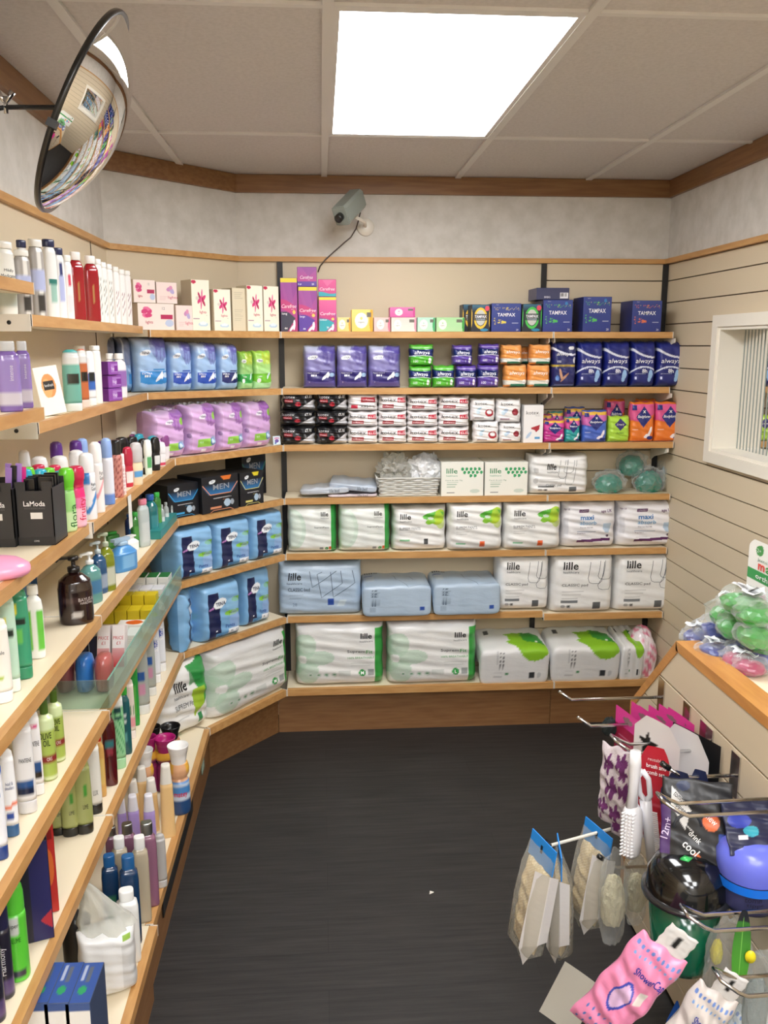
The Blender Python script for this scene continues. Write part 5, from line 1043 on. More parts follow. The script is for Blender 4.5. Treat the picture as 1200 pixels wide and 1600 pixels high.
for i, (w_, dy, l) in enumerate(((.07, 0, 'purple carton, lowest of three stacked on the second left shelf'), (.068, .002, 'purple carton, middle of three stacked on the second left shelf'), (.05, -.015, 'purple carton, topmost of three stacked on the second left shelf'))):
    inst('v_box', w_, .042, (c[0], c[1]+dy, zt), math.radians(65), l, 'purple cartons'); zt += .0428
# third left shelf: deodorants
B('wave_blue', 'deodorant', 'wave', '58b8d8', '28a8c8', lambda t, z: 'c8e8f0' if z < .3 else None)
B('wave_green', 'deodorant', 'wave', '9ad880', '6cd030', lambda t, z: 'd0f0b8' if z < .3 else None, [('flora', .62, .25, .14, '2a6a30', dict(r=90))])
B('wave_pink', 'deodorant', 'wave', 'e8307a', 'c81e4c', lambda t, z: ('f6c0d4' if z < .3 else ('f07ab0' if z < .5 else None)), [('fruity', .62, .3, .16, 'd8204a', dict(r=90))])
B('guard_blue', 'deodorant', 'spray', 'eef0f4', 'f4f4f6', lambda t, z: '3a88d0' if (z > .55 and t < -.2) or (abs(z-.25-.12*math.sin(t*2)) < .05) else None, [('Right', .6, .53, .06, '22262c', dict(w=.4)), ('Guard', .6, .47, .06, '22262c', dict(w=.4))])
B('guard_pink', 'deodorant', 'spray', 'f4f0f0', 'f6f4f4', lambda t, z: 'f0a0a8' if abs(z-.35-.12*math.sin(t*2)) < .04 else None, [('Right', .6, .56, .06, '22262c', dict(w=.4)), ('Guard', .6, .5, .06, '22262c', dict(w=.4))])
B('spray_purple', 'deodorant', 'spray', 'e6e6f2', '5a2c88', lambda t, z: '8a6ab8' if z < .22 else None)
B('spray_lblue', 'deodorant', 'spray', 'e4e8f4', '90b0e8', lambda t, z: '6a90d8' if z < .18 else None)
B('spray_white', 'deodorant', 'spray', 'f0f0f0', 'e8e8e8')
B('spray_leopard', 'deodorant', 'spraycap', 'd08a80', '1c1a1c', lambda t, z: '8c3a3a' if math.sin(z*90+t*9)*math.sin(t*17-z*30) > .45 else None)
B('spray_check', 'deodorant', 'spraycap', 'f4f0ee', 'f2eeee', lambda t, z: 'c02a48' if (int(z*22) % 2) and (int((t+4)*5) % 2) else None)
B('roll_vanilla', 'deodorant', 'dome', 'f0dcb8', 'c8c4c4', bands((.2, .34, .8, '5aa0d8')))
B('roll_red', 'deodorant', 'dome', 'c02840', 'b82040', bands((.1, .4, .8, 'f0e8e8')))
B('roll_black', 'deodorant', 'dome', '16161a', '141416', bands((.2, .45, .6, 'e0e0e0')))
B('roll_teal', 'deodorant', 'dome', '1c1c20', '2c9ab0'); B('roll_white', 'deodorant', 'dome', 'f0eef0', 'f4f2f4', bands((.05, .15, 1., 'd84060')))
B('roll_plum', 'deodorant', 'dome', 'e8e4ea', '8c4a88'); B('roll_green', 'deodorant', 'dome', 'e4f0e4', 'f0f4f0', bands((.2, .5, .7, '5aa86a')))
G = 'deodorants on the third left shelf'
for key, px, yt, wp, ins, l in (
    ('wave_blue', 100, 733, 24, .045, 'turquoise-capped spray can, nearest beside the black display'), ('wave_green', 106, 729, 22, .028, 'lime green spray can with waisted cap'), ('wave_pink', 121, 726, 23, .02, 'bright pink spray can with waisted red cap'),
    ('guard_blue', 137, 706, 24, .02, 'white spray can with blue swirl and clear cap'), ('guard_pink', 151, 689, 20, .02, 'white spray can with pink swirl'), ('spray_purple', 160, 688, 14, .035, 'pale spray can with dark purple cap behind the pink-swirl one'), ('spray_lblue', 168, 683, 18, .02, 'pale blue spray can with light blue cap'),
    ('spray_leopard', 183, 686, 16, .02, 'rose patterned spray can with black cap'), ('spray_check', 191, 708, 10, .015, 'narrow red and white checked can'), ('roll_red', 200, 697, 15, .03, 'red-topped roll-on beside the checked can'), ('roll_vanilla', 213, 690, 19, .012, 'cream-coloured roll-on with silver top'),
    ('roll_black', 225, 684, 17, .035, 'black roll-on beside the cream one'), ('roll_green', 231, 686, 12, .02, 'white and green roll-on between black ones'), ('roll_teal', 239, 680, 17, .03, 'black roll-on with teal top'), ('roll_black', 243, 682, 14, .012, 'black roll-on near the far end of the row'), ('roll_white', 252, 690, 13, .012, 'white roll-on with red foot'), ('roll_plum', 257, 679, 15, .035, 'roll-on with plum cap at the far end of the row'),
    ('wave_pink', 88, 725, 19, .1, 'pink spray can in the second row behind the turquoise one'), ('wave_green', 79, 729, 18, .09, 'green spray can in the second row behind the black display'), ('wave_blue', 66, 731, 20, .085, 'turquoise spray can behind the black display, middle of three'), ('wave_pink', 63, 724, 20, .12, 'pink spray can far back behind the black display'), ('wave_green', 48, 728, 18, .1, 'green spray can behind the black display, left end'), ('wave_blue', 44, 731, 18, .09, 'turquoise spray can behind the black display, left end'),
    ('spray_white', 64, 712, 26, .15, 'white spray can in the third row, left one'), ('spray_white', 95, 711, 26, .15, 'white spray can in the third row, middle one'), ('spray_white', 121, 702, 24, .12, 'white spray can in the third row behind the blue-swirl can'), ('spray_purple', 90, 689, 20, .19, 'purple-capped spray can at the back, left of two'), ('spray_purple', 120, 687, 20, .18, 'purple-capped spray can at the back, right of two'), ('spray_lblue', 130, 684, 18, .17, 'blue-capped spray can at the back'), ('spray_white', 41, 702, 18, .19, 'white spray can at the back left near the wall'),
    ('roll_black', 191, 682, 20, .12, 'black roll-on in the back row, left one'), ('roll_black', 207, 681, 18, .1, 'black roll-on in the back row, middle one'), ('roll_teal', 218, 677, 15, .11, 'teal-topped roll-on in the back row'), ('roll_plum', 208, 678, 12, .16, 'plum-topped roll-on in the back row, left one'), ('roll_plum', 233, 677, 12, .11, 'plum-topped roll-on in the back row, right one'), ('roll_white', 209, 674, 9, .19, 'white-topped roll-on at the very back, left one'), ('roll_white', 231, 673, 9, .18, 'white-topped roll-on at the very back, right one')):
    LB(key, 3, px, yt, wp, ins, l, G, cat='deodorant', rz=50)
# hanging strip ticket on the shelf edge
c = onX(201, 760, LF[3]+.003); o = MB().prism([(0, -.02), (.001, -.02), (.001, .02), (0, .02)], -.095, 0, 'eceae4').build('hanging_ticket', 'printed_card', None, (c[0], c[1], SZ[3]+.0)); tag(o, 'white paper strip hanging from the third left shelf edge', 'ticket')
# black counter displays of combs
def comb_display(x0, x1, yb, yt, label):
    zb = SZ[3]+.0006; a, b = onz(x0, yb, zb), onz(x1, yb-2, zb); w = b[0]-a[0]; Y = (a[1]+b[1])/2; h = onY((x0+x1)/2, yt, Y)[2]-zb; d = .09
    e = empty('comb_display', ((a[0]+b[0])/2, Y+d/2, zb)); tag(e, label, 'counter display', 'black comb displays')
    mb = MB(); t = .002
    for q in ((-w/2, -d/2, 0, w/2, -d/2+t, h*.86), (-w/2, d/2-t, 0, w/2, d/2, h), (-w/2, -d/2, 0, -w/2+t, d/2, h*.9), (w/2-t, -d/2, 0, w/2, d/2, h*.9), (-w/2, -d/2, 0, w/2, d/2, t)): mb.box(*q, '2c2c2e')
    mb.box(-w/2, -d/2, h*.86, -w*.22, -d/2+t, h, '2c2c2e'); mb.box(w*.22, -d/2, h*.86, w/2, -d/2+t, h, '2c2c2e')
    mb.box(-w/2, -d/2-.0004, 0, w/2, -d/2, h*.13, '222224')
    sf = lambda x, z, e_: (x, -d/2-.0012, z)
    for t_ in (('LaModa', .5, .66, .08, 'f0f0f0', dict(w=.58, b=.02)), ('ACCESSORIES', .5, .585, .02, '6a6a6c', dict(w=.56)), ('COMBS', .5, .07, .025, 'd8d8d8', dict(w=.14))): put_text(mb, t_, w, h, sf)
    mb.box(-w*.12, -d/2-.001, h*.42, w*.2, -d/2-.0002, h*.52, 'dcdad6'); mb.build('display_box', 'printed_card', e); return e, w, h, d
e, w_, h_, d_ = comb_display(29, 88, 853, 753, 'black card display box of combs with white lettering, fully visible one')
for i in range(5):
    o = MB(); o.box(-w_*.3, -d_*.35+i*.014, h_*.5, -w_*.02 if i < 4 else w_*.3, -d_*.35+i*.014+.006, h_*(1.03+.01*(i % 3)), '18181a')
    for q in range(7): o.box(-w_*.28+q*w_*.035, -d_*.35+i*.014-.0004, h_*.7, -w_*.28+q*w_*.035+.001, -d_*.35+i*.014+.0064, h_*1.0, '060606')
    o.build('black_comb', 'plastic', e)
for i in range(3):
    MB().box(w_*.04, -d_*.2+i*.02, h_*.5, w_*.42, -d_*.2+i*.02+.007, h_*(1.04+.015*i), '1c1c1e').build('black_comb', 'plastic', e)
e, w_, h_, d_ = comb_display(-34, 26, 856, 755, 'black card display of purple and pink combs cut off at the left edge')
for i, (c_, dx) in enumerate((('a07cc8', .1), ('1a1a1a', .2), ('a884d0', .3), ('e0308c', .38), ('a07cc8', -.05))):
    o = MB().prism([(w_*dx, -.02+i*.008), (w_*dx+.012, -.02+i*.008), (w_*dx+.012, -.015+i*.008), (w_*dx, -.015+i*.008)], h_*.4, h_*(1.22+.03*(i % 3)), c_).build('coloured_comb', 'plastic', e); o.rotation_euler.y = .08
c = onz(2, 900, SZ[3]); o = crumple(.13, .1, .045, 'f0a0c4', 0, 3, .06, 3, .3).build('soap_box', 'plastic', None, (c[0]-.01, c[1], SZ[3]+.001))
o.data.polygons.foreach_set('use_smooth', [True]*len(o.data.polygons)); tag(o, 'rounded pink plastic case at the left edge in front of the black displays', 'soap case')
# fourth left shelf
B('amber_pump', 'pump_bottle', 'pump', '26100e', '161314', bands((.1, .2, .3, 'd8d4d0'), (.33, .38, .8, '4a3432')), [('BAYLIS &', .8, .36, .05, 'e8e0dc', dict(w=.5)), ('HARDING', .8, .31, .035, 'e8e0dc', dict(w=.4))], 'liquid', 'plastic', 'pump_head')
B('teal_pump', 'pump_bottle', 'pump', '6aa8a4', 'f0f0ee', bands((.2, .45, .6, '4a88b8')), [], 'liquid', 'plastic', 'pump_head')
B('clear_blue', 'wash_bottle', 'pump', '2a5a88', 'b8c4c8', bands((.1, .35, .7, 'a8b8d0')), [], 'liquid', 'plastic', 'pump_head')
B('yellowgreen', 'wash_bottle', 'pump', '8a9420', 'b0b8a0', bands((.12, .4, .6, 'd8dcc8')), [], 'liquid', 'plastic', 'pump_head')
B('blue_refill', 'refill_bottle', 'trigger', '4a8cc8', 'a8c4dc', bands((.1, .5, .5, '7ab0dc')), [], 'plastic')
B('blue_navy', 'mouthwash_bottle', 'flat', '1c3a78', '2458a8', bands((.15, .6, .8, '2a5a98'), (.62, .7, .6, 'c8d4e0'), (.4, .45, .8, 'c04a50')), [], 'liquid')
B('green_mouth', 'mouthwash_bottle', 'flat', '3a8a3c', '3ab04a', bands((.2, .6, .8, '5aa850')), [], 'liquid')
B('teal_mouth', 'mouthwash_bottle', 'round', '1a7a80', '2a60b0', bands((.2, .5, .6, '3a98a0')), [], 'liquid')
B('clear_mouth', 'mouthwash_bottle', 'flat', 'd0dcdc', 'e88aa0', bands((.1, .5, .7, 'e0e8e8')), [], 'liquid')
B('white_refill', 'refill_bottle', 'trigger', 'e8ecee', 'f0f2f2')
B('tiny_clear', 'travel_bottle', 'round', 'b8c0c0', 'a8acac', bands((.1, .5, 1, 'e8f0f0')), [], 'liquid')
G = 'hand wash and mouthwash on the fourth left shelf'
BZ('amber_pump', 4, 121, 976, 864, 52, 'dark brown pump bottle with white lettering at the shelf joint', G, 20)
for key, px, yt, wp, ins, l in (('teal_pump', 141, 857, 32, .05, 'sea green pump bottle with white pump'), ('clear_blue', 154, 840, 24, .05, 'blue bottle with clear pump behind the sea green one'), ('yellowgreen', 166, 826, 24, .035, 'olive yellow bottle with clear pump'), ('blue_refill', 192, 838, 40, .04, 'milky blue refill jug with pouring neck'), ('white_refill', 205, 835, 22, .07, 'white refill jug half hidden behind the blue one'),
    ('blue_navy', 206, 802, 20, .1, 'navy mouthwash bottle with bright blue cap'), ('green_mouth', 214, 798, 18, .06, 'green mouthwash bottle beside the navy one'), ('clear_mouth', 224, 778, 18, .04, 'clear bottle with pink spout'), ('teal_mouth', 235, 770, 24, .05, 'large teal mouthwash bottle with blue cap'), ('green_mouth', 246, 768, 12, .04, 'slim green bottle beside the teal mouthwash'), ('green_mouth', 175, 830, 22, .14, 'dark green bottle standing behind the olive one'),
    ('blue_navy', 225, 764, 14, .16, 'blue bottle at the back near the corner'), ('teal_mouth', 247, 765, 12, .12, 'teal bottle with white cap at the back near the corner')):
    LB(key, 4, px, yt, wp, ins, l, G)
for i in range(4): LB('tiny_clear', 4, 253+i*6.5, 787-i*3.6, 9, .03, f'tiny clear travel bottle, {["first", "second", "third", "fourth"][i]} from the left in the teal tray', 'travel bottles in the teal tray')
c = onX(261, 822, LF[4]-.01); c1 = onX(248, 830, LF[4]-.01); c2 = onX(274, 812, LF[4]-.01)
o = MB().box(-.035, c1[1]-(c1[1]+c2[1])/2, 0, .004, c2[1]-(c1[1]+c2[1])/2, .028, '2a8a88').build('card_tray', 'printed_card', None, (LF[4]-.008, (c1[1]+c2[1])/2, SZ[4]+.001)); tag(o, 'teal card tray holding tiny bottles at the far end of the fourth left shelf', 'tray')
for i, (px, y) in enumerate(((62, 905), (84, 900))):
    cc = onz(px, 948, SZ[4]); 
    o = carton(.13, .27, .06, lambda a: (a.rect(0, 0, 1, 1, '1c4470'), a.rect(.6, .2, .85, .5, '5a80a0'), a.rect(.2, .7, .8, .8, '3a6a98')), (), side='163a60').build('gift_box', 'printed_card', None, (-.74, 1.86+i*.15, SZ[4]+.001)); o.rotation_euler.z = math.radians(60); tag(o, f'dark blue gift box behind the brown pump bottle, {["left", "right"][i]} of two', 'box', 'dark blue gift boxes')
B('aloe_green', 'lotion_bottle', 'tottle', '3c9a74', '2c8a64', lambda t, z: ('e8dc3a' if (t+.3)**2/.09+(z-.78)**2/.003 < 1 else ('14241c' if (.62 < z < .7 and abs(t) < .7) else ('6cc05a' if (.42 < z < .56 and abs(t) < .3) else None))))
B('aloe_pale', 'lotion_bottle', 'tottle', 'bcdcc8', 'e4eee8', lambda t, z: ('e8dc3a' if (t+.3)**2/.09+(z-.72)**2/.003 < 1 else ('14241c' if (.55 < z < .63 and abs(t) < .7) else None)))
B('simple_white', 'lotion_bottle', 'tottle', 'eceae4', 'f2f0ec', lambda t, z: ('a8c83a' if (abs(t) < .2 and .28 < z < .34) else None), [('simple', .5, .6, .06, '303438', dict(w=.5))])
B('white_green', 'lotion_bottle', 'shoulder', 'f2f4f0', 'f2f2ee', bands((.12, .66, .25, 'eef2ea'), (.12, .66, 1.2, '6cc84a')))
G = 'lotions on the fourth left shelf'
BZ('white_green', 4, 59, 1030, 913, 26, 'white bottle with bright green label, right of the aloe bottles', G, 10)
BZ('aloe_green', 4, 37, 1062, 918, 30, 'dark green aloe bottle with yellow spot', G, 15); BZ('aloe_pale', 4, 21, 1082, 925, 24, 'pale mint aloe bottle with yellow spot', G, 15); BZ('simple_white', 4, 3, 1100, 965, 36, 'white lotion bottle with small leaf cut off at the left edge', G, 25)
# fifth left shelf, near bay: shampoos
B('olive_oil', 'shampoo_bottle', 'jar', '9cb04a', 'cfe0a8', bands((.2, .34, 3, '8c2a2c'), (.66, .74, 3, 'd8e4b8')), [('OLIVE', .45, .6, .11, '1c2414', dict(b=.02, w=.7)), ('OIL', .45, .5, .11, '1c2414', dict(b=.02, w=.4)), ('ORS', .6, .27, .06, 'f0e8e0', dict(w=.3))])
SH['oil'] = ([(0, 0), (.95, 0), (1, .03), (1, .7), (.9, .78), (.42, .82), (.38, .84)], [(.44, .83), (.46, .85), (.46, 1), (0, 1)], 1, 2)
BK['olive_oil'] = ('shampoo_bottle', 'oil', 'a6bc58', '4a6a20', bands((.24, .33, 3, '8c2a2c'), (.66, .84, 3, 'd4e4b0'), (0, .05, 3, 'dce8c0')), [('OLIVE', .5, .58, .08, '1c2414', dict(b=.02, w=.7)), ('OIL', .55, .49, .08, '1c2414', dict(b=.02, w=.4)), ('ORS', .65, .285, .045, 'f0e8e0', dict(w=.3))], 'plastic', 'plastic', 'cap')
B('pant_white', 'shampoo_bottle', 'tottle', 'e2e2e4', 'd4d4d6', bands((.27, .37, .9, '24508a'), (.2, .27, .9, '101c3c')), [('PANTENE', .6, .58, .045, '22262e', dict(w=.6))])
B('pant_new', 'shampoo_bottle', 'tottle', 'f0f0f2', 'ececee', bands((.8, .86, .6, 'e0408a'), (.3, .42, .9, '24508a'), (.18, .3, .9, '2c2418')), [('PANTENE', .55, .62, .06, '22262e', dict(w=.7)), ('NEW', .45, .83, .03, 'ffffff', dict(w=.2))])
B('hs_white', 'shampoo_bottle', 'tottle', 'eef0f4', '2a5a8a', lambda t, z: 'e87850' if abs(z-.35-.03*t) < .02 else ('2a4a98' if .2 < z < .27 and abs(t) < .5 else None), [('head &', .6, .62, .04, '24407a', dict(w=.5)), ('shoulders', .6, .57, .04, '24407a', dict(w=.6))])
B('hs_blue', 'shampoo_bottle', 'tottle', 'e4e8f2', '1c3c80', lambda t, z: '2a60b8' if z > .85 or (.6 < z < .66 and abs(t) < .6) else None)
G = 'shampoos on the fifth left shelf'
BZ('olive_oil', 5, 91, 1190, 1076, 24, 'olive green bottle with red band, farther of two', G, 15); BZ('olive_oil', 5, 77, 1219, 1092, 27, 'olive green bottle with red band, nearer of two', G, 15)
BZ('pant_new', 5, 60, 1243, 1108, 20, 'white shampoo bottle with pink flash, next to the olive green pair', G, 15); BZ('pant_white', 5, 44, 1272, 1122, 30, 'large pearl white shampoo bottle with navy band', G, 15)
BZ('hs_white', 5, 20, 1308, 1168, 22, 'white shampoo bottle with orange stripe and navy foot', G, 15); BZ('hs_blue', 5, 1, 1345, 1180, 26, 'white and blue shampoo bottle cut off at the left edge', G, 15)
B('lux_pearl', 'conditioner_bottle', 'tottle', 'eceae4', '1c1c1c', None, [('LUX', .62, .3, .07, '222222', dict(w=.3))])
B('lime_green', 'conditioner_bottle', 'tottle', 'a0a868', '141412', lambda t, z: ('4a9a3a' if (t-.3)**2/.05+(z-.6)**2/.005 < 1 else None), [('LIME', .62, .38, .06, '222222', dict(w=.3, r=0))])
B('red_top', 'conditioner_bottle', 'flat', 'd8a860', 'd82c1c', bands((.2, .6, .8, 'e0c070'), (.5, .58, .8, '4a3a20'), (.3, .4, .5, 'c05a9a')))
B('dark_red', 'bath_bottle', 'shoulder', '5c1018', '4a0c14', bands((.5, .58, .6, '3a8a90'), (.4, .48, .5, 'a03a48')), [], 'liquid')
B('palm_green', 'wash_bottle', 'tottle', '98d4a0', 'a8dcac', lambda t, z: ('f0f4f0' if z > .82 else ('1e4a4a' if abs(t-.2) < .4 and .55 < z < .8 and math.sin(z*60) > 0 else ('3a9a5a' if math.sin(z*40+t*8) > .8 else None))))
B('palm_teal', 'wash_bottle', 'flat', '1e5a60', '48c048', lambda t, z: ('e0e8e8' if (abs(t) < .3 and .45 < z < .6 and math.sin(z*80) > 0) else ('5aa0a0' if (t)**2/.1+(z-.25)**2/.006 < 1 else None)))
B('pink_palm', 'wash_bottle', 'tottle', 'e8dcd0', 'f0e8e4', lambda t, z: ('3a8a4a' if .4 < z < .55 and math.sin(t*10) > 0 else ('e8a0a8' if .2 < z < .38 else None)))
B('green_sane', 'wash_bottle', 'flat', '2f9a40', 'f0f4f0', bands((.15, .5, .5, '5ab048')))
B('clear_gel', 'wash_bottle', 'tottle', 'bcc2bc', 'dcdedc', bands((.5, .62, .5, '2a60b0'), (.3, .45, .4, 'e0a0c0')), [], 'liquid')
B('sanex_white', 'wash_bottle', 'tottle', 'e8ecf4', 'f0f2f4', lambda t, z: '2a50b0' if z > .86 or (abs(t-.3) < .35 and .55 < z < .7) else None, [('Sanex', .65, .62, .07, 'ffffff', dict(r=90))])
G = 'wash bottles on the sixth left shelf'
for key, px, yb, yt, wp, l in (('sanex_white', 243, 1068, 968, 18, 'white wash bottle with blue top, farthest on the sixth left shelf'), ('sanex_white', 252, 1050, 950, 16, 'white wash bottle with blue top behind the farthest one'), ('clear_gel', 236, 1088, 985, 18, 'clear gel bottle with pink and blue label'), ('clear_gel', 223, 1117, 1005, 24, 'large clear gel bottle beside the green one'),
    ('green_sane', 211, 1135, 1010, 16, 'dark green bottle between clear and floral ones'), ('pink_palm', 205, 1155, 1060, 16, 'cream bottle with pink floral foot'), ('palm_teal', 198, 1180, 1072, 18, 'dark teal bottle with coconut picture and green cap'), ('palm_green', 187, 1202, 1078, 22, 'pale green bottle with white top'), ('dark_red', 175, 1229, 1100, 20, 'dark red translucent bottle next to the pale green one'),
    ('red_top', 158, 1247, 1145, 18, 'golden bottle with red top behind the pearl one'), ('lux_pearl', 149, 1273, 1156, 24, 'pearl white bottle with black foot and black lettering'), ('lime_green', 134, 1304, 1186, 26, 'green-tinted bottle with black foot, nearest of three'), ('lime_green', 112, 1308, 1205, 26, 'green-tinted bottle with black foot, middle of three'), ('lime_green', 93, 1306, 1215, 24, 'green-tinted bottle with black foot, farthest left of three'),
    ('dark_red', 83, 1402, 1290, 14, 'small dark red bottle beside the red carton'), ):
    BZ(key, 6, px, yb, yt, wp, l, G, 15)
def boxat(k, px, yb, yt, w, d, art, txt, side, name, cat, label, rz=0, group=None, zb=None, h=None):
    zb = SZ[k]+.0008 if zb is None else zb; a = onz(px, yb, zb); 
    hh = onY(px, yt, a[1])[2]-zb if h is None else h
    o = carton(w, hh, d, art, txt, side=side).build(name, 'printed_card', None, (a[0], a[1]+d/2, zb)); o.rotation_euler.z = math.radians(rz); tag(o, label, cat, group); return o
boxat(6, 73, 1428, 1285, .035, .04, lambda a: (a.rect(0, 0, 1, 1, 'c02a24'), a.ell(.6, .5, .3, .2, 'e07030'), a.rect(.1, .8, .9, .9, '8c1a18')), (), 'a8201e', 'hair_colour_box', 'box', 'red carton with flame swirl standing on the sixth left shelf', 25)
boxat(6, 54, 1472, 1318, .06, .05, lambda a: (a.rect(0, 0, 1, 1, '1c1c58'), a.rect(0, 0, .35, 1, '14142c'), a.poly([(.6, .2), (1, .3), (1, .1)], 'b02a3a')), (), '16162e', 'hair_colour_box', 'box', 'tall navy carton beside the green hairspray', 20)
B('volume_spray', 'hairspray', 'spray', '5cc83c', '58c43a', bands((.5, .68, .5, 'c8ccc8'), (.06, .12, .8, '3a3a4a')), [('Super', .5, .6, .06, '303838', dict(w=.5)), ('VOLUME', .5, .45, .05, '1e5a20', dict(w=.6))])
B('harmony', 'hairspray', 'spray', '222030', '26264a', bands((.05, .2, 2, '5a4a7a')), [('Harmony', .6, .4, .07, 'e8e8f0', dict(r=90))])
BZ('volume_spray', 6, 31, 1532, 1375, 34, 'bright green hairspray can', 'hairsprays', 10, 'hairspray'); BZ('harmony', 6, 11, 1560, 1400, 26, 'black hairspray can with purple foot, beside the green can', 'hairsprays', 10, 'hairspray'); BZ('harmony', 6, -4, 1598, 1420, 28, 'black hairspray can cut off at the left edge', 'hairsprays', 10, 'hairspray')
# fifth left shelf, far bay: acrylic tray full of soaps
ya, yb_ = 2.11, 3.27; xf = LF[5]+.006; zt = SZ[5]+.001
e = empty('acrylic_tray', (xf, (ya+yb_)/2, zt)); Lh = (yb_-ya)/2
mb = MB().box(-.002, -Lh, 0, .002, Lh, .075); mb.build('front_panel', 'clear_acrylic', e); MB().box(-.19, -Lh, 0, -.002, -Lh+.003, .075).build('end_panel', 'clear_acrylic', e)
MB().box(-.002, -Lh, .0755, .002, Lh, .077, '7aa898').build('tray_edge', 'printed_card', e); tag(e, 'clear acrylic front tray along the fifth left shelf', 'tray')
def soap(px, yb, w, h, d, art, side, label, rz=0, txt=(), grp='soap boxes in the clear tray', dz=0, tart=None, name='soap_box', lean=0):
    a = onz(px, yb, zt+dz); a[0] = min(a[0], xf-.012-w/2); o = carton(w, h, d, art, txt, side=side, tart=tart).build(name, 'printed_card', None, (a[0], a[1], zt+dz)); o.rotation_euler = (lean, 0, math.radians(rz)); tag(o, label, 'box', grp)
nth = ['first', 'second', 'third', 'fourth']
wf = lambda a: (a.rect(0, 0, 1, 1, 'ecebe6'), a.lines(.2, .8, .7, 3, .15, 'b0b8c0', .03)); sg = lambda a: a.rect(0, 0, 1, 1, '2c7a3c')
for i in range(4):
    X = LF[5]-.035-.042*i
    for (Y, w, h, d, art, side, ta, what, z0) in ((3.16, .039, .07, .075, wf, 'f0efea', sg, 'white soap box with green top', 0), (3.03, .039, .06, .06, wf, 'e6e6ea', None, 'plain white soap box before the green-topped ones', 0), (2.90, .039, .075, .05, lambda a: a.rect(0, 0, 1, 1, 'd8c020'), 'dcc428', None, 'yellow soap box', 0), (2.83, .039, .045, .06, lambda a: a.rect(0, 0, 1, 1, 'ccb418'), 'd4bc20', None, 'yellow soap box lying lower in front', 0), (2.60, .039, .04, .08, wf, 'dfe4de', None, 'pale grey-green soap box', 0)):
        o = carton(w, h, d, art, [('Dove', .5, .5, .2, '2a5a9a', dict(w=.4))] if what.startswith('plain') else (), side=side, tart=ta).build('soap_box', 'printed_card', None, (X, Y, zt)); tag(o, f'{what}, {nth[i]} back from the clear tray front', 'box', 'soap boxes in the clear tray')
o = carton(.085, .03, .055, lambda a: (a.rect(0, 0, 1, 1, 'f0ece6'),), (), side='ece8e2', tart=lambda a: (a.rect(0, 0, 1, 1, 'f2eee8'), a.ell(.6, .5, .32, .42, 'e0641c'))).build('soap_box', 'printed_card', None, (LF[5]-.065, 2.72, zt+.0)); o.location.z = zt; tag(o, 'white soap box with big orange oval on top, lying across', 'box')
for i in range(3):
    o = carton(.05, .085, .03, lambda a: (a.rect(0, 0, 1, 1, '141c3c'), a.rect(0, .0, .04, 1, 'c0c4cc')), (), side='141a34', tart=lambda a: a.rect(0, 0, 1, 1, 'aab0ba')).build('soap_box', 'printed_card', None, (LF[5]-.1-.054*i, 2.44, zt)); tag(o, f'navy box with silver top standing in the clear tray, {nth[i]} back from the front', 'box', 'navy boxes in the clear tray')
for i in range(2):
    o = carton(.036, .12, .036, lambda a: (a.grad(0, 1, 'c8202c', 'f0e8e8'), a.rect(0, .45, 1, 1, 'f0eaea')), [('PRICE', .5, .7, .08, 'c8303c', dict(w=.8, r=0)), ('£1', .5, .58, .08, 'c8303c')], side='e4d8d8', tart=lambda a: (a.rect(0, 0, 1, 1, 'f4f0f0'), a.rect(.3, .3, .7, .7, 'e8b0b4'))).build('toothpaste_box', 'printed_card', None, (LF[5]-.034-.042*i, 2.4, zt)); o.rotation_euler.x = -.3; tag(o, f'red and white carton with price lettering leaning in the clear tray, {["nearer to", "farther from"][i]} the front', 'box', 'red and white cartons')
def pill(w, h, d, c): return MB().lathe([(0, 0), (w*.3, 0), (w*.45, h*.05), (w*.5, h*.25), (w*.5, h*.75), (w*.42, h*.93), (w*.28, h*.99), (0, h)], 24, 1, d/w, 2.6, c)
for i, (dx, c_, l) in enumerate(((.035, 'b0605c', 'rust red plastic soap dish, front one in the clear tray'), (.085, '2c70c0', 'bright blue plastic soap dish in the clear tray'), (.135, '8c4a50', 'dark red plastic soap dish, rear one in the clear tray'))):
    e = empty('soap_dish', (LF[5]-dx, 2.24, zt)); pill(.044, .1, .075, c_).build('shell', 'plastic', e, (0, 0, 0)); MB().box(-.0006, -.0385, .012, .0006, .0385, .09, c_).build('seam', 'matte', e); tag(e, l, 'soap dish', 'soap dishes')
# lowest deck
B('cup_bottle', 'bubble_bath', 'cup', '2a5a98', 'f4f2f0', lambda t, z: ('c8d8ec' if (.2 < z < .48 and int(z*40) % 2) else ('24487a' if z < .2 else ('e8b040' if (z > .6 and abs(t) > .6) else ('e0ac84' if z > .5 else '4a88c8')))), [('matey', .5, .3, .09, 'd02c48', dict(b=.03, w=.7))], 'plastic', 'plastic', 'cup_cap')
B('cup_magenta', 'bubble_bath', 'cup', 'c88a60', 'b01e70', lambda t, z: ('e8b040' if z > .6 else '8a2c5a')); B('cup_black', 'bubble_bath', 'cup', 'c8906a', '121214', lambda t, z: ('2a2a34' if z < .5 else None))
B('cream_wash', 'bath_bottle', 'chisel', 'eac488', 'e8e4da'); B('lilac_chisel', 'bath_bottle', 'chisel', 'b098d8', 'e2e0e8'); B('silver_pink', 'bath_bottle', 'square', '9c6a86', 'a8a6a8', None, (), 'liquid', 'steel')
B('white_pearl', 'bath_bottle', 'square', 'c8bca4', 'eeeeec', None, (), 'liquid'); B('navy_rad', 'bath_bottle', 'square', '16406c', '1c5a94', bands((.2, .5, .4, '3a8a6a')), (), 'liquid'); B('grey_tottle', 'bath_bottle', 'tottle', 'b4b2b0', 'c8c6c4')
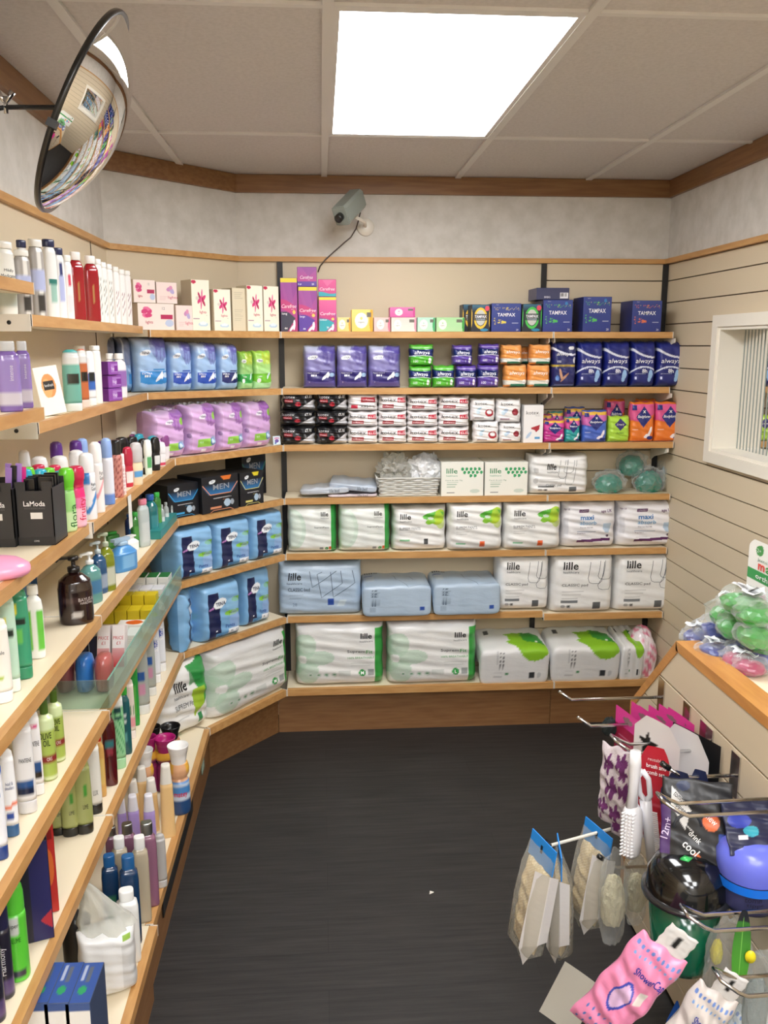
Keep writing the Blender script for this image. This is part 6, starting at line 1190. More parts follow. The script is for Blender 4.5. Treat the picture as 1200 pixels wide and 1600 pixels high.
B('white_square', 'lotion_bottle', 'square', 'f0f0ee', 'f4f4f2', bands((.15, .6, .35, 'c8d4e4')))
G = 'bath bottles on the lowest left deck'
for key, px, yb, yt, wp, l in (('cup_black', 270, 1215, 1133, 30, 'bubble bath bottle with black cup lid, right one'), ('cup_black', 243, 1222, 1134, 24, 'bubble bath bottle with black cup lid, left one behind the shelf'), ('cup_magenta', 262, 1238, 1151, 32, 'bubble bath bottle with magenta cup lid, right one'), ('cup_magenta', 236, 1240, 1150, 26, 'bubble bath bottle with magenta cup lid, left one'), ('cup_bottle', 283, 1273, 1163, 32, 'striped blue bubble bath bottle with white cup lid, front one'), ('cup_bottle', 231, 1270, 1170, 26, 'striped blue bubble bath bottle with white cup lid, behind the cream ones'),
    ('cream_wash', 264, 1309, 1193, 22, 'yellow cream bath bottle, nearest the edge of the deck'), ('cream_wash', 240, 1300, 1215, 20, 'yellow cream bath bottle, middle one'), ('cream_wash', 225, 1282, 1197, 20, 'yellow cream bath bottle, back middle one'), ('cream_wash', 212, 1300, 1217, 18, 'yellow cream bath bottle, left one'), ('lilac_chisel', 237, 1340, 1240, 20, 'lilac bath bottle with frosted cap, right of three'), ('lilac_chisel', 212, 1335, 1241, 20, 'lilac bath bottle with frosted cap, middle of three'), ('lilac_chisel', 194, 1330, 1248, 16, 'lilac bath bottle with frosted cap, left of three'),
    ('grey_tottle', 253, 1388, 1302, 18, 'grey bottle standing beside the pink silver-capped ones'), ('silver_pink', 236, 1418, 1283, 27, 'dusky pink bottle with silver cap, right of three'), ('silver_pink', 205, 1400, 1285, 24, 'dusky pink bottle with silver cap, middle of three'), ('silver_pink', 180, 1390, 1290, 20, 'dusky pink bottle with silver cap, left of three'), ('white_pearl', 225, 1443, 1305, 25, 'pearly cream bottle with white cap, right of two'), ('white_pearl', 193, 1430, 1306, 25, 'pearly cream bottle with white cap, left of two'),
    ('navy_rad', 208, 1478, 1335, 29, 'dark blue bottle with blue cap, right of two'), ('navy_rad', 178, 1460, 1334, 26, 'dark blue bottle with blue cap, left of two'), ('white_square', 204, 1507, 1388, 34, 'square white lotion bottle in front of the dark blue ones')):
    BZ(key, 7, px, yb, yt, wp, l, G, 15)
a = onz(170, 1568, SZ[7]); e = empty('refill_pouch', (a[0]-.01, a[1]+.05, SZ[7]+.001)); tag(e, 'white refill bag with twisted clear top in front of the dark blue bottles', 'refill bag')
q = pillow(.13, .17, .09, lambda A: (A.rect(0, 0, 1, 1, 'ecedee'), A.rect(.72, .1, .98, .8, 'c0c0c0', .5), A.rect(.75, .86, .9, .92, '90b848')), (), p=6, q=.45, wob=.0012, seed=5); q.build('bag_body', 'printed_film', e, (0, 0, 0), math.radians(20))
q = MB(); vs = []; n_ = 24
for j, (r, z, dx) in enumerate(((.062, .165, 0), (.055, .19, -.004), (.035, .225, -.015), (.02, .26, -.03), (.008, .285, -.045))):
    for i in range(n_): t_ = 2*math.pi*i/n_; rr = r*(1+.16*math.sin(5*t_+j)+.1*math.sin(9*t_)); vs.append((rr*math.cos(t_)+dx, rr*.6*math.sin(t_), z+.004*math.sin(7*t_)))
q.add(vs, [(j*n_+i, j*n_+(i+1) % n_, (j+1)*n_+(i+1) % n_, (j+1)*n_+i) for j in range(4) for i in range(n_)], 'eeeeee', 0, True); q.build('twisted_top', 'frosted_film', e)
o = MB().lathe([(0, 0), (.03, 0), (.034, .02), (.034, .14), (0, .17)], 20, 1, 1, 2, '141416').build('black_tub', 'plastic', None, (a[0]-.1, a[1]+.12, SZ[7]+.001)); tag(o, 'black tub half hidden behind the white refill bag', 'tub')
def a_ndc(a): a.rect(0, 0, 1, 1, 'e8e6e2'); a.rect(0, .93, 1, 1, '30508e')
def a_top(a): a.rect(0, 0, 1, 1, '34549a'); a.ell(.5, .3, .18, .1, '2a9a60'); a.rect(.3, .55, .42, .95, 'a8b4cc'); a.rect(.5, .5, .68, .9, '5a6474')
for i, px in enumerate((68, 101, 134)):
    aa = onz(px-10, 1640, SZ[7]); zb = SZ[7]+.001
    Y = 1.515; X = onY(px-13, 1575, Y)[0]; h = onY(px-12, 1568, Y)[2]-zb
    o = carton(.049, h, .115, a_ndc, (), side='3a4a6c', tart=a_top).build('medicine_box', 'printed_card', None, (X, Y+.058, zb)); tag(o, f'blue-topped white carton with green dot, {["left", "middle", "right"][i]} of three at the bottom left', 'box', 'blue and white cartons')
# ================================================================== CONVEX MIRROR AND CCTV
mc = Vector((-.457, 1.85, 2.194)); nv = Vector((.888, .117, -.444)).normalized(); R_ = .200; sg_ = .075; RC = (R_*R_+sg_*sg_)/(2*sg_)
e = empty('convex_mirror', mc); e.rotation_euler = nv.to_track_quat('Z', 'Y').to_euler(); tag(e, 'round convex security mirror with black rim near the ceiling at upper left', 'mirror')
am = math.asin(R_/RC); pr = [(RC*math.sin(am*t/28), RC*math.cos(am*t/28)-RC+sg_) for t in range(28, -1, -1)]
MB().lathe(pr, 72, cap=False).build('mirror_dome', 'mirror', e)
MB().lathe([(R_-.005, .003), (R_+.003, .005), (R_+.005, -.001), (R_+.003, -.007), (R_-.008, -.009)], 72, cap=False).build('rim', 'black_plastic', e)
MB().lathe([(0, -.03), (.06, -.028), (R_-.01, -.008)], 48, cap=False).build('backing', 'mirror_back', e)
for a in (200, 20):
    x, y = (R_+.004)*math.cos(math.radians(a)), (R_+.004)*math.sin(math.radians(a)); q = MB().box(x-.007, y-.007, -.01, x+.007, y+.007, .008); q.build('rim_clip', 'black_plastic', e)
inv = (Matrix.Translation(mc) @ e.rotation_euler.to_matrix().to_4x4()).inverted()
wj = Vector((-.63, 1.93, 2.225)); ww = Vector((XL, 1.98, 2.21)); bk_ = mc-nv*.028
q = MB().tube([tuple(inv @ ww), tuple(inv @ wj)], .005, 8).tube([tuple(inv @ wj), tuple(inv @ bk_)], .005, 8); b_ = q.build('bracket_arm', 'black_metal', e)
q = MB(); c_ = inv @ (wj+Vector((0, 0, .012))); q.tube([tuple(inv @ (wj+Vector((0, 0, -.012)))), tuple(inv @ (wj+Vector((0, 0, .02))))], .005, 8)
for s in (-1, 1): q.tube([tuple(inv @ (wj+Vector((0, 0, .008)))), tuple(inv @ (wj+Vector((s*.016, 0, .03))))], [.004, .007], 8)
q.build('wing_nut', 'chrome', e)
q = MB().lathe([(0, 0), (.03, 0), (.03, .006), (0, .006)], 20); o = q.build('wall_plate', 'black_metal', e); o.matrix_local = inv @ (Matrix.Translation(ww) @ Matrix.Rotation(math.radians(90), 4, 'Y'))
dv = Vector((-.42, -.66, -.5)).normalized(); cc = Vector((.128, 3.74, 2.31))
e = empty('security_camera', cc); e.rotation_euler = dv.to_track_quat('-Z', 'Y').to_euler(); tag(e, 'grey-green security camera on a round wall bracket below the ceiling beam', 'camera')
q = MB(); w2, h2, l2 = .034, .04, .08
q.prism([(-w2, -h2+.012), (-w2+.01, -h2), (w2-.01, -h2), (w2, -h2+.012), (w2, h2-.01), (w2-.01, h2), (-w2+.01, h2), (-w2, h2-.01)], -l2, l2); q.build('housing', 'grey_plastic', e)
MB().box(-w2*.9, -h2*.9, -l2-.004, w2*.9, h2*.9, -l2).build('front_plate', 'grey_plastic', e)
MB().lathe([(0, -l2-.03), (.014, -l2-.03), (.017, -l2-.028), (.017, -l2), (0, -l2)], 20).build('lens', 'black_plastic', e)
inv = (Matrix.Translation(cc) @ e.rotation_euler.to_matrix().to_4x4()).inverted()
mt = Vector((.205, D-.002, 2.257)); o = MB().lathe([(0, .012), (.02, .014), (.024, .01), (.036, .006), (.038, 0), (0, 0)], 28).build('mount_plate', 'white_metal', e); o.matrix_local = inv @ (Matrix.Translation(mt) @ Matrix.Rotation(math.radians(90), 4, 'X'))
MB().tube([tuple(inv @ mt), tuple(inv @ Vector((.2, D-.06, 2.27))), tuple(inv @ Vector((.15, 3.78, 2.28)))], .007, 8).build('mount_arm', 'white_metal', e)
def cpt(x, y, Y): return tuple(onY(x, y, Y))
pts = [cpt(563, 332, 3.80), cpt(560, 345, 3.9), cpt(556, 358, 3.935), cpt(548, 371, 3.935), cpt(537, 380, 3.935), cpt(520, 395, 3.925), cpt(508, 406, 3.905), cpt(500, 416, 3.915), cpt(497, 425, 3.93)]
o = MB().tube(pts, .0028, 6, '4a4038').build('camera_cable', 'printed_card'); tag(o, 'thin dark cable hanging from the security camera down to the boxes', 'cable')
# ================================================================== RIGHT-HAND DISPLAY STAND (GONDOLA)
XG = .925; ZT = .992; YE = 2.392; CH = (2.092, ZT, 2.385, .70)
e = empty('display_stand', (XG, 1.4, 0)); tag(e, 'low display stand with cream slatted side and orange-brown wood rim at right', 'display stand')
def yz(poly, x0, x1, name, mt, col='ffffff'):
    n = len(poly); V = [(x0, y-1.4, z) for y, z in poly]+[(x1, y-1.4, z) for y, z in poly]
    MB().add(V, [tuple(range(n)), tuple(range(n, 2*n))[::-1]]+[(i, (i+1) % n, n+(i+1) % n, n+i) for i in range(n)], col).build(name, mt, e)
y0 = .25; gz = [.861-.0957*i for i in range(9)]
def yat(z): return 2.385 if z <= .70 else 2.385-(z-.70)/(ZT-.70)*(2.385-2.092)
prev = ZT-.022
for i, z in enumerate(gz+[.02]):
    a, b = z+.003, prev-.003
    if b-a > .01: yz([(y0, a), (yat(a)-.012, a), (yat(b)-.012, b), (y0, b)], -.006, .006, 'slat_board', 'cream_panel')
    prev = z
yz([(y0, .0), (yat(0)-.014, 0), (yat(.7)-.014, .70), (yat(ZT-.03)-.016, ZT-.03), (y0, ZT-.03)], .007, .012, 'slat_backing', 'groove_dark')
yz([(y0, ZT-.026), (CH[0], ZT-.026), (CH[0], ZT), (y0, ZT)], -.008, .055, 'top_rim', 'rim_wood')
yz([(CH[0]-.014, ZT-.024), (CH[0], ZT-.001), (2.387, .70), (2.365, .69)], -.008, .055, 'sloping_rim', 'rim_wood')
yz([(2.365, 0), (2.365, .69), (2.387, .70), (2.387, 0)], -.008, .055, 'end_post', 'rim_wood')
yz([(y0, ZT-.04), (CH[0]-.02, ZT-.04), (CH[0]-.02, ZT-.022), (y0, ZT-.022)], .055, .5, 'top_board', 'cream_laminate')
yz([(2.35, 0), (2.35, .68), (2.07, ZT-.04), (2.05, ZT-.04), (2.33, .68), (2.33, 0)], .055, .5, 'end_panel', 'cream_panel')
# price hooks
def hook(Y, z, xt, label, double=False, slope=.0, base=XG, Yt=None, white=False, tipc=None, plate=True, grp='chrome display hooks'):
    Yt = Y if Yt is None else Yt; e = empty('display_hook', (base-.006, Y, z)); mt = 'white_paint' if white else 'chrome'
    if plate: MB().box(-.0035, -.02 if not double else -.034, -.05, 0, .02 if not double else .034, .052).build('hook_plate', 'chrome', e)
    def P(x, y, zz): return (x-base+.006, y-Y, zz-z)
    if double:
        s = .024; q = MB().tube([P(base-.008, Y-s, z+.0), P(xt+.05, Yt-s, z-.003), P(xt+.03, Yt-s, z+.006), P(xt, Yt-s*.7, z+.026), P(xt, Yt+s*.7, z+.026), P(xt+.03, Yt+s, z+.006), P(xt+.05, Yt+s, z-.003), P(base-.008, Y+s, z)], .004, 8)
    else: q = MB().tube([P(base-.008, Y, z), P(xt+.035, Yt, z+slope), P(xt, Yt, z+slope+.025)], .0043, 8)
    q.build('hook_arm', mt, e)
    if tipc: MB().tube([P(xt+.004, Yt, z+slope+.022), P(xt-.014, Yt, z+slope+.036)], .007, 8, tipc).build('end_stop', 'plastic', e)
    tag(e, label, 'hook', grp); return e
hook(2.165, .805, onY(874, 1068, 2.165)[0], 'empty single chrome hook at the far end of the display stand')
hook(2.00, .805, onY(903, 1110, 2.0)[0], 'single chrome hook carrying the pink-headed cards')
hook(1.885, .80, onY(959, 1144, 1.885)[0], 'double chrome hook behind the white brush and comb', True)
hook(1.735, .80, onY(1044, 1186, 1.735)[0], 'single chrome hook with black end stop over the navy packs', tipc='141414')
hook(1.535, onY(1032, 1243, 1.535)[2]-.03, onY(1032, 1243, 1.535)[0], 'double chrome hook carrying the black and blue cup packs', True)
hook(1.44, onY(1070, 1420, 1.44)[2]-.03, onY(1070, 1420, 1.44)[0], 'double chrome hook in front of the green cup', True)
hook(1.38, onY(1121, 1520, 1.38)[2]-.03, onY(1121, 1520, 1.38)[0], 'double chrome hook lowest at the right edge', True)
hook(1.96, onY(943, 1340, 1.96)[2]-.03, onY(943, 1340, 1.96)[0], 'chrome hook with black end stop carrying the bagged cream sponges', tipc='141414', plate=False)
tp = onY(860, 1321, 1.98); bs_ = onY(955, 1295, 2.02)
e = empty('display_hook', tuple(tp)); MB().tube([(0, 0, 0), tuple(bs_-tp), tuple(np.array([XG-.01, 2.05, bs_[2]+(bs_[2]-tp[2])*1.2])-tp)], .0042, 8).build('hook_arm', 'white_paint', e); MB().tube([(-.001, 0, 0), (-.014, -.004, .012), (-.018, -.006, .02)], .006, 8, '141414').build('end_stop', 'plastic', e); tag(e, 'long white hook with black end stop carrying the loofah bags', 'hook')
# hanging goods ----------------------------------------------------
def hang(x0, x1, y0_, y1_, Y, rz):
    c = onY((x0+x1)/2, (y0_+y1_)/2, Y); zt = onY((x0+x1)/2, y0_, Y)[2]; zb = onY((x0+x1)/2, y1_, Y)[2]; s = depth(c)/F; az = math.atan2(c[0], c[1]); r = math.radians(rz)
    cs = abs(math.sin(r)*-math.sin(az)+(-math.cos(r))*-math.cos(az)); return (c[0], Y, zb), (x1-x0)*s/max(cs, .25), zt-zb, r
def hangR(px, py, Y, w, h, rz):
    c = onY(px, py, Y); return (c[0], c[1], c[2]-h), w, h, math.radians(rz)
def sheet(mb, w, z0, z1, col, t=.0012, y=0, x0=None, x1=None): return mb.box(-w/2 if x0 is None else x0, y-t/2, z0, w/2 if x1 is None else x1, y+t/2, z1, col)
def card(w, h, art, txt=(), hole=True, nu=30, nv=40, t=.0014, cut=0, roof=0, shape=None):
    """hanging card with a round-cornered or gabled top"""
    mb = MB(); U, V = np.meshgrid(np.linspace(0, 1, nu), np.linspace(0, 1, nv)); u, v = U.ravel(), V.ravel()
    wid = np.ones_like(v)
    if shape: wid = shape(v)
    A = Art(u, v, 'ffffff'); art(A)
    for s in (-1, 1):
        P = np.stack([(u-.5)*w*wid, np.full(len(u), s*t/2)+.002*np.sin(u*3), v*h], 1); mb.add(P, [(j*nu+i, j*nu+i+1, j*nu+nu+i+1, j*nu+nu+i) for j in range(nv-1) for i in range(nu-1)], A.c, 0)
    for q in txt: put_text(mb, q, w, h, lambda x, z, e_: (x, -t/2-.0012, z))
    if hole: mb.lathe([(0, 0), (.006, 0), (.006, .0012), (0, .0012)], 10, col='2a2a2a'); mb.v[-1][:] = mb.v[-1]; 
    return mb
# pink-headed manicure cards on the second hook
for i, (x0, x1, yt, yb, body) in enumerate(((962, 1000, 1106, 1192, 'a01e44'), (998, 1013, 1111, 1170, 'd8d4d0'), (1008, 1026, 1112, 1176, 'b02a58'), (1021, 1045, 1108, 1172, 'd8cdc8'), (1039, 1060, 1106, 1165, 'b0305c'), (1052, 1076, 1107, 1168, 'd8d0cc'))):
    loc, w, h, r = hangR((x0+x1)/2, (yt+yb)/2-34+i*3, 2.0, .115, .14-.012*min(i, 3), -80)
    f = lambda a, body=body: (a.rect(0, 0, 1, 1, body), a.rect(0, .68, 1, 1, 'e0409a'), a.ell(.5, .84, .2, .06, '8a6a70'), a.lines(.15, .8, .5, 3, .08, 'd88aa8', .02))
    e = empty('manicure_card', loc, r); tag(e, f'pink-headed {["dark red", "white", "crimson", "pale", "magenta", "cream"][i]} card, {["first", "second", "third", "fourth", "fifth", "sixth"][i]} along the hook from the aisle', 'card pack', 'pink-headed cards')
    card(w, h, f, (), False).build('card', 'printed_card', e)
    if i: pillow(w*.8, h*.55, .012, lambda a: (a.rect(0, 0, 1, 1, 'c8c0be'), a.ell(.5, .5, .25, .3, 'b06a88')), nu=14, nv=14).build('blister', 'printed_film', e, (0, -.004, .006))
# flower-print glove
loc, w, h, r = hang(936, 990, 1168, 1302, 1.99, -48)
e = empty('bath_glove', loc, r); tag(e, 'white glove with purple flower print hanging below the dark red card', 'glove')
def a_gl(a):
    a.rect(0, 0, 1, 1, 'cfc4c8')
    for cx, cy, s in ((.3, .8, .1), (.72, .85, .1), (.45, .52, .12), (.85, .5, .1), (.2, .25, .09), (.6, .2, .1), (.8, .72, .07)):
        for k in range(5): a.ell(cx+s*1.1*math.cos(k*1.257), cy+s*.55*math.sin(k*1.257), s*.8, s*.5, '6c3068', k*72)
q = pillow(w*.86, h*.9, .05, a_gl, p=3, q=.5, nu=44, nv=60, wob=.003, seed=3); q.build('glove_body', 'cloth', e, (0, 0, h*.1))
pillow(w*.34, h*.32, .03, lambda a: (a.rect(0, 0, 1, 1, 'c8bcc2'), a.ell(.4, .6, .4, .2, '6c3068'), a.ell(.6, .2, .3, .15, '6c3068')), p=3, q=.5, nu=14, nv=18).build('thumb', 'cloth', e, (-w*.3, 0, h*.12), .0); pillow(w*.4, h*.3, .03, lambda a: (a.rect(0, 0, 1, 1, 'c8bcc2'), a.ell(.5, .5, .3, .3, '6c3068')), p=3, q=.5, nu=14, nv=18).build('fingertips', 'cloth', e, (w*.12, 0, 0))
o = crumple(.04, .04, .05, '16201e', 0, 2, .2, 3).build('black_puff', 'cloth', None, tuple(onY(951, 1148, 2.06))); tag(o, 'small black puff hanging behind the first chrome hook cards', 'puff')
# white star card, natural brush card and black cards on the double hook
for i, (x0, x1, yt, yb, Y, art, txt, l) in enumerate(((1003, 1052, 1126, 1196, 1.885, lambda a: (a.rect(0, 0, 1, 1, 'e6e2e0'), a.poly([(.3, .75), (.38, .6), (.54, .6), (.42, .48), (.48, .3), (.32, .42), (.16, .3), (.22, .48), (.1, .6), (.25, .6)], '161616')), (), 'white hanging card with a black star'), (1046, 1098, 1126, 1222, 1.875, lambda a: (a.rect(0, 0, 1, 1, 'dedad8'), a.poly([(0, 0), (0, .8), (.45, .1), (.5, 0)], 'b8a8a4')), [('Natural', .42, .42, .07, '444444'), ('bristle', .5, .34, .07, '444444')], 'white hanging card of a natural brush pack'), (1068, 1108, 1132, 1230, 1.87, lambda a: a.rect(0, 0, 1, 1, '141416'), (), 'black hanging card behind the white natural brush card'))):
    loc, w, h, r = hangR((x0+x1)/2, (yt+yb)/2-34, Y, .15, .15 if i == 0 else .2, -68); o = card(w, h, art, txt, False, shape=(lambda v: 1-.5*np.clip((v-.75)/.25, 0, 1)) if i < 2 else None).build('hanging_card', 'printed_card', None, loc, r); tag(o, l, 'card pack')
# brush and comb set
loc, w, h, r = hang(998, 1042, 1168, 1312, 1.80, -35)
e = empty('brush_set', loc, r); tag(e, 'red card holding a white baby hair brush and comb', 'brush set')
card(w, h, lambda a: (a.rect(0, 0, 1, 1, 'b81e30'), a.rect(0, 0, 1, .05, 'e6e0e0'), a.lines(.5, .9, .45, 5, .06, 'd86a78', .012)), [('reusable', .52, .87, .035, 'f0c8c8', dict(w=.5)), ('brush and', .56, .8, .045, 'ffffff', dict(w=.66, b=.02)), ('comb set', .56, .73, .045, 'ffffff', dict(w=.6, b=.02))], False, shape=lambda v: 1-.45*np.clip((v-.82)/.18, 0, 1)**1.6).build('card', 'printed_card', e)
def wpt(px, py, Y): return e_inv @ Vector(tuple(onY(px, py, Y)))
e_inv = (Matrix.Translation(Vector(loc)) @ Matrix.Rotation(r, 4, 'Z')).inverted()
q = MB().tube([wpt(993, 1174, 1.77), wpt(993, 1195, 1.77), wpt(990, 1230, 1.77), wpt(987, 1262, 1.77)], [.012, .0135, .0105, .014], 14, 'ecebee'); q.build('brush_handle', 'plastic', e)
a1, a2 = wpt(989, 1258, 1.77), wpt(985, 1338, 1.77); q = MB().tube([a1, a1.lerp(a2, .12), a1.lerp(a2, .5), a1.lerp(a2, .9), a2], [.014, .022, .025, .022, .014], 16, 'ecebee'); q.build('brush_head', 'plastic', e)
q = MB()
for i in range(13):
    t_ = .1+.8*i/12; p = a1.lerp(a2, t_)
    for j in range(4): b0 = p+Vector((-.012+j*.008, -.014, 0)); q.tube([b0, b0+Vector((-.006, -.012, 0))], .0022, 5, 'f4f4f6')
q.build('bristles', 'plastic', e)
b1, b2 = wpt(1004, 1204, 1.78), wpt(1018, 1345, 1.78); q = MB(); n_ = 16
q.tube([b1+Vector((0, 0, 0)), b1.lerp(b2, .08)+Vector((-.012, 0, 0)), b1.lerp(b2, .26)+Vector((-.012, 0, 0)), b1.lerp(b2, .34)], .0065, 8, 'e0e0e4'); q.tube([b1, b1.lerp(b2, .08)+Vector((.012, 0, 0)), b1.lerp(b2, .26)+Vector((.012, 0, 0)), b1.lerp(b2, .34)], .0065, 8, 'e0e0e4'); q.tube([b1.lerp(b2, .32), b1.lerp(b2, .6), b2], [.014, .012, .011], 10, 'e0e0e4'); q.build('comb_back', 'plastic', e)
q = MB()
for i in range(26): p = b1.lerp(b2, .44+.54*i/25); q.box(p.x+.004, p.y-.0015, p.z-.0012, p.x+.024, p.y+.0015, p.z+.0012, 'e6e6ea')
q.build('comb_teeth', 'plastic', e)
# loofah bags
def loofah(px, py, Y, rz, lean, label, seed, w=.12, h=.325):
    loc, w, h, r = hangR(px, py, Y, w, h, rz); top = Vector((loc[0], loc[1], loc[2]+h)); e = empty('loofah_bag', top, r); tag(e, label, 'loofah bag', 'loofah bags on the white hook')
    e.rotation_euler = (math.radians(lean), 0, r)
    def art(a):
        a.rect(0, 0, 1, 1, 'd8c39c'); a._p((np.sin(a.U*60)*np.sin(a.V*150) > .25), 'ecdcba')
    pillow(w*.8, h*.68, .055, art, p=3, q=.5, nu=46, nv=80, wob=.002, seed=seed).build('loofah', 'cloth', e, (0, 0, -h*.88))
    prof = [(-1, .2, .1), (-.94, .5, .35), (-.86, .98, .95), (-.5, 1.0, 1.), (-.26, 1., .85), (-.16, 1., .4), (-.08, 1., .06)]; n_ = 28; V = []
    for t_, sx, sy in prof:
        for i in range(n_): a_ = 2*math.pi*i/n_; V.append((w/2*sx*abs(math.cos(a_))**.6*np.sign(math.cos(a_)), .034*sy*abs(math.sin(a_))**.7*np.sign(math.sin(a_))+.0015*math.sin(5*a_+t_*20), t_*h))
    MB().add(V, [(j*n_+i, j*n_+(i+1) % n_, (j+1)*n_+(i+1) % n_, (j+1)*n_+i) for j in range(len(prof)-1) for i in range(n_)], 'ffffff', 0, True).build('film_sleeve', 'sleeve_film', e)
    # opaque printed gusset strip on the side nearest the viewer
    MB().add([(w*.22, -.0355, -h*.84), (w*.51, -.004, -h*.76), (w*.51, -.004, -h*.2), (w*.24, -.03, -h*.2), (w*.51, .02, -h*.74), (w*.51, .02, -h*.22), (w*.2, -.012, -h*1.0)], [(0, 1, 2, 3), (1, 4, 5, 2), (0, 6, 1)], 'dcd8d6').build('printed_panel', 'printed_film', e)
    q = MB().prism([(-w*.46, -.0015), (w*.5, -.0015), (w*.5, .0015), (-w*.46, .0015)], -h*.2, 0, '2a94ee'); q.box(-.004, -.0028, -h*.11, .004, .0028, -h*.05, '0c2030'); q.build('header_card', 'printed_card', e)
loofah(850, 1312, 1.93, -74, -9, 'loofah in a frosted bag with blue header, nearest the aisle', 2)
loofah(874, 1320, 1.97, -100, 2, 'loofah in a frosted bag with narrow blue header, middle one', 4)
loofah(935, 1292, 2.01, -72, -7, 'loofah in a frosted bag with blue header, farthest along the white hook', 6, .12, .29)
for x0, x1, yt, yb, Y, l in ((936, 980, 1325, 1470, 1.9, 'cream sponge in a tall clear bag right of the loofah bags'), (975, 1012, 1335, 1440, 2.02, 'cream spotted sponge in a clear bag behind the brush set')):
    loc, w, h, r = hang(x0, x1, yt, yb, Y, -30); e = empty('bagged_sponge', loc, r); tag(e, l, 'bagged sponge')
    crumple(w*.85, .06, h*.55, 'dcd4b4', 0, 3, .12, 4, .1).build('sponge', 'cloth', e, (0, 0, h*.2)); crumple(w, .07, h*1.0, 'ffffff', 0, 6, .12, 4).build('clear_bag', 'clear_film', e)
# navy card packs on the single hook
for i, (x0, x1, yt, yb) in enumerate(((1034, 1088, 1206, 1262), (1072, 1112, 1204, 1262))):
    loc, w, h, r = hang(x0, x1, yt, yb, 1.73, -40); o = card(w, h, lambda a: (a.rect(0, 0, 1, 1, '222a4c'), a.rect(.05, .2, .25, .5, 'dfe3ea'), a.ell(.85, .3, .12, .1, '3aa0b8')), (), False, shape=lambda v: 1-.6*np.clip((v-.4)/.6, 0, 1)).build('navy_card', 'printed_card', None, loc, r); tag(o, f'navy hanging card pack, {["left", "right"][i]} one under the black-stopped hook', 'card pack')
# black domed cup pack
def cup(mb_, r0, r1, h, col, n=32): return mb_.lathe([(0, 0), (r0*.95, 0), (r0, .01), (r1, h), (r1*.96, h)], n, 1, 1, 2, col)
c = onY(1063, 1500, 1.60); sc = depth(c)/F
e = empty('cup_pack', tuple(c)); tag(e, 'black card cup pack with clear dome lid and green cup below', 'cup pack')
hh = 115*sc; cup(MB(), 44*sc, 55*sc, hh, '0a6a4c').build('green_cup', 'liquid', e)
q = MB().lathe([(60*sc, hh), (66*sc, hh+.004), (66*sc, hh+.012), (58*sc, hh+.016)], 40, 1, 1, 2, '2a2c30', cap=False); q.lathe([(60*sc, hh+.014), (58*sc, hh+.05), (46*sc, hh+.08), (26*sc, hh+.094), (0, hh+.098)], 36, 1, 1, 2, '121416', cap=False); q.build('dome_lid', 'liquid', e)
MB().lathe([(0, hh+.09), (.013, hh+.09), (.014, hh+.098), (0, hh+.1)], 4, 1, .7, 4, '3ac060', cx=-.012, cy=-.02).build('green_spout', 'plastic', e)
q = pillow(104*sc, 150*sc, .012, lambda a: (a.rect(0, 0, 1, 1, '17171b'), a.rect(0, .25, .14, .72, '4a2a6a'), a.poly([(.14, .92), (.42, .7), (.34, .5), (.14, .72)], 'dcdcda'), a.ell(.7, .6, .12, .085, 'e8713c'), a.ell(.5, .18, .08, .11, 'd86a3a'), a.rect(.8, .3, .92, .5, '3a5ab0'), a.ell(.3, .93, .1, .05, '1c2a50')), [('tommee', .27, .8, .05, '17171b', dict(w=.24, r=-38, b=.02)), ('tippee', .26, .71, .05, '17171b', dict(w=.2, r=-38, b=.02)), ('12m+', .07, .5, .07, 'd8c8e8', dict(r=80, b=.02)), ('keeps', .4, .52, .035, 'f0f0f0', dict(r=-40, w=.14)), ('drink', .48, .44, .055, 'f4f4f4', dict(r=-40, w=.2, b=.02)), ('cool', .42, .33, .085, 'f4f4f4', dict(r=-40, w=.24, b=.03)), ('new', .7, .62, .045, 'fdeee4', dict(r=-40, w=.16, b=.02))], p=6, q=.3); o = q.build('sleeve_card', 'printed_card', e, (.006, -.03, hh+.045), math.radians(-18)); o.rotation_euler = (math.radians(-24), 0, math.radians(-18))
q = MB(); lp = [(-.02+.03*math.sin(t), -.03, hh+.17+.035*math.cos(t)) for t in np.linspace(-1.4, 1.4, 9)]; q.tube([Vector(p) for p in lp], .0035, 6, '3a3e46'); q.build('hang_loop', 'plastic', e)
# blue cup pack
c = onY(1168, 1408, 1.56); sc = depth(c)/F
e = empty('cup_pack', tuple(c)); tag(e, 'navy card cup pack with round window and bright blue cup inside', 'cup pack')
hh = 85*sc; cup(MB(), 42*sc, 50*sc, hh, '353760').build('card_wrap', 'printed_card', e); q = MB().lathe([(49*sc, hh*.62), (52*sc, hh*.8), (52*sc, hh), (44*sc, hh+.02), (30*sc, hh+.03), (0, hh+.03)], 36, 1, 1, 2, '6a74e0', cap=False); q.build('blue_lid', 'plastic', e)
MB().lathe([(50.5*sc, hh*.45), (51.5*sc, hh*.62)], 36, 1, 1, 2, '1470e0', cap=False).build('blue_band', 'plastic', e)
q = pillow(92*sc, 80*sc, .01, lambda a: (a.rect(0, 0, 1, 1, '262a48'), a.ell(.42, .42, .13, .1, '3aa8bc'), a.ell(.25, .62, .2, .14, '3a48b0'), a.rect(.18, .28, .34, .36, 'e8e8f0'), a.rect(.8, .4, .95, .6, '2a5ad0')), [('360', .85, .62, .12, 'f0f0f4', dict(w=.14, r=-30))], p=6, q=.3); o = q.build('shoulder_card', 'printed_card', e, (0, -.03, hh+.012)); o.rotation_euler = (math.radians(-35), 0, 0)
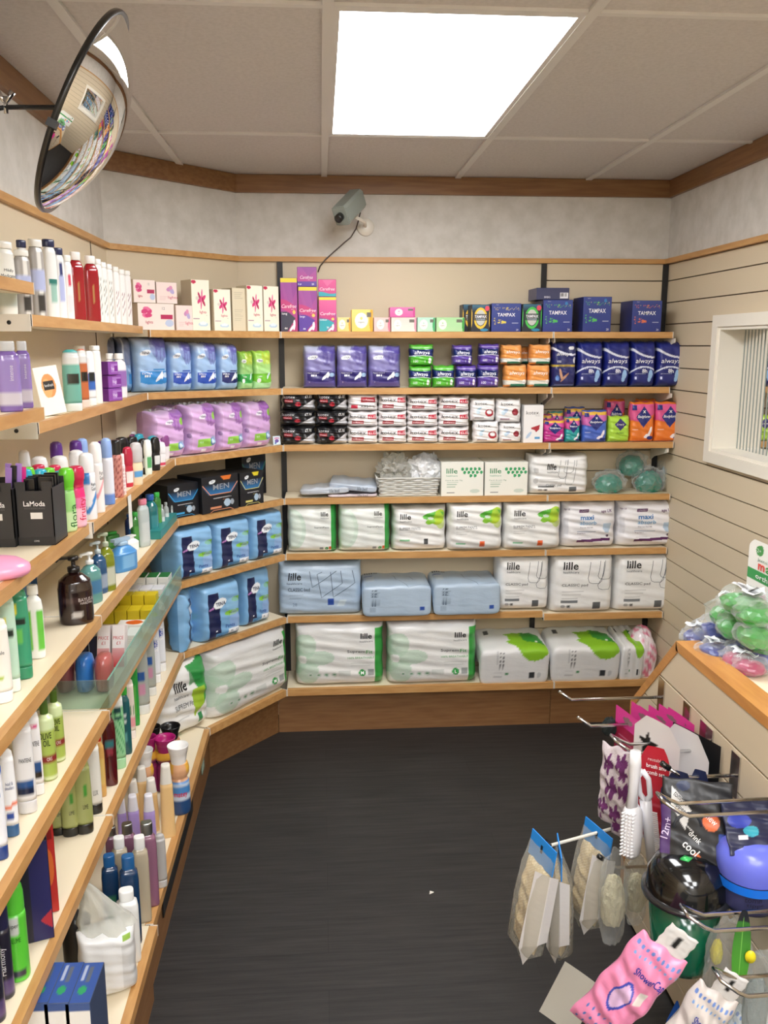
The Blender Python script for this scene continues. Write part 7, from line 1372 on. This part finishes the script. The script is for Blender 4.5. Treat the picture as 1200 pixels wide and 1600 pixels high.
put_t = MB(); put_text(put_t, ('tommee', .5, .5, .16, '1c1c38', dict(w=.6, b=.02)), .09, .06, lambda x, z, e_: (x-.01, -44.2*sc-.002+abs(x)*.25, z+.012)); put_text(put_t, ('tippee', .5, .3, .16, '1c1c38', dict(w=.5, b=.02)), .09, .06, lambda x, z, e_: (x-.01, -44.2*sc-.002+abs(x)*.25, z+.012)); put_t.build('wrap_lettering', 'printed_card', e)
# shower caps
def showercap(x0, x1, yt, yb, Y, lean, col, label, rz=-25):
    loc, w, h, r = hang(x0, x1, yt, yb, Y, rz); e = empty('shower_cap', loc, r); e.rotation_euler = (0, math.radians(lean), r); tag(e, label, 'shower cap', 'packed shower caps')
    dark = srgb(col)*.0+srgb('6aa0d0')
    def art(a):
        a.rect(0, 0, 1, 1, col)
        for i in range(7):
            for j in range(6):
                if j < 3: a.ell(.1+i*.13+.06*(j % 2), .05+j*.08, .022, .018, '5a7cc0')
        for i in range(9): a.ell(.08+i*.105, .93, .03, .02, '6a8cd0'); a.ell(.13+i*.105, .86, .02, .015, '7aa8e0')
        a.ell(.42, .47, .19, .15, '3a4ab0'); a.ell(.42, .47, .16, .12, 'dcb8dc'); a.rect(.64, .5, .8, .62, 'e8e0dc')
    q = pillow(w*.95, h*.86, .05, art, [('ShowerCap', .62, .74, .085, '2a3aa0', dict(w=.62, b=.03))], p=3.5, q=.5, nu=110, nv=110, wob=.003, seed=4); q.build('folded_cap', 'printed_film', e)
    pillow(w*.55, h*.2, .006, lambda a: (a.rect(0, 0, 1, 1, 'd4d2d0'), a.ell(.5, .55, .08, .25, '1a1a1a')), p=8, q=.3, nu=16, nv=14, wob=.001).build('hanging_header', 'printed_card', e, (w*.1, 0, h*.84))
showercap(888, 972, 1402, 1606, 1.46, 30, 'ee8fb8', 'pink packed shower cap tilted in the lower right')
showercap(994, 1062, 1482, 1690, 1.46, 24, 'd8d0cc', 'white packed shower cap right of the pink one')
showercap(1080, 1140, 1535, 1700, 1.50, 22, 'ccd4dc', 'pale packed shower cap behind the white one at the bottom edge')
loc, w, h, r = hang(842, 900, 1502, 1600, 1.9, -35); o = card(w, h, lambda a: a.rect(0, 0, 1, 1, 'd8d4c8'), (), False).build('white_card', 'printed_card', None, loc, r); o.rotation_euler.y = .35; tag(o, 'blank white card at the lower left of the pink shower cap', 'card')
# clear packs with green leaves
for i, (x0, x1, yt, yb, Y, l) in enumerate(((1102, 1176, 1404, 1590, 1.50, 'clear pack with green leaf card and yellow sticker'), (1150, 1215, 1460, 1640, 1.46, 'clear pack with grey contents at the lower right edge'))):
    loc, w, h, r = hang(x0, x1, yt, yb, Y, -20); e = empty('clear_pack', loc, r); tag(e, l, 'clear pack')
    crumple(w, .07, h*.85, 'ffffff', 0, 4+i, .14, 4).build('clear_bag', 'clear_film', e)
    if i == 0:
        card(w*.34, h*.62, lambda a: (a.grad(0, 1, '5cb038', '2c6a2c'), a.rect(0, .86, 1, 1, '20242c'), a.rect(.45, 0, .5, .9, '8cd060')), (), False, shape=lambda v: np.sin(np.pi*np.clip(v*.86+.1, 0, 1))**.6).build('leaf_card', 'printed_card', e, (w*.15, -.045, h*.4))
        MB().lathe([(0, 0), (.5, 0), (.5, .001), (0, .001)], 20, .02, .028, 2, 'f0e028').build('yellow_sticker', 'printed_card', e, (w*.32, -.05, h*.68)).rotation_euler.x = math.pi/2
        crumple(w*.4, .04, h*.3, '4ca02c', 0, 9, .15, 3).build('green_sponge', 'cloth', e, (0, 0, h*.06)); crumple(w*.25, .03, h*.2, 'd0c030', 0, 2, .15, 3).build('yellow_sponge', 'cloth', e, (-w*.25, 0, h*.45))
    else: crumple(w*.6, .04, h*.6, '8c9492', 0, 9, .15, 3).build('grey_sponge', 'cloth', e, (0, 0, h*.06))
for i, (x0, x1, yt) in enumerate(((912, 925, 1582), (1040, 1068, 1565), (1066, 1092, 1570))):
    loc, w, h, r = hang(x0, x1, yt, 1680, 1.62, -30); o = card(w, h, lambda a: (a.rect(0, 0, 1, 1, '1450a8'), a.rect(0, 0, 1, .5, 'c8c8cc')), (), False, shape=lambda v: 1-.9*np.clip((v-.7)/.3, 0, 1)).build('blue_header_pack', 'printed_card', None, loc, r); tag(o, f'blue pointed header pack at the bottom edge, {["left", "middle", "right"][i]} one of three', 'card pack', 'blue pointed header packs')
# ================================================================== ON TOP OF THE STAND
ZB = ZT-.021
def topbag(px, py, z, w, h, col, label, seed, band='e8eaee', grp='bagged soothers'):
    c = onz(px, py, z+h*.5); e = empty('bagged_soother', (c[0], c[1], z)); tag(e, label, 'bagged item', grp); e.rotation_euler.z = seed
    crumple(w*.95, w*.75, h*.75, col, 0, seed, .12, 3, .1).build('coloured_item', 'plastic', e, (0, 0, .002))
    crumple(w*1.12, w*.95, h, 'ffffff', 0, seed+3, .22, 3).build('clear_bag', 'clear_film', e)
    n_ = 8; V = []
    for i in range(n_):
        for j in range(4): V.append((-w*.3+w*.5*i/(n_-1), -w*.1+w*.32*j/3+.004*math.sin(i*2+seed), h*(.98+.1*math.sin(i*.9+seed)+.06*math.cos(j*1.7+seed))))
    cc = np.array([srgb('3a3e48') if (i in (2, 4, 5) and j in (1, 2)) else srgb(band) for i in range(n_) for j in range(4)])
    MB().add(V, [(i*4+j, i*4+j+1, i*4+j+5, i*4+j+4) for i in range(n_-1) for j in range(3)], cc, 0, False).build('paper_label', 'printed_card', e)
BL = '27398c'; GR = '3aa03a'; PK = 'b03060'
pos_ = [(1092, 984, 0, .1, .05, BL, 'blue'), (1118, 1008, 0, .1, .05, BL, 'blue'), (1122, 972, .0, .12, .085, BL, 'blue'), (1150, 1022, 0, .09, .05, PK, 'pinkish'), (1172, 1032, 0, .08, .05, PK, 'pinkish'), (1165, 1000, .0, .11, .07, BL, 'blue'), (1190, 1012, 0, .1, .07, BL, 'blue'), (1155, 962, .05, .12, .08, GR, 'green'), (1180, 975, .06, .11, .08, GR, 'green'), (1145, 945, .07, .12, .08, GR, 'green'), (1182, 940, .11, .13, .08, GR, 'green'), (1163, 928, .13, .12, .07, GR, 'green'), (1198, 985, .04, .1, .08, GR, 'green')]
wh = ['at the far tip of the stand top', 'just behind the wood rim', 'sticking up left of the green ones', 'nearest the bare cream corner', 'second by the bare cream corner', 'with a square white ticket', 'at the right edge below the green pile', 'low in the middle of the green pile', 'right of the middle in the green pile', 'at the left of the green pile', 'high at the right of the green pile', 'topmost of the green pile', 'at the right picture edge']
for i, (px, py, dz, w, h, col, cn) in enumerate(pos_): topbag(px, py+h*120, ZB+dz+.001, w, h, col, f'{cn} item in crinkled clear bag, {wh[i]}', i*1.3+.5)
# standing header card
XC = 1.19; ytop = onX(1178, 842, XC)
e = empty('header_card', (XC, ytop[1]-.2, ZB)); tag(e, 'white standing display card with rounded corner and green band at right edge', 'display card'); e.rotation_euler.z = math.radians(-90)
Wc, Hc = .44, ytop[2]-ZB
mb = card(Wc, Hc, lambda a: (a.rect(0, 0, 1, 1, 'f0efe9'), a.rect(0, .56, 1, .68, '3a9a50'), a.ell(.13, .9, .045, .06, '4a9a50'), a.ell(.2, .4, .05, .08, 'e080b0'), a.ell(.33, .38, .06, .09, '58b0d8'), a.ell(.48, .36, .06, .09, 'f0b060')), [('junior', .22, .8, .045, '6a8a70', dict(w=.2)), ('m', .17, .73, .07, 'e04030', dict(b=.05, w=.08)), ('a', .26, .73, .07, '48a048', dict(b=.05, w=.07)), ('c', .34, .73, .07, '3a80d0', dict(b=.05, w=.07)), ('s', .42, .73, .07, 'e8a030', dict(b=.05, w=.07)), ('orthodontic', .32, .62, .055, 'f4faf4', dict(w=.42, b=.02)), ('2+', .13, .9, .04, 'e8f4e8', dict(w=.05))], False, nu=130, nv=120, shape=lambda v: 1-.12*np.clip((v-.9)/.1, 0, 1)**2)
mb.build('card_face', 'printed_card', e); MB().box(-.05, .002, 0, .05, .06, .003, 'e8e8e2').build('card_foot', 'printed_card', e)
c = onz(671, 1398, 0); o = MB().add([(0, 0, .001), (.014, .003, .004), (.016, .012, .001), (.003, .013, .005)], [(0, 1, 2, 3)], 'd8d4cc').build('paper_scrap', 'printed_card', None, (c[0], c[1], .0005)); tag(o, 'tiny white paper scrap lying on the dark floor', 'litter')
